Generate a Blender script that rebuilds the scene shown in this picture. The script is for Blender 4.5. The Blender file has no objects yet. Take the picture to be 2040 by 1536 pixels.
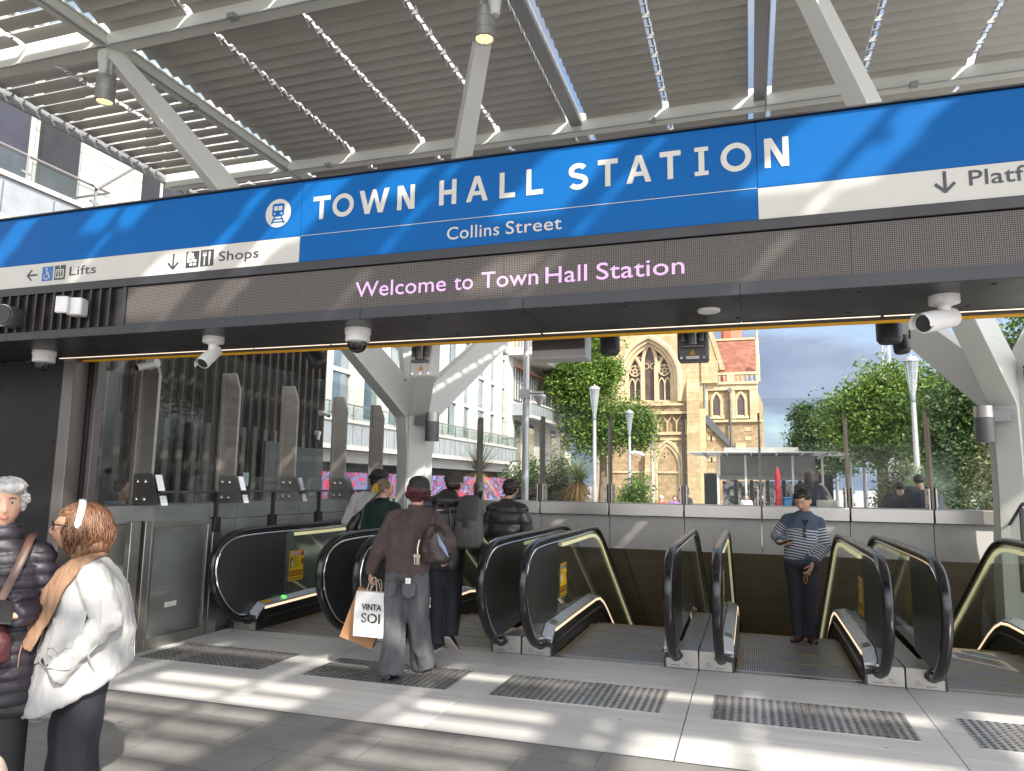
import bpy, math, random
import numpy as np
from mathutils import Vector, Matrix, noise
random.seed(7)
C = bpy.context.scene.collection
SC = bpy.context.scene
R = math.radians
PI = math.pi

# ------------------------------------------------------------------ camera
cam_d = bpy.data.cameras.new('camera')
cam = bpy.data.objects.new('camera', cam_d)
C.objects.link(cam)
cam_d.sensor_width = 36.0
cam_d.lens = 36.0 * 1453.62 / 2040.0
cam_d.clip_start = 0.05
cam_d.clip_end = 3000
yaw, pitch, roll = 0.313969799, 0.133737507, 0.0138971709
fw = Vector((-math.sin(yaw) * math.cos(pitch), math.cos(yaw) * math.cos(pitch), math.sin(pitch)))
rt = Vector((math.cos(yaw), math.sin(yaw), 0))
up = rt.cross(fw)
r2 = math.cos(roll) * rt + math.sin(roll) * up
u2 = -math.sin(roll) * rt + math.cos(roll) * up
mw = Matrix((r2, u2, -fw)).transposed().to_4x4()
mw.translation = (0, 0, 1.65)
cam.matrix_world = mw
SC.camera = cam

# ------------------------------------------------------------------ sky and sun
SUN_EL, SUN_AZ = R(37), R(135)          # azimuth clockwise from +Y: behind the camera, to the right
W = bpy.data.worlds.new('World')
SC.world = W
W.use_nodes = True
nt = W.node_tree
for n in list(nt.nodes):
    nt.nodes.remove(n)
wo = nt.nodes.new('ShaderNodeOutputWorld')
bg = nt.nodes.new('ShaderNodeBackground')
sky = nt.nodes.new('ShaderNodeTexSky')
sky.sky_type = 'NISHITA'
sky.sun_disc = False
sky.sun_elevation = SUN_EL
sky.sun_rotation = SUN_AZ
sky.air_density = 1.0
sky.dust_density = 1.2
sky.ozone_density = 1.5
tc = nt.nodes.new('ShaderNodeTexCoord')
mp = nt.nodes.new('ShaderNodeMapping')
mp.inputs['Scale'].default_value = (1.0, 1.0, 3.2)
nz = nt.nodes.new('ShaderNodeTexNoise')
nz.inputs['Scale'].default_value = 3.0
nz.inputs['Detail'].default_value = 7
nz.inputs['Roughness'].default_value = 0.55
rp = nt.nodes.new('ShaderNodeValToRGB')
rp.color_ramp.elements[0].position = 0.24
rp.color_ramp.elements[1].position = 0.54
nz2 = nt.nodes.new('ShaderNodeTexNoise')
nz2.inputs['Scale'].default_value = 5.0
nz2.inputs['Detail'].default_value = 5
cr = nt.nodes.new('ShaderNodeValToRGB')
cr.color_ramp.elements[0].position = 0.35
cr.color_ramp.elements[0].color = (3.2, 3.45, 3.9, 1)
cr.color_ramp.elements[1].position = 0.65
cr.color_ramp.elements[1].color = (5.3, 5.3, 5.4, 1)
mx = nt.nodes.new('ShaderNodeMix')
mx.data_type = 'RGBA'
L = nt.links.new
L(tc.outputs['Generated'], mp.inputs['Vector'])
L(mp.outputs['Vector'], nz.inputs['Vector'])
L(mp.outputs['Vector'], nz2.inputs['Vector'])
L(nz.outputs['Fac'], rp.inputs['Fac'])
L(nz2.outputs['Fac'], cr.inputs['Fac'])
L(rp.outputs['Color'], mx.inputs['Factor'])
L(sky.outputs['Color'], mx.inputs['A'])
# clouds on the sunward side (behind the camera) are boosted several times, as unseen fill for the shade
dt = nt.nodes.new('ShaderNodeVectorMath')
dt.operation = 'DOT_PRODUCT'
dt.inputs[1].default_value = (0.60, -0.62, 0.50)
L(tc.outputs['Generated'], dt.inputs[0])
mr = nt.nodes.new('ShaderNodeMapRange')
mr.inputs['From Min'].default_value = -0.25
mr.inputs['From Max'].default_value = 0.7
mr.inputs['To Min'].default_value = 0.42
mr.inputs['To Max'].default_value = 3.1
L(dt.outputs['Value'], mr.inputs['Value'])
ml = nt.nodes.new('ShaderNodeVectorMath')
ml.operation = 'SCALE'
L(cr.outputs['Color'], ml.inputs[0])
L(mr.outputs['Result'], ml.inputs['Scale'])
tn = nt.nodes.new('ShaderNodeMix')
tn.data_type = 'RGBA'
tn.blend_type = 'MULTIPLY'
tn.inputs['Factor'].default_value = 1.0
tm = nt.nodes.new('ShaderNodeMix')
tm.data_type = 'RGBA'
tm.inputs['A'].default_value = (0.80, 0.95, 1.22, 1)
tm.inputs['B'].default_value = (1.03, 1.0, 0.97, 1)
mr2 = nt.nodes.new('ShaderNodeMapRange')
mr2.inputs['From Min'].default_value = -0.5
mr2.inputs['From Max'].default_value = 0.15
L(dt.outputs['Value'], mr2.inputs['Value'])
L(mr2.outputs['Result'], tm.inputs['Factor'])
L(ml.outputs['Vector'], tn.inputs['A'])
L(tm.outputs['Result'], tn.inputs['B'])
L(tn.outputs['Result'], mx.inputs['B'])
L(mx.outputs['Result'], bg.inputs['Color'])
bg.inputs['Strength'].default_value = 0.14
L(bg.outputs['Background'], wo.inputs['Surface'])

sd = bpy.data.lights.new('sun', 'SUN')
sd.energy = 4.2
sd.angle = R(0.65)
sd.color = (1.0, 0.93, 0.82)
sun = bpy.data.objects.new('sun', sd)
C.objects.link(sun)
SUN = Vector((math.sin(SUN_AZ) * math.cos(SUN_EL), math.cos(SUN_AZ) * math.cos(SUN_EL), math.sin(SUN_EL)))
sun.rotation_euler = SUN.to_track_quat('Z', 'Y').to_euler()
sun.location = (8, -10, 20)

SC.view_settings.view_transform = 'Standard'
SC.view_settings.look = 'None'
SC.view_settings.exposure = 1.0
SC.view_settings.gamma = 1.0
try:
    SC.cycles.max_bounces = 9
    SC.cycles.transparent_max_bounces = 24
    SC.cycles.diffuse_bounces = 4
    SC.cycles.glossy_bounces = 4
    SC.cycles.caustics_reflective = False
    SC.cycles.caustics_refractive = False
    SC.cycles.sample_clamp_indirect = 4.0
    SC.cycles.use_denoising = True
except Exception:
    pass

# ------------------------------------------------------------------ materials
MATS = {}


def nodes_of(name):
    m = bpy.data.materials.new(name)
    m.use_nodes = True
    t = m.node_tree
    b = t.nodes['Principled BSDF']
    return m, t, b


def rgb(c, k=1.0):
    return (min(1, c[0] * k), min(1, c[1] * k), min(1, c[2] * k), 1)


def add_coords(t, scale=(1, 1, 1), space='Object'):
    tc = t.nodes.new('ShaderNodeTexCoord')
    mp = t.nodes.new('ShaderNodeMapping')
    mp.inputs['Scale'].default_value = scale
    t.links.new(tc.outputs[space], mp.inputs['Vector'])
    return mp


def mat(name, base, rough=0.5, metal=0.0, var=0.12, scale=4.0, stretch=(1, 1, 1), bump=0.0, bscale=60.0,
        emis=None, estr=0.0, rvar=0.0, alt=None, spec=0.5, coat=0.0, detail=6.0):
    """plain surface with an uneven colour, uneven gloss and an optional fine bump"""
    if name in MATS:
        return MATS[name]
    m, t, b = nodes_of(name)
    b.inputs['Roughness'].default_value = rough
    b.inputs['Metallic'].default_value = metal
    b.inputs['Specular IOR Level'].default_value = spec
    b.inputs['Coat Weight'].default_value = coat
    if var > 0 or alt or rvar:
        mp = add_coords(t, stretch)
        n = t.nodes.new('ShaderNodeTexNoise')
        n.inputs['Scale'].default_value = scale
        n.inputs['Detail'].default_value = detail
        n.inputs['Roughness'].default_value = 0.6
        t.links.new(mp.outputs['Vector'], n.inputs['Vector'])
        r = t.nodes.new('ShaderNodeValToRGB')
        r.color_ramp.elements[0].position = 0.32
        r.color_ramp.elements[1].position = 0.68
        r.color_ramp.elements[0].color = rgb(base, 1 - var)
        r.color_ramp.elements[1].color = rgb(alt, 1) if alt else rgb(base, 1 + var)
        t.links.new(n.outputs['Fac'], r.inputs['Fac'])
        t.links.new(r.outputs['Color'], b.inputs['Base Color'])
        if rvar:
            q = t.nodes.new('ShaderNodeMapRange')
            q.inputs['From Min'].default_value = 0.3
            q.inputs['From Max'].default_value = 0.7
            q.inputs['To Min'].default_value = max(0.02, rough - rvar)
            q.inputs['To Max'].default_value = min(1, rough + rvar)
            t.links.new(n.outputs['Fac'], q.inputs['Value'])
            t.links.new(q.outputs['Result'], b.inputs['Roughness'])
    else:
        b.inputs['Base Color'].default_value = rgb(base)
    if bump > 0:
        mp2 = add_coords(t, stretch)
        n2 = t.nodes.new('ShaderNodeTexNoise')
        n2.inputs['Scale'].default_value = bscale
        n2.inputs['Detail'].default_value = 4
        t.links.new(mp2.outputs['Vector'], n2.inputs['Vector'])
        bu = t.nodes.new('ShaderNodeBump')
        bu.inputs['Strength'].default_value = bump
        bu.inputs['Distance'].default_value = 0.01
        t.links.new(n2.outputs['Fac'], bu.inputs['Height'])
        t.links.new(bu.outputs['Normal'], b.inputs['Normal'])
    if emis:
        b.inputs['Emission Color'].default_value = rgb(emis)
        b.inputs['Emission Strength'].default_value = estr
    MATS[name] = m
    return m


def glass_mat(name, tint=(0.9, 0.95, 0.93), rough=0.0, refl=1.0, ior=1.45, film=0.0, film_col=(0.5, 0.5, 0.5)):
    """thin sheet of glass: sees through, mirrors at grazing angles, a little dusty"""
    if name in MATS:
        return MATS[name]
    m = bpy.data.materials.new(name)
    m.use_nodes = True
    t = m.node_tree
    t.nodes.remove(t.nodes['Principled BSDF'])
    out = t.nodes['Material Output']
    tr = t.nodes.new('ShaderNodeBsdfTransparent')
    tr.inputs['Color'].default_value = rgb(tint)
    gl = t.nodes.new('ShaderNodeBsdfGlossy')
    gl.inputs['Roughness'].default_value = rough
    gl.inputs['Color'].default_value = (refl, refl, refl, 1)
    fr = t.nodes.new('ShaderNodeFresnel')
    ge = t.nodes.new('ShaderNodeNewGeometry')
    ma = t.nodes.new('ShaderNodeMath')
    ma.operation = 'MULTIPLY_ADD'
    ma.inputs[1].default_value = 1.0 / ior - ior
    ma.inputs[2].default_value = ior
    t.links.new(ge.outputs['Backfacing'], ma.inputs[0])
    t.links.new(ma.outputs[0], fr.inputs['IOR'])
    mxs = t.nodes.new('ShaderNodeMixShader')
    t.links.new(fr.outputs['Fac'], mxs.inputs['Fac'])
    t.links.new(tr.outputs['BSDF'], mxs.inputs[1])
    t.links.new(gl.outputs['BSDF'], mxs.inputs[2])
    last = mxs
    if film > 0:
        df = t.nodes.new('ShaderNodeBsdfDiffuse')
        df.inputs['Color'].default_value = rgb(film_col)
        mp = add_coords(t, (1, 1, 1))
        n = t.nodes.new('ShaderNodeTexNoise')
        n.inputs['Scale'].default_value = 1.7
        n.inputs['Detail'].default_value = 8
        t.links.new(mp.outputs['Vector'], n.inputs['Vector'])
        q = t.nodes.new('ShaderNodeMapRange')
        q.inputs['From Min'].default_value = 0.35
        q.inputs['From Max'].default_value = 0.75
        q.inputs['To Min'].default_value = film * 0.3
        q.inputs['To Max'].default_value = film
        t.links.new(n.outputs['Fac'], q.inputs['Value'])
        m2 = t.nodes.new('ShaderNodeMixShader')
        t.links.new(q.outputs['Result'], m2.inputs['Fac'])
        t.links.new(mxs.outputs['Shader'], m2.inputs[1])
        t.links.new(df.outputs['BSDF'], m2.inputs[2])
        last = m2
    t.links.new(last.outputs['Shader'], out.inputs['Surface'])
    MATS[name] = m
    return m


def brick_mat(name, c1, c2, mortar, bw=0.5, bh=0.25, axis='xz', rough=0.85, msize=0.012, bump=0.4, bias=0.0, nvar=0.25, offset=0.5, squash=1.0):
    """coursed stone, bricks or paving"""
    if name in MATS:
        return MATS[name]
    m, t, b = nodes_of(name)
    b.inputs['Roughness'].default_value = rough
    tc = t.nodes.new('ShaderNodeTexCoord')
    sx = t.nodes.new('ShaderNodeSeparateXYZ')
    t.links.new(tc.outputs['Object'], sx.inputs['Vector'])
    cx = t.nodes.new('ShaderNodeCombineXYZ')
    t.links.new(sx.outputs[axis[0].upper()], cx.inputs['X'])
    t.links.new(sx.outputs[axis[1].upper()], cx.inputs['Y'])
    br = t.nodes.new('ShaderNodeTexBrick')
    br.offset = offset
    br.squash = squash
    br.inputs['Scale'].default_value = 1.0
    br.inputs['Brick Width'].default_value = bw
    br.inputs['Row Height'].default_value = bh
    br.inputs['Mortar Size'].default_value = msize
    br.inputs['Mortar Smooth'].default_value = 0.2
    br.inputs['Bias'].default_value = bias
    br.inputs['Color1'].default_value = rgb(c1)
    br.inputs['Color2'].default_value = rgb(c2)
    br.inputs['Mortar'].default_value = rgb(mortar)
    t.links.new(cx.outputs['Vector'], br.inputs['Vector'])
    n = t.nodes.new('ShaderNodeTexNoise')
    n.inputs['Scale'].default_value = 2.3
    n.inputs['Detail'].default_value = 9
    n.inputs['Roughness'].default_value = 0.65
    t.links.new(tc.outputs['Object'], n.inputs['Vector'])
    q = t.nodes.new('ShaderNodeMapRange')
    q.inputs['From Min'].default_value = 0.3
    q.inputs['From Max'].default_value = 0.7
    q.inputs['To Min'].default_value = 1 - nvar
    q.inputs['To Max'].default_value = 1 + nvar
    t.links.new(n.outputs['Fac'], q.inputs['Value'])
    mu = t.nodes.new('ShaderNodeMix')
    mu.data_type = 'RGBA'
    mu.blend_type = 'MULTIPLY'
    mu.inputs['Factor'].default_value = 1.0
    t.links.new(br.outputs['Color'], mu.inputs['A'])
    t.links.new(q.outputs['Result'], mu.inputs['B'])
    t.links.new(mu.outputs['Result'], b.inputs['Base Color'])
    if bump:
        bu = t.nodes.new('ShaderNodeBump')
        bu.inputs['Strength'].default_value = bump
        bu.inputs['Distance'].default_value = 0.015
        bu.invert = True
        t.links.new(br.outputs['Fac'], bu.inputs['Height'])
        t.links.new(bu.outputs['Normal'], b.inputs['Normal'])
    MATS[name] = m
    return m


def leaf_mat(name, c1, c2, trans=0.25):
    """foliage: every leaf clump its own green"""
    if name in MATS:
        return MATS[name]
    m, t, b = nodes_of(name)
    g = t.nodes.new('ShaderNodeNewGeometry')
    r = t.nodes.new('ShaderNodeValToRGB')
    r.color_ramp.elements[0].color = rgb(c1)
    r.color_ramp.elements[1].color = rgb(c2)
    t.links.new(g.outputs['Random Per Island'], r.inputs['Fac'])
    t.links.new(r.outputs['Color'], b.inputs['Base Color'])
    b.inputs['Roughness'].default_value = 0.55
    out = t.nodes['Material Output']
    tl = t.nodes.new('ShaderNodeBsdfTranslucent')
    t.links.new(r.outputs['Color'], tl.inputs['Color'])
    ms = t.nodes.new('ShaderNodeMixShader')
    ms.inputs['Fac'].default_value = trans
    t.links.new(b.outputs['BSDF'], ms.inputs[1])
    t.links.new(tl.outputs['BSDF'], ms.inputs[2])
    t.links.new(ms.outputs['Shader'], out.inputs['Surface'])
    MATS[name] = m
    return m


# ------------------------------------------------------------------ mesh builder
class MB:
    def __init__(self):
        self.v, self.f, self.m = [], [], []

    def add(self, vs, fs, mi=0):
        o = len(self.v)
        self.v += [tuple(p) for p in vs]
        self.f += [[i + o for i in f] for f in fs]
        self.m += [mi] * len(fs)
        return self

    def box(self, a, b, mi=0, M=None):
        x0, y0, z0 = a
        x1, y1, z1 = b
        vs = [Vector(p) for p in ((x0, y0, z0), (x1, y0, z0), (x1, y1, z0), (x0, y1, z0), (x0, y0, z1), (x1, y0, z1), (x1, y1, z1), (x0, y1, z1))]
        if M is not None:
            vs = [M @ p for p in vs]
        return self.add(vs, [(3, 2, 1, 0), (4, 5, 6, 7), (0, 1, 5, 4), (1, 2, 6, 5), (2, 3, 7, 6), (3, 0, 4, 7)], mi)

    def loft(self, rings, mi=0, caps=True, closed=True):
        n = len(rings[0])
        vs = [p for r in rings for p in r]
        fs = []
        for i in range(len(rings) - 1):
            for j in range(n if closed else n - 1):
                k = (j + 1) % n
                fs.append((i * n + j, i * n + k, (i + 1) * n + k, (i + 1) * n + j))
        if caps:
            fs.append(tuple(range(n - 1, -1, -1)))
            fs.append(tuple((len(rings) - 1) * n + j for j in range(n)))
        return self.add(vs, fs, mi)

    def cyl(self, p0, p1, r0, r1=None, n=16, mi=0, caps=True):
        r1 = r0 if r1 is None else r1
        p0, p1 = Vector(p0), Vector(p1)
        d = (p1 - p0).normalized()
        a = d.orthogonal().normalized()
        b = d.cross(a)
        rings = []
        for p, r in ((p0, r0), (p1, r1)):
            rings.append([p + r * (math.cos(2 * PI * k / n) * a + math.sin(2 * PI * k / n) * b) for k in range(n)])
        return self.loft(rings, mi, caps)

    def tube(self, pts, r, n=8, mi=0, caps=True, ry=None, upv=None):
        """round or elliptic tube along a path; r (and ry) a number or one number per point"""
        pts = [Vector(p) for p in pts]
        rs = r if hasattr(r, '__len__') else [r] * len(pts)
        rys = rs if ry is None else (ry if hasattr(ry, '__len__') else [ry] * len(pts))
        prev = None
        rings = []
        for i, p in enumerate(pts):
            d = (pts[min(i + 1, len(pts) - 1)] - pts[max(i - 1, 0)])
            d = d.normalized() if d.length > 1e-9 else Vector((0, 0, 1))
            if upv is not None:
                a = Vector(upv) - d * d.dot(Vector(upv))
                a = a.normalized() if a.length > 1e-6 else d.orthogonal().normalized()
            elif prev is None:
                a = d.orthogonal().normalized()
            else:
                a = (prev - d * d.dot(prev)).normalized()
            prev = a
            b = d.cross(a)
            rings.append([p + rs[i] * math.cos(2 * PI * k / n) * a + rys[i] * math.sin(2 * PI * k / n) * b for k in range(n)])
        return self.loft(rings, mi, caps)

    def prism(self, poly, ext, mi=0):
        poly = [Vector(p) for p in poly]
        ext = Vector(ext)
        n = len(poly)
        vs = poly + [p + ext for p in poly]
        fs = [tuple(range(n)), tuple(range(2 * n - 1, n - 1, -1))]
        for i in range(n):
            j = (i + 1) % n
            fs.append((j, i, n + i, n + j))
        return self.add(vs, fs, mi)

    def lathe(self, prof, c, n=24, mi=0, M=None):
        c = Vector(c)
        rings = []
        for r, z in prof:
            ring = []
            for k in range(n):
                p = Vector((r * math.cos(2 * PI * k / n), r * math.sin(2 * PI * k / n), z))
                ring.append((M @ p if M is not None else p) + c)
            rings.append(ring)
        return self.loft(rings, mi, True)

    def ball(self, c, r, n=14, mi=0, M=None):
        rr = r if hasattr(r, '__len__') else (r, r, r)
        c = Vector(c)
        rings = []
        h = max(6, n // 2)
        for i in range(h + 1):
            t = PI * i / h
            s = max(math.sin(t), 1e-3)
            ring = []
            for k in range(n):
                p = Vector((rr[0] * s * math.cos(2 * PI * k / n), rr[1] * s * math.sin(2 * PI * k / n), -rr[2] * math.cos(t)))
                ring.append((M @ p if M is not None else p) + c)
            rings.append(ring)
        return self.loft(rings, mi, True)

    def sheet(self, a, b, axis, at, mi=0):
        """flat rectangle at axis=at"""
        (a0, a1), (b0, b1) = a, b
        if axis == 'z':
            vs = [(a0, b0, at), (a1, b0, at), (a1, b1, at), (a0, b1, at)]
        elif axis == 'y':
            vs = [(a0, at, b0), (a1, at, b0), (a1, at, b1), (a0, at, b1)]
        else:
            vs = [(at, a1, b0), (at, a0, b0), (at, a0, b1), (at, a1, b1)]
        return self.add(vs, [(0, 1, 2, 3)], mi)

    def build(self, name, m, parent=None, loc=None, bev=0.0, sharp=38, smooth=True):
        me = bpy.data.meshes.new(name)
        me.from_pydata(self.v, [], self.f)
        ms = m if isinstance(m, (list, tuple)) else [m]
        for q in ms:
            me.materials.append(q)
        me.polygons.foreach_set('material_index', self.m)
        if smooth:
            me.polygons.foreach_set('use_smooth', [True] * len(self.f))
            me.set_sharp_from_angle(angle=R(sharp))
        me.update()
        o = bpy.data.objects.new(name, me)
        C.objects.link(o)
        if parent is not None:
            o.parent = parent
        if loc is not None:
            o.location = loc
        if bev:
            md = o.modifiers.new('bevel', 'BEVEL')
            md.width = bev
            md.segments = 2
            md.limit_method = 'ANGLE'
            md.angle_limit = R(40)
        return o


def tag(o, label=None, cat=None, group=None, kind=None):
    if label:
        o['label'] = label
    if cat:
        o['category'] = cat
    if group:
        o['group'] = group
    if kind:
        o['kind'] = kind
    return o


def thing(name, label, cat, loc=(0, 0, 0), rotz=0.0, group=None):
    o = bpy.data.objects.new(name, None)
    o.empty_display_size = 0.1
    C.objects.link(o)
    o.location = loc
    o.rotation_euler = (0, 0, rotz)
    return tag(o, label, cat, group)


def struct(o):
    o['kind'] = 'structure'
    return o


def copy_tree(o, parent=None):
    c = o.copy()
    C.objects.link(c)
    if parent is not None:
        c.parent = parent
    for ch in list(o.children):
        copy_tree(ch, c)
    return c


def spline(pts, k=8):
    """Catmull-Rom through the points"""
    pts = [Vector(p) for p in pts]
    out = []
    for i in range(len(pts) - 1):
        p0 = pts[max(i - 1, 0)]
        p1, p2 = pts[i], pts[i + 1]
        p3 = pts[min(i + 2, len(pts) - 1)]
        for j in range(k):
            t = j / k
            out.append(0.5 * ((2 * p1) + (p2 - p0) * t + (2 * p0 - 5 * p1 + 4 * p2 - p3) * t * t + (3 * p1 - p0 - 3 * p2 + p3) * t ** 3))
    out.append(pts[-1])
    return out


def text_verts(s, bold=0.0, spacing=1.0):
    cu = bpy.data.curves.new('lettering', 'FONT')
    cu.body = s
    cu.size = 1.0
    cu.offset = bold
    cu.space_character = spacing
    cu.resolution_u = 4
    ob = bpy.data.objects.new('lettering', cu)
    C.objects.link(ob)
    dg = bpy.context.evaluated_depsgraph_get()
    me = bpy.data.meshes.new_from_object(ob.evaluated_get(dg))
    vs = [v.co.copy() for v in me.vertices]
    fs = [tuple(p.vertices) for p in me.polygons]
    bpy.data.objects.remove(ob)
    bpy.data.meshes.remove(me)
    return vs, fs


def put_text(mb, s, x0, x1, z0, z1, y, bold=0.0, spacing=1.0, mi=0, ref=None, fn=None):
    """lettering on the plane Y=y, its left and right ends at x0..x1, the capital height z0..z1 (ref: letters that set the height)"""
    vs, fs = text_verts(s, bold, spacing)
    rv, _ = text_verts(ref or 'H', bold, spacing)
    ax0 = min(v.x for v in vs)
    ax1 = max(v.x for v in vs)
    az0 = min(v.y for v in rv)
    az1 = max(v.y for v in rv)
    q = []
    for v in vs:
        x = x0 + (v.x - ax0) / (ax1 - ax0) * (x1 - x0)
        z = z0 + (v.y - az0) / (az1 - az0) * (z1 - z0)
        q.append(fn(x, z) if fn else (x, y, z))
    mb.add(q, fs, mi)
    return mb


M_STEEL = mat('brushed_steel', (0.40, 0.385, 0.36), 0.34, 0.9, 0.06, 2.0, rvar=0.05)
M_STEEL_DK = mat('dark_steel', (0.16, 0.16, 0.165), 0.38, 1.0, 0.12, 3.0, rvar=0.08)
M_CHROME = mat('polished_steel', (0.62, 0.60, 0.57), 0.14, 1.0, 0.06, 5.0, rvar=0.05)
M_BLACK = mat('black_paint', (0.018, 0.018, 0.021), 0.42, 0.0, 0.15, 3.0, rvar=0.1)
M_RUBBER = mat('handrail_rubber', (0.010, 0.010, 0.012), 0.22, 0.0, 0.3, 8.0, rvar=0.08)
M_WHITE = mat('white_paint', (0.62, 0.63, 0.60), 0.38, 0.0, 0.05, 1.5, rvar=0.08)
M_WPLAST = mat('white_plastic', (0.72, 0.71, 0.69), 0.4, 0.0, 0.05, 12.0)
M_CONC = mat('concrete', (0.30, 0.30, 0.285), 0.75, 0.0, 0.12, 2.2, bump=0.15, bscale=25, alt=(0.35, 0.345, 0.33))
M_GLASS = glass_mat('clear_glass', (0.945, 0.965, 0.96), refl=0.55, film=0.022, film_col=(0.55, 0.58, 0.58))
M_GLASS_W = glass_mat('window_glass', (0.30, 0.36, 0.38), refl=1.0, ior=2.0)
# ------------------------------------------------------------------ ground
JX = [-5.553, -3.863, -2.169, -0.485, 1.197, 2.884]       # joints between the escalators
EC = [(JX[i] + JX[i + 1]) / 2 for i in range(5)]

m_plaza = brick_mat('plaza_paving', (0.30, 0.30, 0.295), (0.36, 0.355, 0.35), (0.10, 0.10, 0.10), 1.2, 0.6, 'xy', msize=0.01, nvar=0.15)
g = MB()
g.sheet((-600, -5.95), (-60, 600), 'z', -0.02)
g.sheet((3.6, 600), (-60, 600), 'z', -0.02)
g.sheet((-5.95, 3.6), (-60, 4.76), 'z', -0.02)
g.sheet((-5.95, 3.6), (13.2, 600), 'z', -0.02)
struct(g.build('ground', m_plaza, smooth=False))

m_pave = brick_mat('bluestone_paving', (0.165, 0.162, 0.157), (0.225, 0.221, 0.214), (0.11, 0.108, 0.105), 0.92, 0.41, 'xy', rough=0.62, msize=0.004, nvar=0.22, bump=0.25)
# scuffs and gum spots on the bluestone
t = m_pave.node_tree
b = t.nodes['Principled BSDF']
vo = t.nodes.new('ShaderNodeTexVoronoi')
vo.inputs['Scale'].default_value = 2.6
tcx = t.nodes.new('ShaderNodeTexCoord')
t.links.new(tcx.outputs['Object'], vo.inputs['Vector'])
lt = t.nodes.new('ShaderNodeMath')
lt.operation = 'LESS_THAN'
lt.inputs[1].default_value = 0.035
t.links.new(vo.outputs['Distance'], lt.inputs[0])
src = b.inputs['Base Color'].links[0].from_socket
mxg = t.nodes.new('ShaderNodeMix')
mxg.data_type = 'RGBA'
t.links.new(lt.outputs['Value'], mxg.inputs['Factor'])
t.links.new(src, mxg.inputs['A'])
mxg.inputs['B'].default_value = (0.06, 0.06, 0.06, 1)
t.links.new(mxg.outputs['Result'], b.inputs['Base Color'])
pv = MB()
pv.sheet((-14, 12), (-9, 4.748), 'z', 0.0)
struct(pv.build('pavement', m_pave, smooth=False))

m_land = mat('pale_stone_planks', (0.635, 0.63, 0.61), 0.5, 0, 0.14, 1.6, (0.35, 7.0, 1), bump=0.06, bscale=30, alt=(0.70, 0.695, 0.675), rvar=0.12, detail=9)
ld = MB()
xs = [-9.5] + JX[:] + [8.0]
ys = [4.762, 5.44, 6.24, 7.096]
for i in range(len(xs) - 1):
    for j in range(len(ys) - 1):
        ld.box((xs[i] + 0.006, ys[j] + 0.0008, -0.019), (xs[i + 1] - 0.006, ys[j + 1] - 0.0008, 0.0))
# every slab of the landing a slightly different grey
t = m_land.node_tree
b = t.nodes['Principled BSDF']
src = b.inputs['Base Color'].links[0].from_socket
ge_ = t.nodes.new('ShaderNodeNewGeometry')
mr_ = t.nodes.new('ShaderNodeMapRange')
mr_.inputs['To Min'].default_value = 0.86
mr_.inputs['To Max'].default_value = 1.06
t.links.new(ge_.outputs['Random Per Island'], mr_.inputs['Value'])
st_ = t.nodes.new('ShaderNodeTexNoise')
st_.inputs['Scale'].default_value = 0.9
st_.inputs['Detail'].default_value = 8
tcs = t.nodes.new('ShaderNodeTexCoord')
t.links.new(tcs.outputs['Object'], st_.inputs['Vector'])
ms_ = t.nodes.new('ShaderNodeMapRange')
ms_.inputs['From Min'].default_value = 0.3
ms_.inputs['From Max'].default_value = 0.6
ms_.inputs['To Min'].default_value = 0.84
ms_.inputs['To Max'].default_value = 1.03
t.links.new(st_.outputs['Fac'], ms_.inputs['Value'])
mm1 = t.nodes.new('ShaderNodeMath')
mm1.operation = 'MULTIPLY'
t.links.new(mr_.outputs['Result'], mm1.inputs[0])
t.links.new(ms_.outputs['Result'], mm1.inputs[1])
sc_ = t.nodes.new('ShaderNodeVectorMath')
sc_.operation = 'SCALE'
t.links.new(src, sc_.inputs[0])
t.links.new(mm1.outputs[0], sc_.inputs['Scale'])
vo2 = t.nodes.new('ShaderNodeTexVoronoi')
vo2.inputs['Scale'].default_value = 1.7
t.links.new(tcs.outputs['Object'], vo2.inputs['Vector'])
lt2 = t.nodes.new('ShaderNodeMath')
lt2.operation = 'LESS_THAN'
lt2.inputs[1].default_value = 0.020
t.links.new(vo2.outputs['Distance'], lt2.inputs[0])
mg2 = t.nodes.new('ShaderNodeMix')
mg2.data_type = 'RGBA'
t.links.new(lt2.outputs[0], mg2.inputs['Factor'])
t.links.new(sc_.outputs['Vector'], mg2.inputs['A'])
mg2.inputs['B'].default_value = (0.20, 0.20, 0.19, 1)
t.links.new(mg2.outputs['Result'], b.inputs['Base Color'])
struct(ld.build('landing_floor', m_land, smooth=False))
sl = MB()
sl.box((-9.5, 4.748, -0.019), (8, 4.7612, 0.001))
struct(sl.build('threshold_strip', M_STEEL_DK, smooth=False))

# warning strips on the bluestone
for k, (x0, x1) in enumerate(((-5.6, -4.62), (-6.9, -5.75))):
    s = MB()
    for j in range(4):
        y = 3.98 + j * 0.13
        s.box((x0, y, 0.0), (x1, y + 0.035, 0.004))
    o = s.build('guiding_strip', mat('steel_strip', (0.55, 0.55, 0.53), 0.3, 0.8, 0.1, 4.0), smooth=False)
    tag(o, ('pale guiding bars inlaid in the bluestone behind the white coat' if k == 0 else 'pale guiding bars inlaid in the bluestone at the left edge'), 'guiding strip', 'guiding bars set in the paving')

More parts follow.
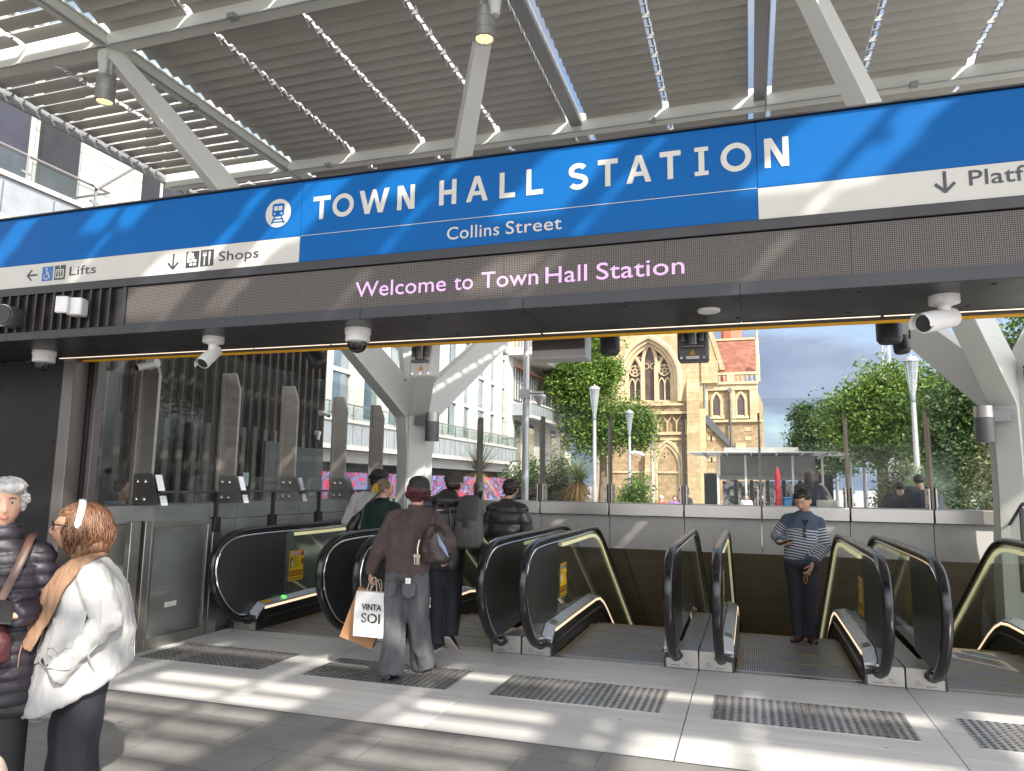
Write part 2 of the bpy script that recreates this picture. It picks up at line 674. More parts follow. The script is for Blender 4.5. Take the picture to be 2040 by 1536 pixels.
# tactile pads
pads = [(-5.47, -4.14), (-3.71, -2.37), (-2.0, -0.667), (-0.31, 1.035), (1.38, 2.72)]
pl = ['studded steel pad in front of the far left escalator, by the glass door',
      'studded steel pad under the shoes of the brown sweater',
      'studded steel pad in front of the empty middle escalator',
      'studded steel pad in front of the escalator with the striped sweater',
      'studded steel pad cut off by the right edge of the photo']
m_pad = mat('pad_steel', (0.55, 0.54, 0.53), 0.3, 0.75, 0.18, 2.0, rvar=0.10)
m_stud = mat('stud_dark_steel', (0.16, 0.155, 0.15), 0.4, 0.6, 0.2, 6.0)
for i, (x0, x1) in enumerate(pads):
    p = MB()
    p.box((x0, 5.665, 0.0), (x1, 6.315, 0.004))
    nx, ny = 24, 12
    for a in range(nx):
        for c in range(ny):
            x = x0 + (a + 0.5) * (x1 - x0) / nx
            y = 5.665 + (c + 0.5) * 0.65 / ny
            p.cyl((x, y, 0.004), (x, y, 0.0085), 0.0185, 0.014, 10, 1)
    o = p.build('tactile_pad', [m_pad, m_stud])
    tag(o, pl[i], 'tactile pad', 'studded steel pads in front of the escalators')

# ------------------------------------------------------------------ escalator well
m_soff = mat('brown_soffit', (0.36, 0.29, 0.20), 0.6, 0, 0.10, 0.8, (1, 6, 6), alt=(0.42, 0.345, 0.25))  # brown of the bounced rail light is put into this base colour
sf = MB()
SL = math.tan(R(30))
for k in range(7):
    x0, x1 = -5.9 + k * 1.36, -5.9 + (k + 1) * 1.36 - 0.012
    for j in range(4):
        y0, y1 = 11.16 + j * 3.2, 11.16 + (j + 1) * 3.2 - 0.014
        f = lambda y: 0.71 - SL * (y - 11.16)
        sf.add([(x0, y0, f(y0)), (x1, y0, f(y0)), (x1, y1, f(y1)), (x0, y1, f(y1)),
                (x0, y0, f(y0) + .05), (x1, y0, f(y0) + .05), (x1, y1, f(y1) + .05), (x0, y1, f(y1) + .05)],
               [(0, 1, 2, 3), (7, 6, 5, 4), (0, 4, 5, 1), (1, 5, 6, 2), (2, 6, 7, 3), (3, 7, 4, 0)])
struct(sf.build('tunnel_ceiling', m_soff, smooth=False))
bk = MB()
bk.add([(-5.95, 11.3, 0.78), (3.65, 11.3, 0.78), (3.65, 24.2, -6.6), (-5.95, 24.2, -6.6)], [(0, 1, 2, 3)])
bk.add([(-5.95, 7.1, -0.35), (3.65, 7.1, -0.35), (3.65, 9.2, -0.55), (-5.95, 9.2, -0.55), (3.65, 24.2, -9.2), (-5.95, 24.2, -9.2)], [(0, 1, 2, 3), (3, 2, 4, 5)])
bk.add([(-5.95, 7.1, -0.35), (3.65, 7.1, -0.35), (3.65, 7.1, -0.02), (-5.95, 7.1, -0.02)], [(0, 1, 2, 3)])
bk.add([(-5.95, 24.2, -9.2), (3.65, 24.2, -9.2), (3.65, 24.2, -6.6), (-5.95, 24.2, -6.6)], [(0, 1, 2, 3)])
struct(bk.build('escalator_pit', mat('dark_cladding', (0.05, 0.048, 0.045), 0.6), smooth=False))

# left retaining wall with its ledge, and the far wall
w = MB()
for k in range(5):
    y0, y1 = 4.95 + k * 1.26, 4.95 + (k + 1) * 1.26 - 0.008
    w.box((-6.3, y0, -6.0), (-5.9, y1, 1.195))
o = w.build('retaining_wall', M_CONC, smooth=False)
tag(struct(o), 'grey concrete wall along the left side of the escalator well', 'wall')
lg = MB()
for k in range(5):
    y0, y1 = 4.95 + k * 1.26, 4.95 + (k + 1) * 1.26 - 0.008
    lg.box((-6.34, y0, 1.2), (-5.875, y1, 1.38))
lg.build('ledge', mat('stone_ledge', (0.30, 0.30, 0.285), 0.5, 0, 0.1, 3.0), o, bev=0.006)
FX = [-4.17, -3.11, -2.03, -0.925, 0.15, 1.30, 2.32]
edges = [-5.9] + FX + [3.7]
w = MB()
for a, c in zip(edges[:-1], edges[1:]):
    w.box((a + 0.005, 11.14, 0.71), (c - 0.005, 11.5, 1.195))
o = w.build('far_wall', mat('far_wall_concrete', (0.36, 0.355, 0.34), 0.62, 0, 0.08, 1.4, alt=(0.42, 0.41, 0.39)), smooth=False)
tag(struct(o), 'pale concrete wall across the back of the escalator well', 'wall')
lg = MB()
for a, c in zip(edges[:-1], edges[1:]):
    lg.box((a + 0.007, 11.06, 1.2), (c - 0.007, 11.55, 1.385))
lg.build('ledge', M_STEEL, o, bev=0.008)
w = MB()
w.box((3.55, 7.1, -6.0), (3.9, 24, -0.02))
w.box((-6.3, 11.3, -9), (-5.95, 24, -0.02))
tag(struct(w.build('well_side_wall', M_CONC, smooth=False)), 'concrete side wall of the escalator well', 'wall')

# raised planting bed beyond the far wall
pb = MB()
pb.box((-6.3, 13.3, -0.019), (6.5, 18.5, 0.3))
struct(pb.build('raised_terrace', m_plaza, smooth=False))

# ------------------------------------------------------------------ glass fences of the well
m_fin = mat('fin_steel', (0.44, 0.41, 0.375), 0.38, 0.45, 0.12, 2.0, (1, 1, 6), rvar=0.1)
fs = thing('glass_fence', 'tall glass fence with broad steel fins along the left wall', 'glass fence', (-6.0, 8.0, 1.38))
LY = [6.0, 7.27, 8.47, 9.75, 10.93]
py = [5.05] + LY + [11.2]
for i in range(len(py) - 1):
    p = MB()
    p.box((-6.062, py[i] + 0.008, 1.381), (-6.042, py[i + 1] - 0.008, 3.15))
    o = p.build('pane', M_GLASS, fs, smooth=False)
    o.matrix_parent_inverse = Matrix.Translation((6.0, -8.0, -1.38))
for y in LY:
    p = MB()
    p.prism([(-6.035, y, 1.381), (-5.80, y, 1.381), (-5.80, y, 2.72), (-5.875, y, 2.93), (-6.035, y, 2.93)], (0, 0.035, 0))
    p.box((-6.04, y - 0.03, 1.381), (-6.005, y - 0.003, 2.93))
    f = p.build('fin', m_fin, fs, smooth=False)
    f.matrix_parent_inverse = Matrix.Translation((6.0, -8.0, -1.38))
    q = MB()
    q.prism([(-6.01, y - 0.024, 1.383), (-5.66, y - 0.024, 1.383), (-5.735, y - 0.024, 1.66), (-5.77, y - 0.024, 1.70), (-6.01, y - 0.024, 1.70)], (0, 0.022, 0))
    for dx in (-5.95, -5.85):
        for dz in (1.44, 1.62):
            q.ball((dx, y - 0.03, dz), (0.028, 0.018, 0.028), 10, 1)
    q.prism([(-5.645, y - 0.03, 1.383), (-5.615, y - 0.03, 1.383), (-5.72, y - 0.03, 1.69), (-5.74, y - 0.03, 1.69)], (0, 0.09, 0), 1)
    c = q.build('clamp', [M_STEEL, M_CHROME], f, smooth=True)
M_FENCE = glass_mat('fence_glass', (0.95, 0.97, 0.965), refl=0.10, film=0.025, film_col=(0.55, 0.58, 0.58))
fb = thing('glass_fence', 'glass fence with slim dark posts on the far steel ledge', 'glass fence', (0, 11.3, 1.385))
px = [-5.9] + FX + [2.75]
for i in range(len(px) - 1):
    p = MB()
    p.box((px[i] + 0.007, 11.31, 1.386), (px[i + 1] - 0.007, 11.33, 2.94))
    p.build('pane', M_FENCE, fb, smooth=False).matrix_parent_inverse = Matrix.Translation((0, -11.3, -1.385))
for x in FX:
    p = MB()
    p.prism([(x - 0.014, 11.305, 1.386), (x - 0.014, 11.09, 1.386), (x - 0.014, 11.09, 2.62), (x - 0.014, 11.16, 2.72), (x - 0.014, 11.305, 2.72)], (0.028, 0, 0))
    f = p.build('post', mat('bronze_steel', (0.17, 0.145, 0.12), 0.4, 0.9, 0.15, 4.0), fb, smooth=False)
    f.matrix_parent_inverse = Matrix.Translation((0, -11.3, -1.385))
    q = MB()
    for s in (-1, 1):
        q.box((x + s * 0.042 - 0.009, 11.07, 1.386), (x + s * 0.042 + 0.009, 11.30, 1.66))
        for dz in (1.43, 1.60):
            q.cyl((x + s * 0.05, 11.12, dz), (x + s * 0.075, 11.12, dz), 0.022, n=10)
    q.build('clamp', M_STEEL, f)

# low glass screen with door beside the first escalator
gs = thing('glass_screen', 'low steel framed glass screen and door beside the far left escalator', 'glass screen', (-5.63, 5.7, 0))
inv = Matrix.Translation((5.63, -5.7, 0))


def gpart(name, mb, m, bev=0.0, par=None):
    o = mb.build(name, m, par or gs, bev=bev)
    if par is None:
        o.matrix_parent_inverse = inv
    return o


for y0, y1 in ((5.60, 5.72), (5.775, 5.86), (6.73, 6.87)):
    gpart('post', MB().box((-5.66, y0, 0), (-5.60, y1, 1.24)), M_STEEL, 0.004)
gpart('post', MB().box((-5.665, 5.735, 0), (-5.64, 5.765, 1.24)), M_BLACK)
fr = MB()
fr.box((-5.65, 5.87, 0.0), (-5.61, 6.72, 0.10))
fr.box((-5.65, 5.87, 1.17), (-5.61, 6.72, 1.225))
fr.box((-5.65, 6.66, 0.10), (-5.61, 6.72, 1.17))
fr.box((-5.65, 5.87, 0.10), (-5.61, 5.90, 1.17))
gpart('door_frame', fr, M_STEEL, 0.003)
gpart('door_pane', MB().box((-5.637, 5.90, 0.10), (-5.625, 6.66, 1.17)), M_GLASS)
st = MB()
st.box((-5.624, 6.12, 0.37), (-5.621, 6.28, 0.42))
gpart('door_label', st, mat('pale_label', (0.62, 0.60, 0.50), 0.5))
gpart('pane', MB().box((-5.637, 6.88, 0.02), (-5.623, 11.0, 1.19)), M_GLASS)
gpart('base_channel', MB().box((-5.65, 6.88, 0.0), (-5.61, 7.1, 0.03)), M_STEEL_DK)
tr = MB()
tr.box((-5.65, 5.95, 1.505), (-5.61, 6.72, 1.53))
tr.box((-5.65, 6.76, 1.505), (-5.61, 11.0, 1.53))
gpart('top_rail', tr, M_STEEL_DK, 0.003)
gpart('upper_pane', MB().box((-5.636, 5.9, 1.25), (-5.624, 6.70, 1.505)), M_GLASS)
gpart('upper_pane', MB().box((-5.636, 6.76, 1.22), (-5.624, 11.0, 1.505)), M_GLASS)
for y in (6.78, 7.80, 8.82, 9.9):
    p = MB()
    p.box((-5.645, y - 0.015, 1.15), (-5.60, y + 0.015, 1.505))
    p.box((-5.66, y - 0.05, 1.08), (-5.585, y + 0.05, 1.24))
    gpart('rail_post', p, M_BLACK, 0.003)

# matching balustrade on the right, sloping down beside the last escalator
gr = thing('glass_screen', 'glass balustrade with dark sloping rail by the right column', 'glass screen', (2.95, 8.5, 0))
invr = Matrix.Translation((-2.95, -8.5, 0))
p = MB()
p.tube([(2.95, 6.9, 1.50), (2.95, 9.8, 1.50), (2.95, 9.86, 1.47), (2.95, 16, 1.47 - 6.14 * 0.53)], 0.026, 8, ry=0.018)
p.build('top_rail', M_BLACK, gr).matrix_parent_inverse = invr
p = MB()
p.prism([(2.945, 6.95, 0.05), (2.945, 9.3, 0.05), (2.945, 16, -3.5), (2.945, 16, -1.8), (2.945, 9.85, 1.46), (2.945, 6.95, 1.48)], (0.012, 0, 0))
p.build('pane', M_GLASS, gr, smooth=False).matrix_parent_inverse = invr
for y, z in ((9.85, 1.46), (8.0, 1.48), (11.6, 0.53), (13.2, -.32)):
    p = MB()
    p.box((2.93, y - 0.02, z - 1.4), (2.975, y + 0.02, z))
    p.box((2.90, y - 0.06, z - 0.95), (2.99, y + 0.06, z - 0.55))
    p.build('post', M_BLACK, gr, bev=0.003).matrix_parent_inverse = invr

# ------------------------------------------------------------------ batten clad building behind the left fence
bb = thing('batten_building', 'dark building clad in thin vertical battens behind the left fence', 'building', (-8.6, 9, 0))
invb = Matrix.Translation((8.6, -9, 0))
p = MB()
p.box((-12.0, 4.96, -0.02), (-8.6, 13.5, 4.4))
p.build('wall', mat('charcoal_cladding', (0.022, 0.022, 0.023), 0.5, 0, 0.2, 2.0), bb, smooth=False).matrix_parent_inverse = invb
p = MB()
y = 5.0
k = 0
while y < 13.48:
    p.box((-8.6, y, 0.0), (-8.53, y + 0.035, 4.4))
    y += 0.24
p.build('battens', mat('bronze_batten', (0.105, 0.085, 0.068), 0.5, 0.2, 0.2, 3.0), bb, smooth=False).matrix_parent_inverse = invb
p = MB()
y = 6.2
while y < 12.6:
    p.box((-8.46, y, 0.0), (-8.42, y + 0.10, 2.58 + 0.02 * math.sin(y * 7)))
    y += 0.30
p.build('screen_boards', mat('grey_brown_board', (0.12, 0.11, 0.10), 0.6, 0.0, 0.25, 2.0, (1, 1, .4)), bb, smooth=False).matrix_parent_inverse = invb
for (y0, y1, z1) in ((11.3, 11.75, 2.36), (12.2, 13.2, 2.30)):
    p = MB()
    p.box((-8.42, y0, 1.0), (-8.36, y1, z1))
    p.build('notice_frame', mat('notice_grey', (0.07, 0.075, 0.08), 0.35), bb, bev=0.01).matrix_parent_inverse = invb
p = MB()
p.box((-8.4, 10.75, 1.55), (-8.39, 10.9, 1.78))
p.build('paper_notice', mat('paper_pale', (0.45, 0.55, 0.58), 0.6), bb).matrix_parent_inverse = invb
# ------------------------------------------------------------------ louvred canopy
m_lou = mat('louvre_grey', (0.46, 0.45, 0.42), 0.42, 0.15, 0.07, 0.6, rvar=0.06)
m_beam = mat('beam_white', (0.60, 0.61, 0.565), 0.42, 0, 0.04, 1.0)
m_gbeam = mat('beam_grey', (0.27, 0.275, 0.28), 0.45, 0.2, 0.05, 1.0)
CZ = 7.0
can = thing('louvre_canopy', 'large flat canopy of grey louvre blades on white beams overhead', 'canopy', (0, 6, CZ))
invc = Matrix.Translation((0, -6, -CZ))


def cpart(name, mb, m, bev=0.0, par=None, smooth=True):
    o = mb.build(name, m, par or can, bev=bev, smooth=smooth)
    if par is None:
        o.matrix_parent_inverse = invc
    return o


def slat(mb, x0, x1, y, z, chord, tilt, bow=0.035, th=0.012):
    """one curved blade: arched section, thin"""
    top, bot = [], []
    ca, sa = math.cos(tilt), math.sin(tilt)
    for i in range(6):
        u = i / 5 - 0.5
        h = bow * (1 - 4 * u * u)
        for lst, hh in ((top, h + th), (bot, h)):
            yy, zz = u * chord, hh
            lst.append((y + yy * ca - zz * sa, z + yy * sa + zz * ca))
    ring = bot + top[::-1]
    mb.loft([[(x0, a, b) for a, b in ring], [(x1, a, b) for a, b in ring]])


SX = [-10.05, -8.72, -7.46, -6.16, -4.88, -3.60, -2.34, -1.01, 0.29, 1.60, 2.87, 4.15, 5.42, 6.7, 8.0]
SY = [-3.5, -0.55, 2.7, 6.47, 10.25, 14.2]
rng = random.Random(3)
# blades stand open in the two left bays; gaps overhead and at the front edge are cut, out of view, to throw sun patches
OPEN_FRONT = {9: 1, 10: 1, 12: 1, 13: 1}
SUN_GAPS = [(-1.32, -0.8, 0.55, 1.0), (0.45, 0.85, 0.40, 1.0), (1.15, 1.45, 0.5, 1.0), (2.2, 2.66, 0.4, 1.0), (3.65, 4.36, 0.35, 1.0), (-0.3, 0.15, 0.05, 0.3), (0.35, .7, .05, .3), (-2.15, -1.9, 0.45, 0.9), (2.45, 2.8, 0.0, 0.25),
        (1.9, 3.5, -3.45, -1.25), (4.3, 5.75, -3.45, -1.25), (5.95, 8.0, -3.45, -1.45)]
SHADOW_BARS = [(1.9, 3.5), (4.3, 5.75)]
BEAMX = (-7.46, -2.34, 0.29)
for i in range(len(SX) - 1):
    gx = lambda v: 0.10 if v == -7.46 else 0.155 if v in BEAMX else 0.045
    x0, x1 = SX[i] + gx(SX[i]), SX[i + 1] - gx(SX[i + 1])
    for j in range(len(SY) - 1):
        p = MB()
        ya, yb = SY[j] + 0.12, SY[j + 1] - 0.12
        y = ya + 0.08
        if i < 2:
            while y < yb - 0.05:
                slat(p, x0, x1, y, CZ + 0.14, 0.215, R(1), 0.022)
                y += 0.255
        else:
            while y < yb - 0.03:
                cuts = sorted((max(q[0], x0), min(q[1], x1)) for q in SUN_GAPS if q[2] < y < q[3] and q[1] > x0 and q[0] < x1)
                a = x0
                for c0, c1 in cuts + [(x1, x1)]:
                    if c0 - a > 0.04:
                        slat(p, a, c0, y, CZ + 0.14, 0.296, R(-15), 0.026)
                    a = max(a, c1)
                y += 0.212
            if j == 0:
                # thin blades added out of view in the front gaps, to stripe the sun on the floor
                for b0, b1 in SHADOW_BARS:
                    c0, c1 = max(b0, x0), min(b1, x1)
                    if c1 - c0 > 0.05:
                        for k in range(6):
                            slat(p, c0, c1, -1.27 - k * 0.35, CZ + 0.14, 0.13, R(0), 0.01)
        cpart('louvre_panel', p, m_lou)
# pivot rails with brackets in the gaps between the panels
for i, x in enumerate(SX):
    if x in (-7.46, -2.34, 0.29):
        continue
    for j in range(len(SY) - 1):
        p = MB()
        p.box((x - 0.013, SY[j] + 0.1, CZ + 0.20), (x + 0.013, SY[j + 1] - 0.1, CZ + 0.25))
        y = SY[j] + 0.3
        while y < SY[j + 1] - 0.15:
            p.box((x - 0.046, y, CZ + 0.13), (x + 0.046, y + 0.02, CZ + 0.20))
            p.cyl((x - 0.03, y + 0.2, CZ + 0.14), (x + 0.03, y + 0.2, CZ + 0.14), 0.014, n=6)
            y += 0.424
        cpart('pivot_rail', p, m_gbeam, smooth=False)
# main beams
for x in (-7.46, 5.42, 8.0):
    p = MB()
    p.box((x - 0.035, -3.5, CZ - 0.02), (x + 0.035, 14.3, CZ + 0.10))
    p.box((x - 0.075, -3.5, CZ - 0.05), (x + 0.075, 14.3, CZ - 0.021))
    p.box((x - 0.06, -3.5, CZ + 0.101), (x + 0.06, 14.3, CZ + 0.13))
    cpart('beam', p, m_beam, 0.004)
for x in (-2.34, 0.29):
    p = MB()
    p.box((x - 0.085, -3.5, CZ + 0.02), (x + 0.085, 14.3, CZ + 0.16))
    cpart('beam', p, m_gbeam, 0.006)
for y in (-3.5, 2.7, 6.47, 10.25, 14.2):
    p = MB()
    p.box((-10.05, y - 0.085, CZ - 0.075), (8.05, y + 0.085, CZ - 0.045))
    p.box((-10.05, y - 0.06, CZ - 0.0445), (8.05, y + 0.06, CZ + 0.22))
    cpart('cross_beam', p, m_beam, 0.004)
p = MB()
p.box((-10.11, -3.5, CZ + 0.02), (-10.055, 14.3, CZ + 0.21))
cpart('edge_beam', p, m_gbeam, 0.004)

# conduits, junction boxes and splice plates on the steelwork
p = MB()
for x in (-7.40, 0.36, 5.36):
    p.tube([(x, -3.3, CZ - 0.07), (x, 14.0, CZ - 0.07)], 0.012, 6)
for y in (6.36, 10.14, 2.59):
    p.tube([(-9.9, y, CZ - 0.09), (7.9, y, CZ - 0.09)], 0.011, 6)
cpart('conduit', p, m_gbeam)
p = MB()
for x, y in ((-7.40, 4.6), (-7.40, 7.9), (-5.5, 6.36), (-3.0, 6.36), (0.36, 7.4), (-1.2, 10.14), (2.2, 10.14), (-6.6, 10.14)):
    p.box((x - 0.05, y - 0.05, CZ - 0.11), (x + 0.05, y + 0.05, CZ - 0.052))
cpart('junction_box', p, m_gbeam, 0.006)
p = MB()
for x in (-7.46, 5.42):
    for y in (4.2, 8.4, 12.0):
        for dx in (-0.055, 0.055):
            for k in range(3):
                p.cyl((x + dx, y + k * 0.09, CZ - 0.062), (x + dx, y + k * 0.09, CZ - 0.0505), 0.013, n=6)
for y in (6.47, 10.25):
    for x in [-9 + 1.6 * k for k in range(11)]:
        for dy in (-0.06, 0.06):
            p.cyl((x, y + dy, CZ - 0.087), (x, y + dy, CZ - 0.0755), 0.013, n=6)
cpart('bolts', p, m_beam)

# tree columns
m_col = mat('column_white', (0.66, 0.67, 0.635), 0.36, 0, 0.04, 0.9, rvar=0.08)


def tree_column(cx, cy, label, arms):
    c = thing('tree_column', label, 'column', (cx, cy, -2.5), group='white branching columns carrying the canopy')
    iv = Matrix.Translation((-cx, -cy, 2.5))
    for (tx, ty) in arms:
        dx, dy = tx - cx, ty - cy
        L_ = math.hypot(dx, dy)
        d = Vector((dx / L_, dy / L_, 0))
        s = Vector((-d.y, d.x, 0))
        # centre line: out from the axis, pinched at mid height, then bending out to the roof node
        prof = [(-2.5, 0.30, 0.27, 0.32), (0.6, 0.255, 0.25, 0.27), (1.55, 0.205, 0.24, 0.215), (2.05, 0.20, 0.24, 0.21), (2.6, 0.235, 0.25, 0.25), (2.95, 0.30, 0.25, 0.31)]
        rings = []
        for z, off, hw, hd in prof:
            o = Vector((cx, cy, z)) + d * (off * 0.55)
            rings.append([o - d * (off * 0.55 + 0.005) - s * hw * 0.58, o + d * hd * 0.62 - s * hw * 0.58, o + d * hd * 0.62 + s * hw * 0.58, o - d * (off * 0.55 + 0.005) + s * hw * 0.58])
        p = MB()
        p.loft(rings)
        # arm: box section tapering towards the roof
        b0 = Vector((cx, cy, 2.83)) + d * 0.12
        tip = Vector((tx, ty, CZ - 0.05))
        ax = (tip - b0).normalized()
        nrm = s.cross(ax).normalized()
        ar = []
        for t, hw, hd in ((0.0, 0.15, 0.24), (0.12, 0.145, 0.225), (1.0, 0.075, 0.10)):
            o = b0 + (tip - b0) * t
            ar.append([o - nrm * hd - s * hw, o + nrm * hd - s * hw, o + nrm * hd + s * hw, o - nrm * hd + s * hw])
        p.loft(ar)
        # seam plates on both faces of the limb
        for sg in (-1, 1):
            for u, v in ((0, .08), (.1, .03), (.1, -.05), (.2, .05), (.2, -.03), (.3, -.0)):
                q = b0 + ax * (0.62 + u) + nrm * v * 2 + s * sg * 0.137
                p.cyl(q, q + s * sg * 0.012, 0.02, 0.012, 8)
        o = p.build('limb', m_col, c, bev=0.012)
        o.matrix_parent_inverse = iv
        f = MB()
        f.box((tx - 0.07, ty - 0.07, CZ - 0.25), (tx + 0.07, ty + 0.07, CZ - 0.076))
        f.cyl((tx, ty, CZ - 0.62), (tx, ty, CZ - 0.25), 0.05, 0.085, 12)
        o = f.build('node', m_col, c, bev=0.006)
        o.matrix_parent_inverse = iv
    return c


tree_column(-5.05, 10.6, 'white branching column behind the left escalators', [(-7.46, 6.47), (-2.34, 6.47), (-7.46, 14.2), (-2.34, 14.2)])
tree_column(3.13, 10.45, 'white branching column at the right edge of the photo', [(0.29, 6.47), (5.95, 6.47), (0.29, 14.2), (5.95, 14.2)])

# downlights hanging from the roof nodes
m_lens = mat('lamp_lens', (0.9, 0.8, 0.5), 0.3, 0, 0.1, 60, emis=(1.0, 0.80, 0.42), estr=1.15)
for (x, y, lab) in ((-7.30, 6.36, 'lit cylinder downlight hanging beside the left roof node'), (-2.46, 6.5, 'lit cylinder downlight cut by the top edge of the photo')):
    t_ = thing('downlight', lab, 'light', (x, y, CZ - 0.62), group='cylinder downlights under the canopy')
    p = MB()
    p.lathe([(0.001, 0.10), (0.105, 0.10), (0.112, 0.085), (0.112, -0.01), (0.108, -0.012), (0.108, -0.02), (0.112, -0.022), (0.112, -0.12), (0.108, -0.122), (0.108, -0.13), (0.112, -0.132), (0.112, -0.22), (0.095, -0.222), (0.092, -0.205), (0.001, -0.205)], (0, 0, 0), 28)
    p.cyl((0, 0, 0.10), (0, 0, 0.34), 0.016, n=8)
    p.cyl((-0.04, 0, 0.10), (-0.015, 0, 0.22), 0.008, n=6)
    p.cyl((0.04, 0, 0.10), (0.015, 0, 0.22), 0.008, n=6)
    p.build('housing', mat('lamp_grey', (0.36, 0.36, 0.35), 0.35, 0.6, 0.06, 5), t_)
    p = MB()
    p.lathe([(0.001, -0.212), (0.088, -0.212), (0.088, -0.2075), (0.001, -0.2075)], (0, 0, 0), 24)
    p.build('lens', m_lens, t_)
    p = MB()
    for k in range(-3, 4):
        hw = math.sqrt(max(0.0, 0.084 ** 2 - (k * 0.024) ** 2))
        p.box((-hw, k * 0.024 - 0.0022, -0.217), (hw, k * 0.024 + 0.0022, -0.2125))
    p.build('louvre_grille', M_STEEL_DK, t_)

# cylinder wall lights and small spotlights on the columns
for (x, y, z, sx, lab) in ((-4.62, 10.28, 2.58, 0.09, 'brushed cylinder wall light on the middle column'), (2.72, 10.12, 2.52, -0.09, 'brushed cylinder wall light on the right column')):
    t_ = thing('wall_light', lab, 'light', (x, y, z), group='cylinder wall lights on the columns')
    p = MB()
    p.cyl((0, 0, 0), (0, 0, 0.14), 0.105, n=24)
    p.build('upper_shell', M_STEEL, t_)
    p = MB()
    p.cyl((0, 0, -0.30), (0, 0, -0.002), 0.108, n=24)
    p.build('lower_shell', mat('lamp_dark_grey', (0.13, 0.13, 0.13), 0.45, 0.5), t_)
    p = MB()
    p.box((min(0, -sx * 3.2), -0.03, -0.05), (max(0, -sx * 3.2), 0.03, 0.09))
    p.build('bracket', M_STEEL_DK, t_)
for (x, y, z, dx, lab) in ((-5.12, 10.28, 3.22, -0.5, 'small dark spotlight in the fork of the middle column'), (3.18, 10.05, 3.08, 0.5, 'small lit spotlight in the fork of the right column')):
    t_ = thing('spotlight', lab, 'light', (x, y, z), group='small spotlights in the column forks')
    d = Vector((dx, -0.35, 0.75)).normalized()
    p = MB()
    p.cyl((0, 0, 0), d * 0.17, 0.055, n=16)
    p.box((-0.03, -0.03, -0.12), (0.03, 0.03, 0.01))
    p.build('housing', M_BLACK, t_, bev=0.003)
    p = MB()
    p.cyl(d * 0.171, d * 0.176, 0.046, n=16)
    p.build('lens', m_lens if dx > 0 else mat('dark_lens', (0.05, 0.05, 0.05), 0.1), t_)

# ------------------------------------------------------------------ entrance header
X0H, X1H = -9.0, 4.6
hd = thing('entrance_header', 'dark steel header with a yellow edge across the station entrance', 'header', (-2, 4.45, 2.68))
invh = Matrix.Translation((2, -4.45, -2.68))
m_char = mat('charcoal_metal', (0.030, 0.031, 0.035), 0.38, 0.3, 0.15, 1.2, rvar=0.1)


def hpart(name, mb, m, bev=0.0):
    o = mb.build(name, m, hd, bev=bev)
    o.matrix_parent_inverse = invh
    return o


p = MB()
for a, c in zip([X0H, -5.4, -2.34, -1.25, -0.02, 2.0], [-5.4, -2.34, -1.25, -0.02, 2.0, X1H]):
    p.box((a + 0.002, 4.045, 2.68), (c - 0.002, 4.755, 2.70))
    p.box((a + 0.002, 4.04, 2.682), (c - 0.002, 4.06, 2.742))
for x in [-5.0 + 0.62 * k for k in range(16)]:
    for y in (4.14, 4.62):
        p.cyl((x, y, 2.675), (x, y, 2.681), 0.012, n=8)
hpart('soffit', p, m_char)
p = MB()
p.box((X0H, 4.075, 2.705), (X1H, 4.93, 3.66))
hpart('core', p, M_BLACK)
p = MB()
p.box((-5.75, 4.79, 2.668), (X1H, 4.83, 2.705))
hpart('channel', p, m_char)
p = MB()
for a, c in zip([-5.72, -3.7, -3.0, -1.33, 0.8], [-3.72, -3.02, -1.35, 0.78, X1H]):
    p.box((a, 4.768, 2.6815), (c, 4.788, 2.69))
hpart('light_strip', p, mat('light_line', (0.9, 0.8, 0.66), 0.4, emis=(1.0, 0.80, 0.60), estr=0.85, var=0))
p = MB()
p.tube([(-5.6, 4.87, 2.690), (X1H, 4.87, 2.690)], 0.034, 14, upv=(0, 0, 1))
hpart('yellow_bar', p, mat('yellow_paint', (0.80, 0.40, 0.012), 0.4, 0, 0.08, 2.0))
p = MB()
p.box((X0H, 4.035, 3.0305), (X1H, 4.0745, 3.094))
p.box((X0H, 4.03, 3.662), (X1H, 4.93, 3.675))
hpart('frame_strip', p, M_BLACK, 0.004)

# the blue and white sign
SYF = 4.05
sg = thing('station_sign', 'long blue and white station name sign above the entrance', 'sign', (-2, SYF, 3.4))
invs = Matrix.Translation((2, -SYF, -3.4))


def spart(name, mb, m, par=None):
    o = mb.build(name, m, par or sg, smooth=False)
    if par is None:
        o.matrix_parent_inverse = invs
    return o


m_blue = mat('sign_blue', (0.0045, 0.100, 0.325), 0.42, 0, 0.06, 0.9, spec=0.10, rvar=.12)
m_swhite = mat('sign_white', (0.545, 0.53, 0.49), 0.5, 0, 0.05, 1.2, spec=0.15)
m_ink = mat('sign_ink', (0.03, 0.032, 0.04), 0.4, 0, 0.1)
p = MB()
xs_ = [X0H, -2.824, 0.087, 4.6]
p.box((X0H, SYF, 3.277), (-2.8255, 4.074, 3.659))
p.box((-2.8225, SYF, 3.096), (0.0855, 4.074, 3.659))
p.box((0.0885, SYF, 3.277), (X1H, 4.074, 3.659))
spart('blue_panel', p, m_blue)
for a, c in ((X0H, -4.066), (-4.0635, -2.8255), (0.0885, 2.1), (2.1025, X1H)):
    p = MB()
    p.box((a, SYF - 0.001, 3.096), (c, 4.074, 3.275))
    spart('white_panel', p, m_swhite)
SW_ = 0.0315


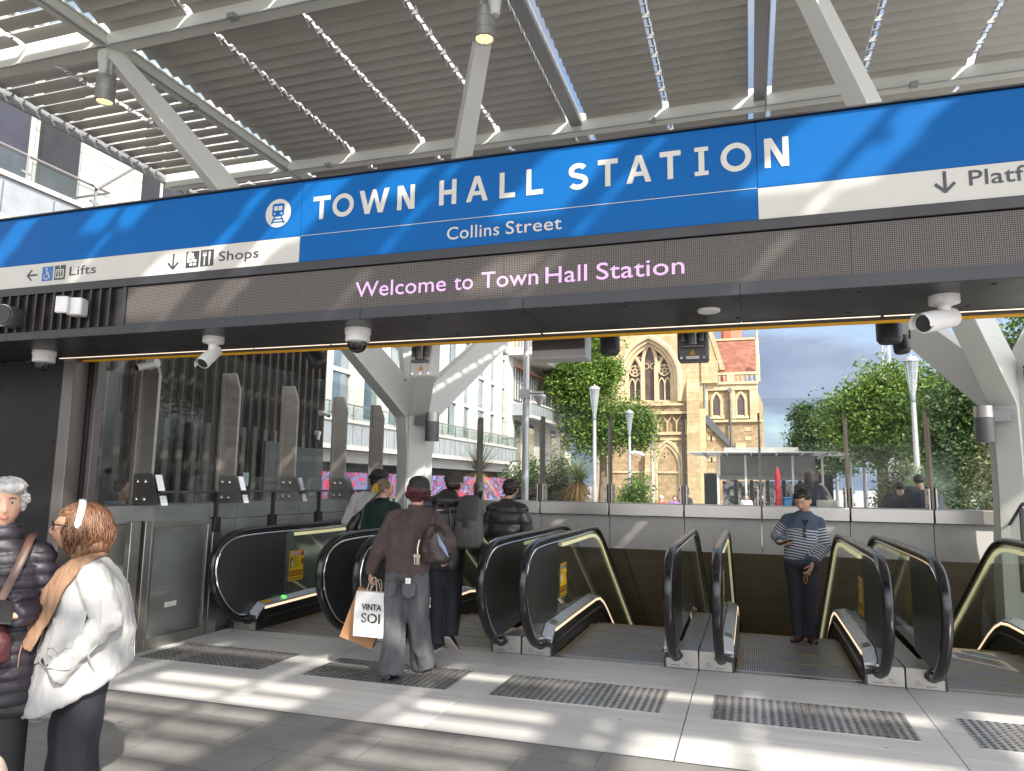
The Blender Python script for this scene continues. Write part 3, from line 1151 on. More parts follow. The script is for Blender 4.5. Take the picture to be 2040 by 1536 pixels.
def stroke(mb, pts, w_, y):
    pts = [Vector((q[0], 0, q[1])) for q in pts]
    L_, R_ = [], []
    for i, q in enumerate(pts):
        d = (pts[min(i + 1, len(pts) - 1)] - pts[max(i - 1, 0)]).normalized()
        n_ = Vector((-d.z, 0, d.x)) * w_ / 2
        L_.append((q.x + n_.x, y, q.z + n_.z))
        R_.append((q.x - n_.x, y, q.z - n_.z))
    k = len(pts)
    mb.add(R_ + L_, [(i, i + 1, k + i + 1, k + i) for i in range(k - 1)])


def block_letter(mb, ch_, x0, x1, z0, z1, y):
    w_ = SW_
    q = [0]

    def quad(*pts):
        q[0] += 1
        mb.add([(px_, y - 0.0003 * q[0], pz_) for px_, pz_ in pts], [tuple(range(len(pts)))])
    xm = (x0 + x1) / 2
    if ch_ == 'T':
        quad((x0, z1 - w_), (x1, z1 - w_), (x1, z1), (x0, z1))
        quad((xm - w_ / 2, z0), (xm + w_ / 2, z0), (xm + w_ / 2, z1 - w_), (xm - w_ / 2, z1 - w_))
    elif ch_ == 'L':
        quad((x0, z0), (x1, z0), (x1, z0 + w_), (x0, z0 + w_))
        quad((x0, z0 + w_), (x0 + w_, z0 + w_), (x0 + w_, z1), (x0, z1))
    elif ch_ == 'H':
        quad((x0, z0), (x0 + w_, z0), (x0 + w_, z1), (x0, z1))
        quad((x1 - w_, z0), (x1, z0), (x1, z1), (x1 - w_, z1))
        zm = (z0 + z1) / 2
        quad((x0 + w_, zm - w_ / 2), (x1 - w_, zm - w_ / 2), (x1 - w_, zm + w_ / 2), (x0 + w_, zm + w_ / 2))
    elif ch_ == 'I':
        quad((xm - w_ / 2, z0 + w_ * .8), (xm + w_ / 2, z0 + w_ * .8), (xm + w_ / 2, z1 - w_ * .8), (xm - w_ / 2, z1 - w_ * .8))
        quad((x0, z0), (x1, z0), (x1, z0 + w_ * .8), (x0, z0 + w_ * .8))
        quad((x0, z1 - w_ * .8), (x1, z1 - w_ * .8), (x1, z1), (x0, z1))
    elif ch_ == 'N':
        quad((x0, z0), (x0 + w_, z0), (x0 + w_, z1), (x0, z1))
        quad((x1 - w_, z0), (x1, z0), (x1, z1), (x1 - w_, z1))
        quad((x1 - w_ * 1.25, z0), (x1 - w_ * .1, z0), (x0 + w_ * 1.25, z1), (x0 + w_ * .1, z1))
    elif ch_ == 'A':
        quad((x0, z0), (x0 + w_ * 1.05, z0), (xm + w_ * .42, z1), (xm - w_ * .55, z1))
        quad((x1 - w_ * 1.05, z0), (x1, z0), (xm + w_ * .55, z1), (xm - w_ * .42, z1))
        zb = z0 + (z1 - z0) * .24
        quad((x0 + .035, zb), (x1 - .035, zb), (x1 - .042, zb + w_ * .85), (x0 + .042, zb + w_ * .85))
    elif ch_ == 'W':
        a_ = (x1 - x0)
        quad((x0 + a_ * .20, z0), (x0 + a_ * .36, z0), (x0 + a_ * .165, z1), (x0, z1))
        quad((x0 + a_ * .22, z0), (x0 + a_ * .36, z0), (xm + a_ * .065, z1), (xm - a_ * .055, z1))
        quad((x1 - a_ * .36, z0), (x1 - a_ * .22, z0), (xm + a_ * .055, z1), (xm - a_ * .065, z1))
        quad((x1 - a_ * .36, z0), (x1 - a_ * .20, z0), (x1, z1), (x1 - a_ * .165, z1))
    elif ch_ == 'O':
        rx_, rz_ = (x1 - x0) / 2, (z1 - z0) / 2
        zc_ = (z0 + z1) / 2
        stroke(mb, [(xm + (rx_ - w_ / 2) * math.cos(R(k * 9)), zc_ + (rz_ - w_ / 2) * math.sin(R(k * 9))) for k in range(41)], w_, y)
    elif ch_ == 'S':
        h_ = z1 - z0
        r_x = (x1 - x0) / 2 - w_ / 2
        rz_ = (h_ - w_) / 4
        c1_, c2_ = z1 - w_ / 2 - rz_, z0 + w_ / 2 + rz_
        pts = [(xm + r_x * .93 * math.cos(R(a)), c1_ + rz_ * math.sin(R(a))) for a in range(28, 226, 11)]
        pts += [(xm + r_x * math.cos(R(a)), c2_ + rz_ * math.sin(R(a))) for a in range(48, -153, -11)]
        stroke(mb, pts, w_, y)


yl = SYF - 0.003
for wname, ls in (('T', ()), ('TOWN', (('T', -2.733, -2.601), ('O', -2.585, -2.425), ('W', -2.385, -2.166), ('N', -2.108, -1.985))), ('HALL', (('H', -1.815, -1.698), ('A', -1.632, -1.488), ('L', -1.412, -1.312), ('L', -1.240, -1.135))),
                  ('STATION', (('S', -0.980, -0.858), ('T', -0.80, -0.682), ('A', -0.632, -0.488), ('T', -0.440, -0.322), ('I', -0.246, -0.170), ('O', -0.104, 0.060), ('N', 0.128, 0.254)))):
    if not ls:
        continue
    p = MB()
    for c_, a_, e_ in ls:
        f_ = (a_ + 2.73) / 3.0
        block_letter(p, c_, a_, e_, 3.379 + .007 * f_, 3.540 + .016 * f_, yl)
    spart('name_lettering', p, m_swhite)
p = MB()
for wd_, x0_, x1_ in (('Collins', -1.755, -1.41), ('Street', -1.368, -1.018)):
    p = MB()
    put_text(p, wd_, x0_, x1_, 3.15, 3.232, SYF - 0.003, 0.006, 1.05, ref='C' if wd_ == 'Collins' else 'S')
    spart('street_lettering', p, m_swhite)
p = MB()
p.sheet((-2.82, 0.085), (3.2755, 3.279), 'y', SYF - 0.003)
spart('dividing_line', p, m_swhite)
# round train emblem
p = MB()
ec, er = (-3.007, 3.456), 0.101


def disc(mb, cx, cz, r, y, mi=0, n=36, sx=1.0):
    mb.add([(cx + sx * r * math.cos(2 * PI * k / n), y, cz + r * math.sin(2 * PI * k / n)) for k in range(n)], [tuple(range(n))], mi)


def rect(mb, cx, cz, w_, h_, y, mi=0):
    mb.sheet((cx - w_ / 2, cx + w_ / 2), (cz - h_ / 2, cz + h_ / 2), 'y', y, mi)


def rrect(mb, cx, cz, w_, h_, r, y, mi=0):
    vs = []
    for (sx, sz, a0) in ((1, 1, 0), (-1, 1, 90), (-1, -1, 180), (1, -1, 270)):
        for k in range(6):
            a = R(a0 + k * 18)
            vs.append((cx + sx * (w_ / 2 - r) + r * math.cos(a), y, cz + sz * (h_ / 2 - r) + r * math.sin(a)))
    mb.add(vs, [tuple(range(len(vs)))], mi)


def bar(mb, a, c, wd, y, mi=0):
    a, c = Vector((a[0], 0, a[1])), Vector((c[0], 0, c[1]))
    d = (c - a).normalized()
    n_ = Vector((-d.z, 0, d.x)) * wd / 2
    mb.add([(q.x, y, q.z) for q in (a - n_, c - n_, c + n_, a + n_)], [(0, 1, 2, 3)], mi)


disc(p, ec[0], ec[1], er, SYF - 0.003)
rrect(p, ec[0], ec[1] + 0.022, 0.095, 0.092, 0.018, SYF - 0.0045, 1)
rrect(p, ec[0] - 0.018, ec[1] + 0.034, 0.031, 0.032, 0.006, SYF - 0.006, 0)
rrect(p, ec[0] + 0.018, ec[1] + 0.034, 0.031, 0.032, 0.006, SYF - 0.006, 0)
for s in (-1, 1):
    disc(p, ec[0] + s * 0.027, ec[1] - 0.004, 0.007, SYF - 0.006, 0, 12)
    bar(p, (ec[0] + s * 0.025, ec[1] - 0.026), (ec[0] + s * 0.052, ec[1] - 0.075), 0.010, SYF - 0.0045, 1)
bar(p, (ec[0] - 0.045, ec[1] - 0.042), (ec[0] + 0.045, ec[1] - 0.042), 0.009, SYF - 0.0047, 1)
bar(p, (ec[0] - 0.055, ec[1] - 0.063), (ec[0] + 0.055, ec[1] - 0.063), 0.009, SYF - 0.0047, 1)
spart('train_emblem', p, [m_swhite, m_blue])
# direction lettering
p = MB()
yk = SYF - 0.0035


def arrow(mb, cx, cz, s, ang, wd):
    c_, s_ = math.cos(ang), math.sin(ang)
    f = lambda u, v: (cx + s * (u * c_ - v * s_), cz + s * (u * s_ + v * c_))
    bar(mb, f(-1, 0), f(0.9, 0), wd, yk)
    bar(mb, f(0.15, 0.8), f(1, -0.04), wd, yk - 0.0003)
    bar(mb, f(0.15, -0.8), f(1, 0.04), wd, yk - 0.0006)


for args in ((-5.205, 3.188, 0.052, PI, 0.013), (-3.866, 3.187, 0.056, -PI / 2, 0.014), (0.99, 3.206, 0.056, -PI / 2, 0.016)):
    p = MB()
    arrow(p, *args)
    spart('direction_arrow', p, m_ink)
for wd_, x0_, x1_, z0_, z1_, bo_, rf_ in (('Lifts', -4.833, -4.575, 3.158, 3.226, 0.004, 'L'), ('Shops', -3.474, -3.146, 3.157, 3.224, 0.004, 'H'), ('Platforms', 1.098, 1.62, 3.172, 3.252, 0.008, 'P')):
    p = MB()
    put_text(p, wd_, x0_, x1_, z0_, z1_, yk, bo_, 1.03, ref=rf_)
    spart('direction_lettering', p, m_ink)
# pictograms
p = MB()
rrect(p, -5.053, 3.188, 0.107, 0.112, 0.004, yk, 1)
disc(p, -5.060, 3.226, 0.009, yk - 0.002, 0, 12)
bar(p, (-5.060, 3.213), (-5.054, 3.180), 0.009, yk - 0.002)
bar(p, (-5.058, 3.198), (-5.036, 3.198), 0.007, yk - 0.0022)
bar(p, (-5.054, 3.181), (-5.032, 3.181), 0.008, yk - 0.0024)
bar(p, (-5.034, 3.181), (-5.022, 3.156), 0.008, yk - 0.0026)
for k in range(11):
    a0, a1 = R(150 + k * 19), R(150 + (k + 1) * 19)
    bar(p, (-5.058 + .025 * math.cos(a0), 3.169 + .025 * math.sin(a0)), (-5.058 + .025 * math.cos(a1), 3.169 + .025 * math.sin(a1)), 0.007, yk - 0.002 - k * 1e-5)
spart('wheelchair_pictogram', p, [m_swhite, mat('pictogram_blue', (0.01, 0.11, 0.35), 0.35)])
p = MB()
rrect(p, -4.928, 3.189, 0.107, 0.112, 0.004, yk, 1)
rect(p, -4.928, 3.180, 0.082, 0.068, yk - 0.0015, 0)
for k in (-1, 0, 1):
    disc(p, -4.928 + k * 0.024, 3.202, 0.0065, yk - 0.003, 1, 10)
    rect(p, -4.928 + k * 0.024, 3.175, 0.014, 0.038, yk - 0.003, 1)
bar(p, (-4.928, 3.243), (-4.928, 3.222), 0.008, yk - 0.0015, 0)
spart('lift_pictogram', p, [m_swhite, m_ink])
p = MB()
rrect(p, -3.699, 3.188, 0.112, 0.118, 0.004, yk, 1)
rect(p, -3.715, 3.200, 0.055, 0.07, yk - 0.0015, 0)
rect(p, -3.722, 3.239, 0.026, 0.010, yk - 0.0015, 0)
rect(p, -3.690, 3.165, 0.068, 0.052, yk - 0.0022, 1)
rect(p, -3.690, 3.163, 0.060, 0.044, yk - 0.003, 0)
rect(p, -3.690, 3.163, 0.060, 0.006, yk - 0.0038, 1)
rect(p, -3.690, 3.163, 0.006, 0.044, yk - 0.0042, 1)
bar(p, (-3.69, 3.187), (-3.705, 3.202), 0.007, yk - 0.0034, 0)
bar(p, (-3.69, 3.187), (-3.675, 3.202), 0.007, yk - 0.0036, 0)
spart('gift_pictogram', p, [m_swhite, m_ink])
p = MB()
rrect(p, -3.574, 3.189, 0.112, 0.118, 0.004, yk, 1)
rect(p, -3.594, 3.172, 0.010, 0.07, yk - 0.0015, 0)
rect(p, -3.594, 3.209, 0.034, 0.012, yk - 0.0018, 0)
for k in (-1, 0, 1):
    rect(p, -3.594 + k * 0.0125, 3.223, 0.006, 0.024, yk - 0.0015, 0)
rrect(p, -3.552, 3.205, 0.017, 0.062, 0.008, yk - 0.0015, 0)
rect(p, -3.552, 3.160, 0.011, 0.046, yk - 0.0018, 0)
spart('cutlery_pictogram', p, [m_swhite, m_ink])

# the LED display
led = thing('led_display', 'long dark dot matrix display with pink welcome text under the sign', 'display', (-1, SYF, 2.89))
invl = Matrix.Translation((1, -SYF, -2.89))
if True:
    m, t, b = nodes_of('led_face')
    tcx = t.nodes.new('ShaderNodeTexCoord')
    sx = t.nodes.new('ShaderNodeSeparateXYZ')
    t.links.new(tcx.outputs['Object'], sx.inputs['Vector'])
    outs = []
    for ax in ('X', 'Z'):
        mm = t.nodes.new('ShaderNodeMath')
        mm.operation = 'MULTIPLY'
        mm.inputs[1].default_value = 1 / 0.0105
        t.links.new(sx.outputs[ax], mm.inputs[0])
        fr_ = t.nodes.new('ShaderNodeMath')
        fr_.operation = 'FRACT'
        t.links.new(mm.outputs[0], fr_.inputs[0])
        gt = t.nodes.new('ShaderNodeMath')
        gt.operation = 'GREATER_THAN'
        gt.inputs[1].default_value = 0.36
        t.links.new(fr_.outputs[0], gt.inputs[0])
        outs.append(gt)
    mul = t.nodes.new('ShaderNodeMath')
    mul.operation = 'MULTIPLY'
    t.links.new(outs[0].outputs[0], mul.inputs[0])
    t.links.new(outs[1].outputs[0], mul.inputs[1])
    mxl = t.nodes.new('ShaderNodeMix')
    mxl.data_type = 'RGBA'
    mxl.inputs['A'].default_value = (0.018, 0.014, 0.013, 1)
    mxl.inputs['B'].default_value = (0.165, 0.145, 0.13, 1)
    t.links.new(mul.outputs[0], mxl.inputs['Factor'])
    t.links.new(mxl.outputs['Result'], b.inputs['Base Color'])
    b.inputs['Roughness'].default_value = 0.6
    m_led = m
p = MB()
xe = [-4.262, -3.3, -2.34, -1.38, -0.42, 0.54, 1.5, 2.46, 3.42, X1H]
for a, c in zip(xe[:-1], xe[1:]):
    p.box((a + 0.0008, SYF + 0.002, 2.757), (c - 0.0008, 4.0744, 3.026))
o = p.build('screen', m_led, led, smooth=False)
o.matrix_parent_inverse = invl
m, t, b = nodes_of('led_pink')
b.inputs['Base Color'].default_value = (0.3, 0.2, 0.3, 1)
tcx = t.nodes.new('ShaderNodeTexCoord')
sx = t.nodes.new('ShaderNodeSeparateXYZ')
t.links.new(tcx.outputs['Object'], sx.inputs['Vector'])
ch = []
for ax in ('X', 'Z'):
    mm = t.nodes.new('ShaderNodeMath')
    mm.operation = 'MULTIPLY'
    mm.inputs[1].default_value = 2 * PI / 0.0105
    t.links.new(sx.outputs[ax], mm.inputs[0])
    si = t.nodes.new('ShaderNodeMath')
    si.operation = 'SINE'
    t.links.new(mm.outputs[0], si.inputs[0])
    ch.append(si)
ad = t.nodes.new('ShaderNodeMath')
ad.operation = 'ADD'
t.links.new(ch[0].outputs[0], ad.inputs[0])
t.links.new(ch[1].outputs[0], ad.inputs[1])
mr = t.nodes.new('ShaderNodeMapRange')
mr.inputs['From Min'].default_value = -2
mr.inputs['From Max'].default_value = 1
mr.inputs['To Min'].default_value = 0.16
mr.inputs['To Max'].default_value = 0.50
t.links.new(ad.outputs[0], mr.inputs['Value'])
t.links.new(mr.outputs['Result'], b.inputs['Emission Strength'])
b.inputs['Emission Color'].default_value = (0.95, 0.52, 1.0, 1)
for wd_, x0_, x1_ in (('Welcome', -2.386, -1.754), ('to', -1.70, -1.575), ('Town', -1.52, -1.161), ('Hall', -1.116, -0.866), ('Station', -0.81, -0.313)):
    p = MB()
    put_text(p, wd_, x0_, x1_, 2.826, 2.924, SYF - 0.0006, 0.004, 1.02, ref='H')
    o = p.build('display_text', m, led, smooth=False)
    o.matrix_parent_inverse = invl
p = MB()
p.box((-4.30, SYF - 0.006, 2.742), (-4.264, 4.0743, 3.03))
p.box((-4.262, SYF - 0.006, 2.7425), (X1H, 4.0743, 2.755))
o = p.build('bezel', m_char, led, smooth=False)
o.matrix_parent_inverse = invl
# dark batten panel left of the display with its two sensors
p = MB()
p.box((-9.0, 4.062, 2.744), (-4.302, 4.0742, 3.029))
for k in range(52):
    x = -9.0 + k * 0.09
    p.box((x, 4.03, 2.745), (x + 0.016, 4.0615, 3.029))
hpart('ribbed_panel', p, mat('rib_black', (0.016, 0.013, 0.013), 0.4, 0, 0.3, 4))
s_ = thing('white_sensor', 'small white box sensor on the ribbed panel', 'sensor', (-4.66, 4.03, 2.885))
MM = Matrix.Rotation(R(18), 4, 'Z')
p = MB().box((-0.055, -0.10, -0.065), (0.055, 0.0, 0.065), M=MM)
p.build('housing', M_WPLAST, s_, bev=0.012)
p = MB().box((-0.115, -0.135, -0.06), (-0.025, -0.105, 0.065), M=MM)
p.build('front_cover', M_WPLAST, s_, bev=0.01)
s_ = thing('round_sensor', 'round black sensor with silver rim on the ribbed panel', 'sensor', (-5.34, 4.03, 2.855))
p = MB().cyl((0, 0.03, 0), (0.02, -0.10, 0.0), 0.085, n=24)
p.build('rim', M_STEEL, s_)
p = MB().cyl((0.02, -0.101, 0), (0.022, -0.112, 0), 0.078, n=24)
p.build('face', M_BLACK, s_)

# black jamb wall and steel reveals at the left of the opening
jb = thing('entrance_jamb', 'black panelled wall with a steel edge left of the opening', 'wall', (-6, 4.8, 0))
invj = Matrix.Translation((6, -4.8, 0))
p = MB()
for a, c in ((-9.0, -6.45), (-6.447, -5.672)):
    p.box((a, 4.785, 0.0), (c, 4.93, 2.667))
for z in (0.3, 0.85, 1.4, 1.95, 2.45):
    for x in (-5.72, -6.40, -6.50):
        p.cyl((x, 4.786, z), (x, 4.779, z), 0.009, n=8)
p.build('black_panel', mat('jamb_black', (0.0055, 0.0052, 0.0065), 0.45, 0.0, 0.3, 1.5, rvar=0.1, spec=0.25), jb, smooth=False).matrix_parent_inverse = invj
p = MB()
p.box((-5.67, 4.78, 0.0), (-5.545, 4.93, 2.667))
p.build('steel_edge', mat('jamb_steel', (0.13, 0.118, 0.108), 0.38, 0.6, 0.12, 1.2, rvar=.06), jb, bev=0.004).matrix_parent_inverse = invj
p = MB()
p.box((-5.50, 4.94, 0.0), (-5.45, 5.02, 2.70))
p.build('steel_edge', mat('jamb_steel', (0, 0, 0)), jb, bev=0.003).matrix_parent_inverse = invj
p = MB()
p.box((-5.90, 4.935, 1.385), (-5.505, 4.95, 3.0))
p.build('black_panel', M_BLACK, jb).matrix_parent_inverse = invj


# ------------------------------------------------------------------ devices on and behind the header
def dome(x, y, z, lab, smoked):
    d = thing('dome_camera', lab, 'camera', (x, y, z), group='white dome cameras under the header')
    p = MB().lathe([(0.001, 0.0), (0.088, 0.0), (0.088, -0.035), (0.080, -0.05), (0.083, -0.052), (0.083, -0.088), (0.072, -0.095), (0.001, -0.095)], (0, 0, 0), 28)
    p.build('housing', M_WPLAST, d)
    pr = [(0.068, -0.0955), (0.068, -0.105)] + [(0.066 * math.cos(a), -0.105 - 0.062 * math.sin(a)) for a in [R(k * 12) for k in range(1, 8)]] + [(0.001, -0.167)]
    p = MB().lathe(pr, (0, 0, 0), 24)
    p.build('bubble', glass_mat('smoked_dome', (0.10, 0.10, 0.11), refl=0.9, ior=1.7) if smoked else glass_mat('clear_dome', (0.6, 0.6, 0.62), refl=0.9, ior=1.6), d)
    p = MB().ball((0.0, -0.01, -0.115), 0.036, 12)
    p.build('lens', M_BLACK, d)


dome(-5.51, 4.46, 2.68, 'white dome camera on the soffit at the far left', False)
dome(-2.507, 4.31, 2.68, 'white dome camera with smoked bubble above the green jacket', True)


def bullet(x, y, z, dirv, lab, L_=0.24, r=0.048):
    d = thing('bullet_camera', lab, 'camera', (x, y, z), group='white bullet cameras under the header')
    dv = Vector(dirv).normalized()
    p = MB().lathe([(0.001, 0.0), (0.075, 0.0), (0.075, -0.042), (0.05, -0.05), (0.032, -0.058), (0.032, -0.13), (0.001, -0.135)], (0, 0, 0), 24)
    p.build('mount', M_WPLAST, d)
    c0 = Vector((0, 0, -0.125))
    p = MB().cyl(c0 - dv * 0.06, c0 + dv * (L_ - 0.06), r, r * 1.02, 20)
    s = dv.cross(Vector((0, 0, 1))).normalized()
    u = s.cross(dv)
    hood = []
    for q in (c0 + dv * (L_ - 0.16), c0 + dv * (L_ - 0.02)):
        hood.append([q + (r * 1.12) * (math.cos(a) * s + math.sin(a) * u) for a in [R(-20 + k * 22) for k in range(11)]])
    p.loft(hood, closed=False, caps=False)
    p.build('body', M_WPLAST, d)
    p = MB().cyl(c0 + dv * (L_ - 0.059), c0 + dv * (L_ - 0.056), r * 0.86, n=18)
    p.build('lens', M_BLACK, d)


bullet(-3.696, 4.31, 2.68, (0.15, -0.75, -0.55), 'white bullet camera under the header pointing at the viewer', 0.20, 0.045)
bullet(1.02, 4.34, 2.68, (-0.62, -0.62, -0.22), 'large white bullet camera under the header at the right', 0.25, 0.052)


def side_cam(x, y, z, dv, lab):
    d = thing('wall_camera', lab, 'camera', (x, y, z), group='white cameras beyond the glass')
    dv = Vector(dv).normalized()
    p = MB().cyl((0, 0, 0), (0.10, 0.0, 0.01), 0.06, 0.045, 18)
    p.build('mount', M_WPLAST, d)
    p = MB().cyl(Vector((0.08, 0, 0)), Vector((0.08, 0, 0)) + dv * 0.20, 0.028, 0.035, 16)
    p.build('body', M_WPLAST, d)
    p = MB().cyl(Vector((0.08, 0, 0)) + dv * 0.201, Vector((0.08, 0, 0)) + dv * 0.205, 0.03, n=14)
    p.build('lens', M_BLACK, d)


side_cam(-5.80, 5.86, 2.81, (-0.25, -0.8, -0.3), 'white camera on the first fin behind the glass at left')
side_cam(-8.50, 13.2, 3.05, (0.8, -0.2, -0.3), 'upper white camera on the corner of the batten building')
side_cam(-8.50, 13.1, 2.62, (0.2, -0.5, -0.6), 'lower white camera on the corner of the batten building')

p = MB().lathe([(0.001, 0), (0.062, 0), (0.066, 0.008), (0.066, 0.014), (0.001, 0.014)], (-0.20, 4.345, 2.666), 28)
tag(p.build('ceiling_speaker', M_WPLAST), 'flush round white speaker in the dark soffit', 'speaker')


def can_speaker(x, y, z, dv, lab, r=0.075, L_=0.17):
    d = thing('cylinder_speaker', lab, 'speaker', (x, y, z), group='black cylinders hanging behind the header')
    dv = Vector(dv).normalized()
    p = MB()
    e = dv * L_
    p.cyl((0, 0, 0), e * 0.86, r, r, 24)
    p.cyl(e * 0.861, e, r * 0.99, r * 0.80, 24)
    p.build('body', M_BLACK, d)
    p = MB().box((-0.02, -0.01, -0.03), (0.02, 0.012, 0.10))
    p.box((-r - 0.012, -0.012, -0.02), (-r - 0.003, 0.012, 0.05))
    p.box((r + 0.003, -0.012, -0.02), (r + 0.012, 0.012, 0.05))
    p.build('bracket', M_BLACK, d)


can_speaker(-3.47, 5.2, 2.76, (0.45, 0.1, -0.75), 'black cylinder speaker hanging before the batten building', 0.07, 0.19)
can_speaker(-0.942, 5.2, 2.76, (0.02, -0.05, -1), 'black cylinder speaker hanging before the plane tree', 0.072, 0.17)
can_speaker(0.893, 5.2, 2.755, (0.0, -0.05, -1), 'black cylinder speaker hanging against the sky', 0.078, 0.165)
can_speaker(1.12, 6.1, 2.80, (0.1, -0.1, -1), 'small black cylinder speaker behind the large bullet camera', 0.06, 0.13)


def motor(x, y, z, lab, w_, h_, cm):
    d = thing('gate_motor', lab, 'gate motor', (x, y, z), group='gate motors hanging behind the header')
    p = MB().box((-w_ / 2, 0, -h_), (w_ / 2, 0.16, 0.12))
    p.build('back_plate', cm, d, bev=0.018)
    p = MB()
    p.cyl((0, -0.03, -h_ * 0.52), (0, -0.03, 0.12), 0.034, n=18)
    p.box((-w_ * 0.36, -0.05, -h_ * 0.60), (w_ * 0.36, -0.002, -h_ * 0.52))
    p.box((-w_ * 0.36, -0.035, -h_ * 0.40), (-w_ * 0.22, -0.002, -h_ * 0.10))
    p.box((w_ * 0.22, -0.035, -h_ * 0.40), (w_ * 0.36, -0.002, -h_ * 0.10))
    p.build('motor_unit', M_STEEL_DK, d, bev=0.004)
    p = MB()
    p.add([(-0.022, -0.003, -h_ * 0.82), (0.022, -0.003, -h_ * 0.82), (0, -0.003, -h_ * 0.82 + 0.038)], [(0, 1, 2)])
    p.build('warning_triangle', mat('warning_amber', (0.75, 0.30, 0.02), 0.5), d)
    p = MB()
    for sx_ in (-1, 0, 1):
        p.cyl((sx_ * w_ * 0.36, -0.008, -h_ * 0.92), (sx_ * w_ * 0.36, -0.0005, -h_ * 0.92), 0.009, n=10)
    p.build('screws', M_CHROME, d)
    return d


motor(-2.41, 5.12, 2.72, 'pale gate motor plate with amber triangle beside the middle column', 0.19, 0.25, M_WPLAST)
mo = motor(-0.35, 5.12, 2.72, 'dark gate motor plate with amber triangle in front of the church', 0.21, 0.205, mat('plate_grey', (0.10, 0.10, 0.105), 0.4, 0.3))
p = MB().sheet((-0.045, 0.045), (-0.198, -0.176), 'y', -0.004)
p.build('white_tag', M_WPLAST, mo)
hb = thing('hanging_light_box', 'wide grey light box hanging in front of the tree tops', 'light box', (-1.33, 5.2, 2.7))
p = MB().box((-0.205, 0, -0.118), (0.205, 0.22, 0.10))
p.build('housing', mat('box_grey', (0.45, 0.46, 0.47), 0.4), hb, bev=0.006)
p = MB().box((-0.202, -0.006, -0.055), (0.20, -0.001, 0.10))
p.box((-0.202, -0.007, -0.112), (0.20, -0.002, -0.062), 1)
for k in range(14):
    if 5 < k < 8:
        continue
    p.cyl((-0.18 + k * 0.028, -0.012, -0.098), (-0.18 + k * 0.028, -0.0075, -0.098), 0.006, n=8, mi=1)
p.build('front_panel', [mat('panel_brown_grey', (0.085, 0.08, 0.078), 0.4), mat('box_pale', (0.42, 0.42, 0.43), 0.4)], hb)
# ------------------------------------------------------------------ escalators
m_deck = mat('deck_steel', (0.66, 0.70, 0.76), 0.2, 0.45, 0.05, 2.0, rvar=0.05)  # pale blue of the mirrored sky is put into the base colour
m_skirt = mat('skirt_black', (0.02, 0.02, 0.022), 0.3, 0.2, 0.2, 3.0)
m_panel = mat('newel_panel_steel', (0.11, 0.113, 0.12), 0.25, 0.6, 0.03, 0.8, (1, 1, 2), rvar=0.015, detail=1)
m_escglass = glass_mat('balustrade_glass', (0.91, 0.94, 0.925), film=0.04, film_col=(0.5, 0.5, 0.45))
m_glow = mat('rail_light', (0.8, 0.8, 0.45), 0.4, emis=(0.80, 0.76, 0.42), estr=0.21, var=0)
m_warm = mat('skirt_light', (0.9, 0.7, 0.5), 0.4, emis=(1.0, 0.74, 0.50), estr=0.55, var=0)
m_yel = mat('safety_yellow', (0.30, 0.20, 0.06), 0.6, 0, 0.3, 9)
m_label_y = mat('label_yellow', (0.75, 0.52, 0.02), 0.45)
m_label_r = mat('label_dark_red', (0.28, 0.02, 0.015), 0.45)
m_label_o = mat('label_orange_red', (0.62, 0.10, 0.03), 0.45)
# grooved treads
m, t, b = nodes_of('grooved_tread')
tcx = t.nodes.new('ShaderNodeTexCoord')
wv = t.nodes.new('ShaderNodeTexWave')
wv.bands_direction = 'X'
wv.inputs['Scale'].default_value = 15.0
wv.inputs['Distortion'].default_value = 0.0
t.links.new(tcx.outputs['Object'], wv.inputs['Vector'])
r_ = t.nodes.new('ShaderNodeValToRGB')
r_.color_ramp.elements[0].position = 0.35
r_.color_ramp.elements[0].color = (0.17, 0.165, 0.16, 1)
r_.color_ramp.elements[1].position = 0.6
r_.color_ramp.elements[1].color = (0.52, 0.51, 0.50, 1)
t.links.new(wv.outputs['Fac'], r_.inputs['Fac'])
n_ = t.nodes.new('ShaderNodeTexNoise')
n_.inputs['Scale'].default_value = 3.0
n_.inputs['Detail'].default_value = 6
t.links.new(tcx.outputs['Object'], n_.inputs['Vector'])
mm_ = t.nodes.new('ShaderNodeMix')
mm_.data_type = 'RGBA'
mm_.blend_type = 'MULTIPLY'
mm_.inputs['Factor'].default_value = 0.6
t.links.new(r_.outputs['Color'], mm_.inputs['A'])
t.links.new(n_.outputs['Color'], mm_.inputs['B'])
t.links.new(mm_.outputs['Result'], b.inputs['Base Color'])
b.inputs['Metallic'].default_value = 0.35
b.inputs['Roughness'].default_value = 0.42
m_tread = m

RAILP = spline([(0, -0.02, 0.12), (0, -0.22, 0.155), (0, -0.43, 0.30), (0, -0.60, 0.52), (0, -0.655, 0.75), (0, -0.575, 0.95), (0, -0.36, 1.065), (0, -0.05, 1.095), (0, 0.5, 1.10), (0, 1.4, 1.10), (0, 2.35, 1.10), (0, 2.75, 1.045), (0, 3.1, 0.90), (0, 3.6, 0.61), (0, 5.5, -0.487), (0, 9.0, -2.507)], 6)
DECKP = [(0.0, 0.175), (0.13, 0.262), (1.0, 0.27), (2.15, 0.27), (2.4, 0.245), (2.65, 0.16), (2.9, 0.035), (3.4, -0.253), (9.0, -3.485)]


def off2(pts, d):
    out = []
    for i, p in enumerate(pts):
        a = pts[min(i + 1, len(pts) - 1)] - pts[max(i - 1, 0)]
        nrm = Vector((0, -a.z, a.y)).normalized()   # to the left of travel
        out.append(p - nrm * d)
    return out


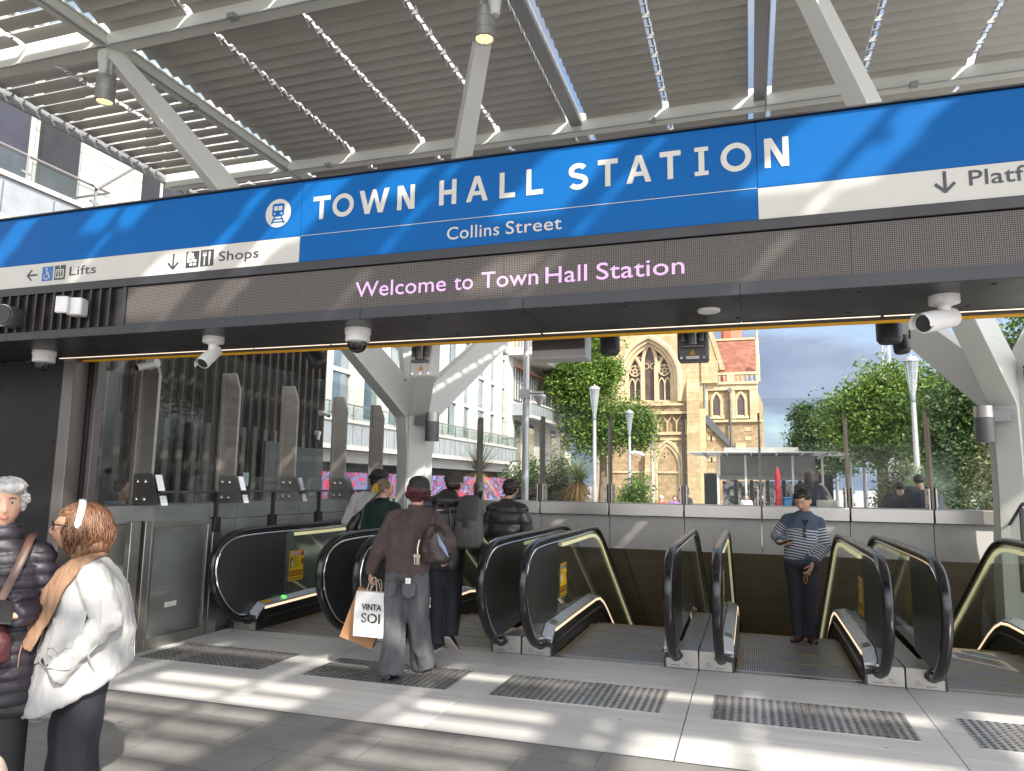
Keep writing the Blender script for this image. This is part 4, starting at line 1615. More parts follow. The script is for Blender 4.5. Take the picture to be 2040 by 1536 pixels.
def escalator(cx, label):
    e = thing('escalator', label, 'escalator', (cx, 7.1, 0), group='row of escalators going down')
    for s in (-1, 1):
        xr = s * 0.643
        p = MB()
        p.tube([Vector((xr, q.y, q.z)) for q in RAILP], 0.042, 14, ry=0.031, upv=(1, 0, 0))
        p.build('handrail', M_RUBBER, e, sharp=60)
        gpth = off2(RAILP, 0.049)
        p = MB()
        p.tube([Vector((xr, q.y, q.z)) for q in gpth[2:]], 0.030, 8, ry=0.021, upv=(1, 0, 0))
        p.build('rail_guide', M_CHROME, e, sharp=60)
        inn = off2(RAILP, 0.065)
        # newel panel (in front of 0.63) and glass (behind it)
        front = [q for q in inn if q.y < 0.62]
        front = [q for q in front if q.z > 0.15]
        poly = [Vector((xr - 0.006, q.y, q.z)) for q in front] + [Vector((xr - 0.006, 0.62, front[-1].z)), Vector((xr - 0.006, 0.62, 0.20)), Vector((xr - 0.006, -0.05, 0.17))]
        p = MB()
        p.prism(poly, (0.012, 0, 0))
        p.build('newel_panel', m_panel, e, smooth=False)
        back = [q for q in inn if q.y > 0.64]
        poly = [Vector((xr - 0.005, 0.63, back[0].z))] + [Vector((xr - 0.005, q.y, q.z)) for q in back] + [Vector((xr - 0.005, y, z - 0.05)) for y, z in DECKP[::-1] if y > 0.7] + [Vector((xr - 0.005, 0.63, 0.21))]
        p = MB()
        p.prism(poly, (0.010, 0, 0))
        p.build('glass_panel', m_escglass, e, smooth=False)
        gl = off2(RAILP, 0.10)
        ring = []
        for q in gl:
            if q.y > 0.66:
                x0 = xr - s * 0.007
                ring.append([(x0, q.y, q.z + .019), (x0 - s * 0.012, q.y, q.z + .019), (x0 - s * 0.012, q.y, q.z - .019), (x0, q.y, q.z - .019)])
        p = MB()
        p.loft(ring)
        p.build('rail_light', m_glow, e, smooth=False)
        # inner deck with its light line and skirt
        rd, rl, rk, rb = [], [], [], []
        for y, z in DECKP:
            xa, xb = s * 0.632, s * 0.532
            zz = z
            low = min(0.0, zz - 0.262) if y > 0.13 else 0
            rd.append([(xa, y, zz - 0.06), (xa, y, zz + 0.028), (xb, y, zz), (xb, y, zz - 0.02)])
            rl.append([(xb + s * .004, y, zz - 0.021), (xb - s * 0.003, y, zz - 0.021), (xb - s * 0.003, y, zz - 0.047), (xb + s * .004, y, zz - 0.047)])
            rk.append([(xb + s * .02, y, zz - 0.048), (xb + s * 0.001, y, zz - 0.048), (s * 0.526, y, low - 0.14), (xb + s * .02, y, low - 0.14)])
            rb.append([(xb, y, zz - 0.13), (s * 0.505, y, zz - 0.135), (s * 0.505, y, zz - 0.155), (xb, y, zz - 0.165)])
        p = MB()
        p.loft(rd)
        p.build('inner_deck', m_deck, e, sharp=25)
        p = MB()
        p.loft(rl[1:])
        p.build('skirt_light', m_warm, e, smooth=False)
        p = MB()
        p.loft(rk)
        p.build('skirt', m_skirt, e)
        p = MB()
        p.loft(rb[1:])
        p.build('brush', M_BLACK, e)
        # end box with the hole the handrail dives into
        xo, xi = s * 0.838, s * 0.535
        x0, x1 = min(xo, xi), max(xo, xi)
        p = MB()
        za = 0.165
        p.add([(x0, 0, 0), (x1, 0, 0), (x1, .4, 0), (x0, .4, 0), (x0, 0, za), (x1, 0, za), (x1, .4, za + .0), (x0, .4, za + .0)],
              [(3, 2, 1, 0), (4, 5, 6, 7), (0, 1, 5, 4), (1, 2, 6, 5), (2, 3, 7, 6), (3, 0, 4, 7)])
        # etched maker's lines too small to read
        eb = p.build('end_box', M_STEEL, e, bev=0.004)
        p = MB()
        p.add([(xr + 0.062 * math.cos(2 * PI * k / 24), -0.003, 0.112 + 0.040 * math.sin(2 * PI * k / 24)) for k in range(24)], [tuple(range(24))])
        p.cyl((xr, -0.05, 0.118), (xr, -0.002, 0.115), 0.05, 0.055, 16)
        p.build('inlet', M_BLACK, eb)
        p = MB()
        p.box((xr - s * 0.078 - 0.02, -0.004, 0.085), (xr - s * 0.078 + 0.02, 0.001, 0.135))
        p.build('sensor_window', M_BLACK, eb)
        p = MB()
        q0 = xr + s * 0.10
        for k in range(3):
            p.box((q0 - 0.03, -0.0025, 0.03 + k * 0.014), (q0 + 0.03 - 0.012 * k, 0.0005, 0.035 + k * 0.014))
        p.box((xr - 0.05, -0.0025, 0.022), (xr + 0.03, 0.0005, 0.030))
        p.build('plate_marks', mat('etched_mark', (0.16, 0.15, 0.14), 0.5), eb)
        # outer deck up to the joint with the neighbour
        p = MB()
        rr_ = []
        for y, z in [(0.401, 0.15), (2.2, 0.15), (2.6, 0.07), (2.9, -0.09), (9.0, -3.61)]:
            rr_.append([(s * 0.655, y, z - 0.5), (s * 0.655, y, z), (s * 0.838, y, z), (s * 0.838, y, z - 0.5)])
        p.loft(rr_)
        p.build('outer_deck', M_STEEL, e, sharp=30)
        # warning notice on the glass
        W_ = MB()
        xf = xr - s * 0.0075
        dx = -s * 0.001

        def fr_(u, v, lay):
            return (xf + dx * lay, 0.70 + u * 0.30, 0.44 + v * 0.36)

        def wr(u0, u1, v0, v1, lay, mi):
            W_.add([fr_(u0, v0, lay), fr_(u1, v0, lay), fr_(u1, v1, lay), fr_(u0, v1, lay)], [(0, 1, 2, 3)], mi)
        wr(0, 1, 0, 1, 0, 0)
        wr(0.05, 0.80, 0.82, 0.97, 1, 1)
        wr(0.09, 0.76, 0.845, 0.945, 2, 2)
        for k in range(5):
            wr(0.03 + k * 0.19, 0.18 + k * 0.19, 0.15, 0.33, 1, 3)
            wr(0.07 + k * 0.19, 0.12 + k * 0.19, 0.19, 0.29, 2, 0)
        wr(0.84, 0.98, 0.80, 0.97, 1, 3)
        wr(0.84, 0.98, 0.52, 0.70, 1, 3)
        wr(0.06, 0.28, 0.44, 0.76, 1, 4)
        wr(0.12, 0.17, 0.46, 0.66, 2, 2)
        wr(0.19, 0.25, 0.46, 0.72, 2, 2)
        for k in range(4):
            wr(0.34, 0.72 - 0.06 * (k % 2), 0.48 + k * 0.075, 0.495 + k * 0.075, 1, 4)
        wr(0.12, 0.86, 0.05, 0.075, 1, 4)
        fnn = (lambda x, z: fr_(x, z, 3)) if s < 0 else (lambda x, z: fr_(0.85 - x, z, 3))
        put_text(W_, 'WARNING', 0.11, 0.74, 0.865, 0.925, 0, 0.02, 1.05, 4, fn=fnn)
        W_.build('warning_notice', [m_label_y, m_label_o, M_WPLAST, m_label_r, m_ink], e, smooth=False)
    # comb plate and steps
    p = MB()
    p.box((-0.53, 0.0, -0.02), (0.53, 0.10, 0.0025))
    p.build('floor_plate', M_STEEL, e, smooth=False)
    p = MB()
    p.box((-0.525, 0.101, -0.02), (0.525, 0.20, 0.006))
    p.build('comb', m_tread, e, smooth=False)
    z = 0.0
    y = 0.204
    k = 0
    while y < 8.8:
        st = MB()
        st.box((-0.52, y, z - 0.02), (0.52, y + 0.396, z))
        if z < -0.01:
            st.box((-0.52, y, z - 0.021), (0.52, y + 0.01, z + (0.05 if k == 4 else 0.14 if k == 5 else 0.231) - 0.022))
        so = st.build('step', m_tread, e, smooth=False)
        ed = MB()
        ed.box((-0.519, y + 0.002, z + 0.0005), (-0.495, y + 0.394, z + 0.003))
        ed.box((0.495, y + 0.002, z + 0.0005), (0.519, y + 0.394, z + 0.003))
        ed.box((-0.494, y + 0.372, z + 0.0005), (0.494, y + 0.392, z + 0.0025))
        ed.build('yellow_edge', m_yel, so, smooth=False)
        y += 0.40
        k += 1
        if k == 4:
            z -= 0.05
        elif k == 5:
            z -= 0.14
        elif k > 5:
            z -= 0.231
    p = MB()
    p.prism([(-0.52, 0.1, -0.06), (-0.52, 1.8, -0.10), (-0.52, 2.6, -0.45), (-0.52, 8.9, -4.1), (-0.52, 8.9, -4.4), (-0.52, 0.1, -0.4)], (1.04, 0, 0))
    p.build('truss', mat('truss_grey', (.10, .095, .09), .6), e, smooth=False)
    return e


elab = ['far left escalator with the white sweatshirt and green jacket riding down',
        'second escalator from the left with the backpack and puffer jacket riding',
        'empty escalator in the middle of the row',
        'escalator carrying the striped sweater up, second from the right',
        'rightmost escalator, cut by the right edge of the photo']
e0 = escalator(EC[0], elab[0])
escs = [e0]
for k in range(1, 5):
    c = copy_tree(e0)
    c.location.x = EC[k]
    c['label'] = elab[k]
    escs.append(c)
# the green light and the yellow label on the first deck
p = MB()
p.cyl((-0.582, 0.55, 0.287), (-0.580, 0.55, 0.292), 0.030, n=18)
p.build('green_light', mat('green_lamp', (0.1, 0.8, 0.1), 0.3, emis=(0.12, 0.9, 0.10), estr=0.9, var=0), e0)
p = MB()
p.add([(-0.615, -0.004 + 0.16, 0.291), (-0.55, 0.16, 0.272), (-0.55, 0.30, 0.273), (-0.615, 0.30, 0.292)], [(0, 1, 2, 3)])
p.build('yellow_label', m_label_y, e0, smooth=False)
for k, s in ((2, -1), (3, -1), (3, 1), (4, -1)):
    p = MB()
    p.add([(s * 0.618, 0.20, 0.293), (s * 0.545, 0.20, 0.2725), (s * 0.545, 0.33, 0.2735), (s * 0.618, 0.33, 0.294)], [(0, 1, 2, 3)])
    for q in range(5):
        a, c_ = 0.215 + q * 0.022, 0.225 + q * 0.022
        p.add([(s * 0.612, a, 0.2935), (s * 0.555, a, 0.2770), (s * 0.555, c_, 0.2772), (s * 0.612, c_, 0.2937)], [(0, 1, 2, 3)], 1)
    p.build('deck_label', [mat('label_pale', (0.55, 0.55, 0.35), 0.5), m_ink], escs[k], smooth=False)
# ------------------------------------------------------------------ hotel building along the left of the plaza
m_stone = brick_mat('pale_stone_panels', (0.46, 0.43, 0.40), (0.50, 0.47, 0.44), (0.20, 0.19, 0.18), 1.5, 0.75, 'yz', rough=0.7, msize=0.012, nvar=0.08, offset=0.0)
m_zinc = mat('zinc_sheet', (0.33, 0.35, 0.37), 0.45, 0.25, 0.14, 2.0)
m_frame = mat('pale_frame', (0.50, 0.485, 0.46), 0.5, 0, 0.06, 2.0)
m_wglass = mat('mirror_window', (0.34, 0.42, 0.46), 0.04, 0.85, 0.45, 0.35)
m_dkstone = mat('black_stone', (0.02, 0.02, 0.022), 0.3, 0, 0.3, 2)
hb = thing('apartment_hotel', 'pale stone building with glass bays and zinc balconies along the left of the plaza', 'building', (-15, 30, 0))
invh2 = Matrix.Translation((15, -30, 0))


def bpart(name, mb, m, par=None, bev=0.0):
    o = mb.build(name, m, par or hb, smooth=False, bev=bev)
    if par is None:
        o.matrix_parent_inverse = invh2
    return o


p = MB()
p.box((-22, -3.0, 2.9), (-14.3, 41.0, 34.0))
p.box((-22, 41.0, 2.9), (-13.6, 57.5, 9.3))
p.box((-22, 41.5, 0.0), (-13.6, 57.5, 2.9))
bpart('wall', p, m_stone)
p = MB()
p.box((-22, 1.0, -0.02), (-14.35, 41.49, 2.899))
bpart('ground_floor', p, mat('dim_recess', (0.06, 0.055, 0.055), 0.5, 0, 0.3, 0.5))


def window(x, y0, y1, z0, z1, ny, nz, fw_=0.07, dp=0.09, glass=None):
    f = MB()
    for k in range(ny + 1):
        y = y0 + (y1 - y0) * k / ny
        f.box((x, y - fw_ / 2, z0), (x + dp, y + fw_ / 2, z1))
    for k in range(nz + 1):
        z = z0 + (z1 - z0) * k / nz
        f.box((x + 0.004, y0, z - fw_ / 2), (x + dp - 0.006, y1, z + fw_ / 2))
    o = bpart('window', f, m_frame)
    g_ = MB()
    g_.box((x + 0.001, y0, z0), (x + 0.03, y1, z1))
    g_.build('pane', glass or m_wglass, o, smooth=False)
    return o


# upper left: balcony doors, black pier, stone, window band
m_dwin = mat('dim_window', (0.035, 0.035, 0.05), 0.08, 0, 0.4, 0.6)
window(-14.3, 5.2, 8.6, 7.2, 9.35, 3, 1, glass=m_dwin)
window(-14.3, 8.7, 10.75, 7.2, 9.35, 2, 1, glass=m_dwin)
window(-14.3, 5.2, 10.75, 9.5, 10.4, 3, 1, glass=m_dwin)
bpart('pier', MB().box((-14.299, 10.95, 6.5), (-14.18, 11.85, 11.5)), m_dkstone)
bpart('pier', MB().box((-14.299, 13.75, 6.5), (-14.22, 14.25, 11.5)), m_dkstone)
window(-14.3, 14.3, 20.0, 6.8, 10.3, 4, 2, glass=m_dwin)
bpart('pier', MB().box((-14.299, 20.05, 5), (-14.2, 21.2, 11.5)), m_dkstone)
# middle: tall glass bays stepping out
ys_ = [15.0, 17.2, 19.4, 21.6]
for a in ys_:
    window(-14.3, a + 0.15, a + 2.0, 3.9, 6.6, 1, 2, 0.12)
y = 22.0
k = 0
while y < 40.5:
    window(-13.9 if k % 2 else -14.0, y + 0.12, y + 1.55, 3.9, 12.5, 1, 5, 0.15, 0.16)
    bpart('mullion', MB().box((-14.299, y + 1.62, 3.75), (-13.55, y + 1.92, 13.5)), m_frame)
    y += 2.0
    k += 1
p = MB()
p.box((-14.299, 22.0, 12.6), (-13.6, 41, 13.4))
bpart('spandrel', p, m_frame)
# stone wing: loggias between piers, upper balcony, cornice
for k in range(5):
    y0 = 42.2 + k * 2.9
    o = bpart('loggia', MB().box((-13.599, y0, 6.75), (-13.52, y0 + 1.7, 8.75)), m_wglass)
    f = MB()
    for q in (0.0, 0.55, 1.1, 1.65):
        f.box((-13.519, y0 + q, 6.76), (-13.47, y0 + q + 0.06, 8.74))
    f.box((-13.5195, y0, 7.9), (-13.475, y0 + 1.7, 7.96))
    f.build('frame', m_frame, o, smooth=False)
    a = MB()
    a.prism([(-13.519, y0 - 0.1, 8.82), (-12.9, y0 - 0.1, 8.62), (-12.9, y0 - 0.1, 8.58), (-13.519, y0 - 0.1, 8.76)], (0, 1.9, 0))
    a.build('awning', mat('awning_rust', (0.35, 0.12, 0.06), 0.7), o, smooth=False)
    o = bpart('window', MB().box((-13.599, y0 + .2, 0.6), (-13.55, y0 + 1.5, 5.5)), m_wglass)
for y0 in (56.2,):
    for z0 in (1.0, 4.2, 7.0):
        bpart('window', MB().box((-13.599, y0, z0), (-13.55, y0 + 0.6, z0 + 1.7)), m_wglass)


def balcony(y0, y1, z0, z1, zr, xf, name='balcony', seam=0.62):
    f = MB()
    f.box((xf - 1.3 if xf > -13 else -14.29, y0, z0), (xf, y1, z1))
    o = bpart(name, f, m_zinc)
    s = MB()
    y = y0 + seam
    while y < y1:
        s.box((xf + 0.0005, y - 0.012, z0 + 0.05), (xf + 0.012, y + 0.012, z1 - 0.08))
        y += seam
    s.build('seam', mat('seam_dark', (0.14, 0.15, 0.16), 0.5), o, smooth=False)
    c = MB()
    c.box((xf - 0.15, y0 - 0.02, z1 + 0.001), (xf + 0.06, y1 + 0.02, z1 + 0.10))
    c.box((xf - 0.15, y0 - 0.02, z0 - 0.16), (xf + 0.06, y1 + 0.02, z0 - 0.001))
    c.build('coping', m_stone, o, smooth=False)
    gl = MB()
    gl.box((xf - 0.06, y0 + 0.03, z1 + 0.15), (xf - 0.05, y1 - 0.03, zr - 0.06))
    gl.build('rail_glass', glass_mat('rail_glass', (0.84, 0.90, 0.89), refl=.6, film=0.05, film_col=(.5, .55, .55)), o, smooth=False)
    rl = MB()
    rl.tube([(xf - 0.05, y0, zr), (xf - 0.05, y1, zr)], 0.03, 8)
    y = y0 + 0.05
    while y < y1:
        rl.box((xf - 0.045, y - 0.025, z1 + 0.1), (xf - 0.02, y + 0.025, zr))
        rl.box((xf - 0.07, y - 0.10, z1 + 0.25), (xf - 0.03, y + 0.10, z1 + 0.29))
        y += 1.55
    rl.tube([(xf - 0.05, y1, zr), (xf - 1.2, y1, zr)], 0.025, 8)
    rl.build('rail', M_STEEL, o)
    return o


balcony(2.0, 11.7, 6.45, 7.17, 7.78, -13.0, seam=1.05)
balcony(13.0, 41.0, 2.88, 3.64, 4.28, -13.0)
balcony(41.8, 57.2, 5.75, 6.5, 7.25, -12.3)
p = MB()
p.prism([(-13.599, 41.0, 9.301), (-12.1, 41.0, 9.301), (-11.9, 41.0, 9.55), (-11.9, 41, 9.75), (-13.599, 41, 9.75)], (0, 17.0, 0))
bpart('cornice', p, m_frame)
p = MB()
p.box((-22, 41.2, 9.76), (-14.9, 57.0, 15.5))
bpart('upper_storey', p, mat('pink_render', (0.48, 0.27, 0.19), 0.7, 0, 0.05, 1.0))
for k in range(6):
    y0 = 42 + k * 2.4
    window(-14.9, y0, y0 + 1.3, 10.3, 13.5, 2, 2)
p = MB()
p.cyl((-13.0, 11.3, 7.75), (-11.2, 12.5, 9.6), 0.09, n=12)
bpart('flag_pole', p, m_frame)
p = MB()
p.box((-14.2, 13.0, 2.3), (-13.4, 41.0, 2.72))
bpart('soffit', p, m_frame)

for z0 in (11.2, 14.4, 17.6, 20.8):
    for y0 in (-1.5, 2.2, 5.9, 9.6, 13.3, 17.0):
        window(-14.3, y0, y0 + 2.4, z0, z0 + 2.0, 2, 1)
    bpart('spandrel', MB().box((-14.299, -2.5, z0 - 0.75), (-14.24, 8.5, z0 - 0.35)), mat('red_panel', (0.28, 0.09, 0.07), 0.6))
# a pink and red painted hoarding in front of the ground floor
m, t, b = nodes_of('mural')
tcx = t.nodes.new('ShaderNodeTexCoord')
mp_ = t.nodes.new('ShaderNodeMapping')
mp_.inputs['Scale'].default_value = (1, 0.55, 1.0)
t.links.new(tcx.outputs['Object'], mp_.inputs['Vector'])
vo = t.nodes.new('ShaderNodeTexVoronoi')
vo.inputs['Scale'].default_value = 1.7
vo.inputs['Randomness'].default_value = 1.0
nzd = t.nodes.new('ShaderNodeTexNoise')
nzd.inputs['Scale'].default_value = 1.3
nzd.inputs['Detail'].default_value = 3
t.links.new(mp_.outputs['Vector'], nzd.inputs['Vector'])
vma = t.nodes.new('ShaderNodeVectorMath')
vma.operation = 'MULTIPLY_ADD'
vma.inputs[1].default_value = (1.6, 1.6, 1.6)
t.links.new(nzd.outputs['Color'], vma.inputs[0])
t.links.new(mp_.outputs['Vector'], vma.inputs[2])
t.links.new(vma.outputs['Vector'], vo.inputs['Vector'])
rr = t.nodes.new('ShaderNodeValToRGB')
rr.color_ramp.interpolation = 'CONSTANT'
E_ = rr.color_ramp.elements
E_[0].position, E_[0].color = 0.0, (0.40, 0.016, 0.055, 1)
E_[1].position, E_[1].color = 0.32, (0.38, 0.03, 0.085, 1)
for ps, cc in ((0.48, (0.10, 0.13, 0.27, 1)), (0.60, (0.20, 0.03, 0.08, 1)), (0.72, (0.04, 0.035, 0.10, 1)), (0.80, (0.15, 0.20, 0.42, 1))):
    q = E_.new(ps)
    q.color = cc
nz_ = t.nodes.new('ShaderNodeTexNoise')
nz_.inputs['Scale'].default_value = 2.4
nz_.inputs['Detail'].default_value = 4
t.links.new(mp_.outputs['Vector'], nz_.inputs['Vector'])
ad_ = t.nodes.new('ShaderNodeMath')
ad_.operation = 'MULTIPLY_ADD'
ad_.inputs[1].default_value = 0.9
t.links.new(vo.outputs['Distance'], ad_.inputs[0])
sb_ = t.nodes.new('ShaderNodeMath')
sb_.operation = 'MULTIPLY_ADD'
sb_.inputs[1].default_value = 0.9
sb_.inputs[2].default_value = -0.30
t.links.new(nz_.outputs['Fac'], sb_.inputs[0])
t.links.new(sb_.outputs[0], ad_.inputs[2])
t.links.new(ad_.outputs[0], rr.inputs['Fac'])
t.links.new(rr.outputs['Color'], b.inputs['Base Color'])
b.inputs['Roughness'].default_value = 0.4
p = MB()
y = 15.0
while y < 46:
    p.box((-12.75, y, 0.0), (-12.65, y + 2.38, 1.95))
    y += 2.4
tag(p.build('painted_hoarding', m, smooth=False), 'pink, red and blue painted hoarding along the foot of the left building', 'hoarding')

# ------------------------------------------------------------------ the gothic church
m_gold = brick_mat('gold_sandstone', (0.40, 0.295, 0.17), (0.34, 0.245, 0.135), (0.26, 0.195, 0.115), 0.9, 0.42, 'xz', rough=0.9, nvar=0.22)
m_rubble = brick_mat('brown_rubble', (0.26, 0.175, 0.10), (0.35, 0.25, 0.145), (0.24, 0.18, 0.11), 0.62, 0.27, 'xz', rough=0.95, nvar=0.3)
m_trim = mat('sandstone_trim', (0.43, 0.34, 0.21), 0.85, 0, 0.16, 1.2)
m_roof = brick_mat('red_slate', (0.17, 0.06, 0.035), (0.24, 0.095, 0.06), (0.10, 0.045, 0.03), 0.5, 0.30, 'xz', rough=0.8, nvar=0.3, bump=0.2)
m_lead = mat('leaded_glass', (0.075, 0.05, 0.045), 0.35, 0, 0.3, 3.0)
CY = 75.0
ch = thing('church', 'sandstone gothic church with a great traceried window and a red slate roof', 'church', (-6, CY, 0))
invx = Matrix.Translation((6, -CY, 0))


def chp(name, mb, m, par=None, smooth=False):
    o = mb.build(name, m, par or ch, smooth=smooth)
    if par is None:
        o.matrix_parent_inverse = invx
    return o


def arch(xl, xr, zs, zt, n=14):
    """points of a two-centred arch from the left springing over the top to the right one"""
    hw = (xr - xl) / 2
    h = zt - zs
    rad = (hw * hw + h * h) / (2 * hw)
    xc = (xl + xr) / 2
    pts = []
    a1 = math.atan2(h, rad - hw)
    for k in range(n + 1):
        a = a1 * k / n
        pts.append((xl + rad - rad * math.cos(a), zs + rad * math.sin(a)))
    right = [(2 * xc - x, z) for x, z in pts[:-1]][::-1]
    return pts + right


WL, WR, WS, WT, WB = -12.75, -6.45, 12.6, 17.0, 10.15
A = arch(WL, WR, WS, WT)
p = MB()
xl, xr = -14.6, -4.2
p.prism([(xl, CY, WS)] + [(x, CY, z) for x, z in A] + [(xr, CY, WS), (xr, CY, 22), (-9.5, CY, 27), (xl, CY, 22)], (0, 1.6, 0))
p.prism([(xl, CY, WB), (WL, CY, WB), (WL, CY, WS), (xl, CY, WS)], (0, 1.6, 0))
p.prism([(WR, CY, WB), (xr, CY, WB), (xr, CY, WS), (WR, CY, WS)], (0, 1.6, 0))
chp('gable_wall', p, m_gold)
p = MB()
p.box((xl, CY + 0.002, 0), (xr, CY + 1.6, 7.0))
p.box((xl, CY + 0.002, 8.9), (xr, CY + 1.6, WB - 0.002))
chp('lower_wall', p, m_rubble)
p = MB()
p.box((WL - .3, CY + 1.2, WB), (WR + .3, CY + 1.3, WT + .3))
gw = chp('great_window', p, m_lead)
p = MB()
for (d, dep, wd) in ((0.0, 0.0, 0.30), (0.34, 0.35, 0.26), (0.66, 0.7, 0.22)):
    pts = arch(WL + d, WR - d, WS, WT - d * 1.05)
    path = [(WL + d, CY + dep, WB)] + [(x, CY + dep, z) for x, z in pts] + [(WR - d, CY + dep, WB)]
    p.tube(path, wd * 0.62, 6, ry=0.30, upv=(0, 1, 0))
p.build('arch_moulding', m_trim, gw, smooth=False)
# tracery: three lancets, two star wheels
p = MB()
yt = CY + 1.05


def lancet(x0, x1, zs, zt, w_=0.12, z0=WB, dy=0.0):
    pts = arch(x0, x1, zs, zt, 8)
    p.tube([(x0, yt + dy, z0)] + [(x, yt + dy, z) for x, z in pts] + [(x1, yt + dy, z0)], w_, 6)


lancet(-11.95, -10.3, 12.9, 15.0, 0.20, dy=-.1)
lancet(-10.3, -8.9, 14.3, 16.4, 0.20, dy=-.1)
lancet(-8.9, -7.25, 12.9, 15.0, 0.20, dy=-.1)
for xc in (-11.12, -8.08):
    for k in (-1, 1):
        lancet(xc - 0.62 if k < 0 else xc, xc if k < 0 else xc + 0.62, 12.0, 12.75, 0.075)
    ring = [(xc + 0.55 * math.cos(2 * PI * k / 20), yt, 13.55 + 0.55 * math.sin(2 * PI * k / 20)) for k in range(21)]
    p.tube(ring, 0.085, 6)
    for k in range(5):
        a0, a1 = R(90 + 144 * k), R(90 + 144 * (k + 1))
        p.tube([(xc + 0.48 * math.cos(a0), yt + .002 * k, 13.55 + 0.48 * math.sin(a0)), (xc + 0.48 * math.cos(a1), yt + .002 * k, 13.55 + 0.48 * math.sin(a1))], 0.045, 5)
for xc, zc in ((-9.97, 14.0), (-9.22, 14.0)):
    p.tube([(xc + 0.30 * math.cos(R(a)), yt, zc + 0.30 * math.sin(R(a))) for a in range(0, 361, 30)], 0.05, 5)
for xc, zc in ((-10.55, 15.25), (-8.65, 15.25)):
    p.tube([(xc + 0.36 * math.cos(R(a)), yt, zc + 0.36 * math.sin(R(a))) for a in range(0, 361, 30)], 0.06, 5)
for x in (-11.95, -10.3, -8.9, -7.25):
    p.box((x - 0.20, yt - 0.35, WB), (x + 0.20, yt + 0.1, 13.0 if x in (-11.95, -7.25) else 14.0))
p.build('tracery', m_trim, gw, smooth=False)
p = MB()
p.prism([(WL - .4, CY - 0.25, 9.85), (WL - .4, CY + 1.2, 10.45), (WL - .4, CY + 1.2, 9.7), (WL - .4, CY - 0.25, 9.7)], (WR - WL + .8, 0, 0))
for k in range(3):
    x = -10.9 + k * 1.55
    p.prism([(x - .45, CY - 0.35, 9.72), (x + .45, CY - 0.35, 9.72), (x + 0.25, CY - 0.35, 10.2), (x - .25, CY - 0.35, 10.2)], (0, 0.3, 0))
p.build('sill', m_trim, gw)
# blind arcade and string courses
p = MB()
p.box((xl, CY - 0.20, 8.86), (xr, CY + 0.1, 9.12))
p.box((xl, CY - 0.20, 6.75), (xr, CY + 0.1, 7.05))
p.box((xl, CY - 0.15, 6.2), (xr, CY + 0.1, 6.4))
p.box((xl, CY - 0.15, 2.9), (xr, CY + 0.1, 3.1))
for k in range(11):
    x = -14.3 + k * 0.93
    p.box((x - 0.06, CY + 0.05, 7.05), (x + 0.06, CY + 0.30, 8.3))
    p.tube([(x - 0.45, CY + 0.2, 8.75), (x - 0.2, CY + .2, 8.3), (x, CY + .2, 7.9), (x + 0.2, CY + .2, 8.3), (x + 0.45, CY + 0.2, 8.75)], 0.07, 5)
chp('string_course', p, m_trim)
p = MB()
p.box((xl, CY + 0.45, 7.0), (xr, CY + 0.6, 8.9))
chp('arcade_back', p, m_rubble)
# low doorway arch
p = MB()
A2 = arch(-9.3, -6.3, 3.6, 6.1, 8)
p.tube([(-9.3, CY - 0.05, 0)] + [(x, CY - 0.05, z) for x, z in A2] + [(-6.3, CY - 0.05, 0)], 0.24, 6)
A3 = arch(-8.95, -6.65, 3.6, 5.7, 8)
p.tube([(-8.95, CY + 0.0, 0)] + [(x, CY, z) for x, z in A3] + [(-6.65, CY, 0)], 0.18, 6)
chp('doorway', p, m_trim)
# buttresses
for (x0, x1, zt) in ((-14.7, -13.6, 19.0), (-5.75, -4.55, 12.5), (-9.95, -9.45, 5.4)):
    p = MB()
    y0 = CY - 1.2
    p.prism([(x0, y0, 0), (x0, y0, zt * 0.55), (x0, y0 + 0.45, zt * 0.63), (x0, y0 + .45, zt * 0.88), (x0, CY + .1, zt), (x0, CY + .1, 0)], (x1 - x0, 0, 0))
    chp('buttress', p, m_gold)
p = MB()
p.box((-4.85, CY - 0.5, 0), (-4.0, CY + 1.5, 9.3))
for k in range(15):
    p.box((-4.86 - 0.12 * (k % 2), CY - 0.53, 0.4 + k * 0.6), (-4.5, CY - 0.4, 0.85 + k * 0.6))
chp('quoins', p, m_trim)
# gable copings on either side of the west roof
p = MB()
p.prism([(-4.6, CY - 0.1, 21.0), (-4.25, CY - .1, 21.2), (-2.0, CY - .1, 13.2), (-2.45, CY - .1, 13.2)], (0, 0.9, 0))
p.prism([(-4.2, CY + 0.0, 21.0), (-2.4, CY + 0.0, 13.2), (-4.2, CY + 0.0, 13.2)], (0, 0.8, 0))
p.box((-4.3, CY - 0.25, 11.9), (-2.7, CY + 0.6, 14.2))
chp('gable_coping', p, m_gold)
# right wing
p = MB()
p.box((-4.0, CY + 0.6, 8.2), (1.02, CY + 8, 11.6))
p.box((-4.0, CY + 0.6, 0), (1.3, CY + 8, 8.199))
wing = chp('wing_wall', p, m_rubble)
p = MB()
for (x0, x1) in ((-4.0, -3.75), (-1.75, -1.15), (0.25, 1.03)):
    p.box((x0, CY + 0.35, 8.2), (x1, CY + 0.7, 11.6))
p.box((-4.0, CY + 0.3, 11.2), (1.04, CY + 0.72, 11.75))
p.box((-4.05, CY + 0.1, 11.76), (1.10, CY + 0.8, 12.02))
p.box((-4.05, CY + 0.15, 12.72), (1.10, CY + 0.75, 12.98))
p.box((-4.0, CY + 0.3, 8.0), (1.32, CY + 0.72, 8.25))
k = 0
x = -3.9
while x < 1.0:
    if not -1.9 < x < -1.1:
        p.prism([(x, CY + .25, 12.03), (x + 0.10, CY + .25, 12.03), (x + 0.05, CY + .25, 12.4), (x + .14, CY + .25, 12.71), (x - .14, CY + .25, 12.71), (x - 0.05, CY + .25, 12.4)], (0, 0.35, 0))
    x += 0.44
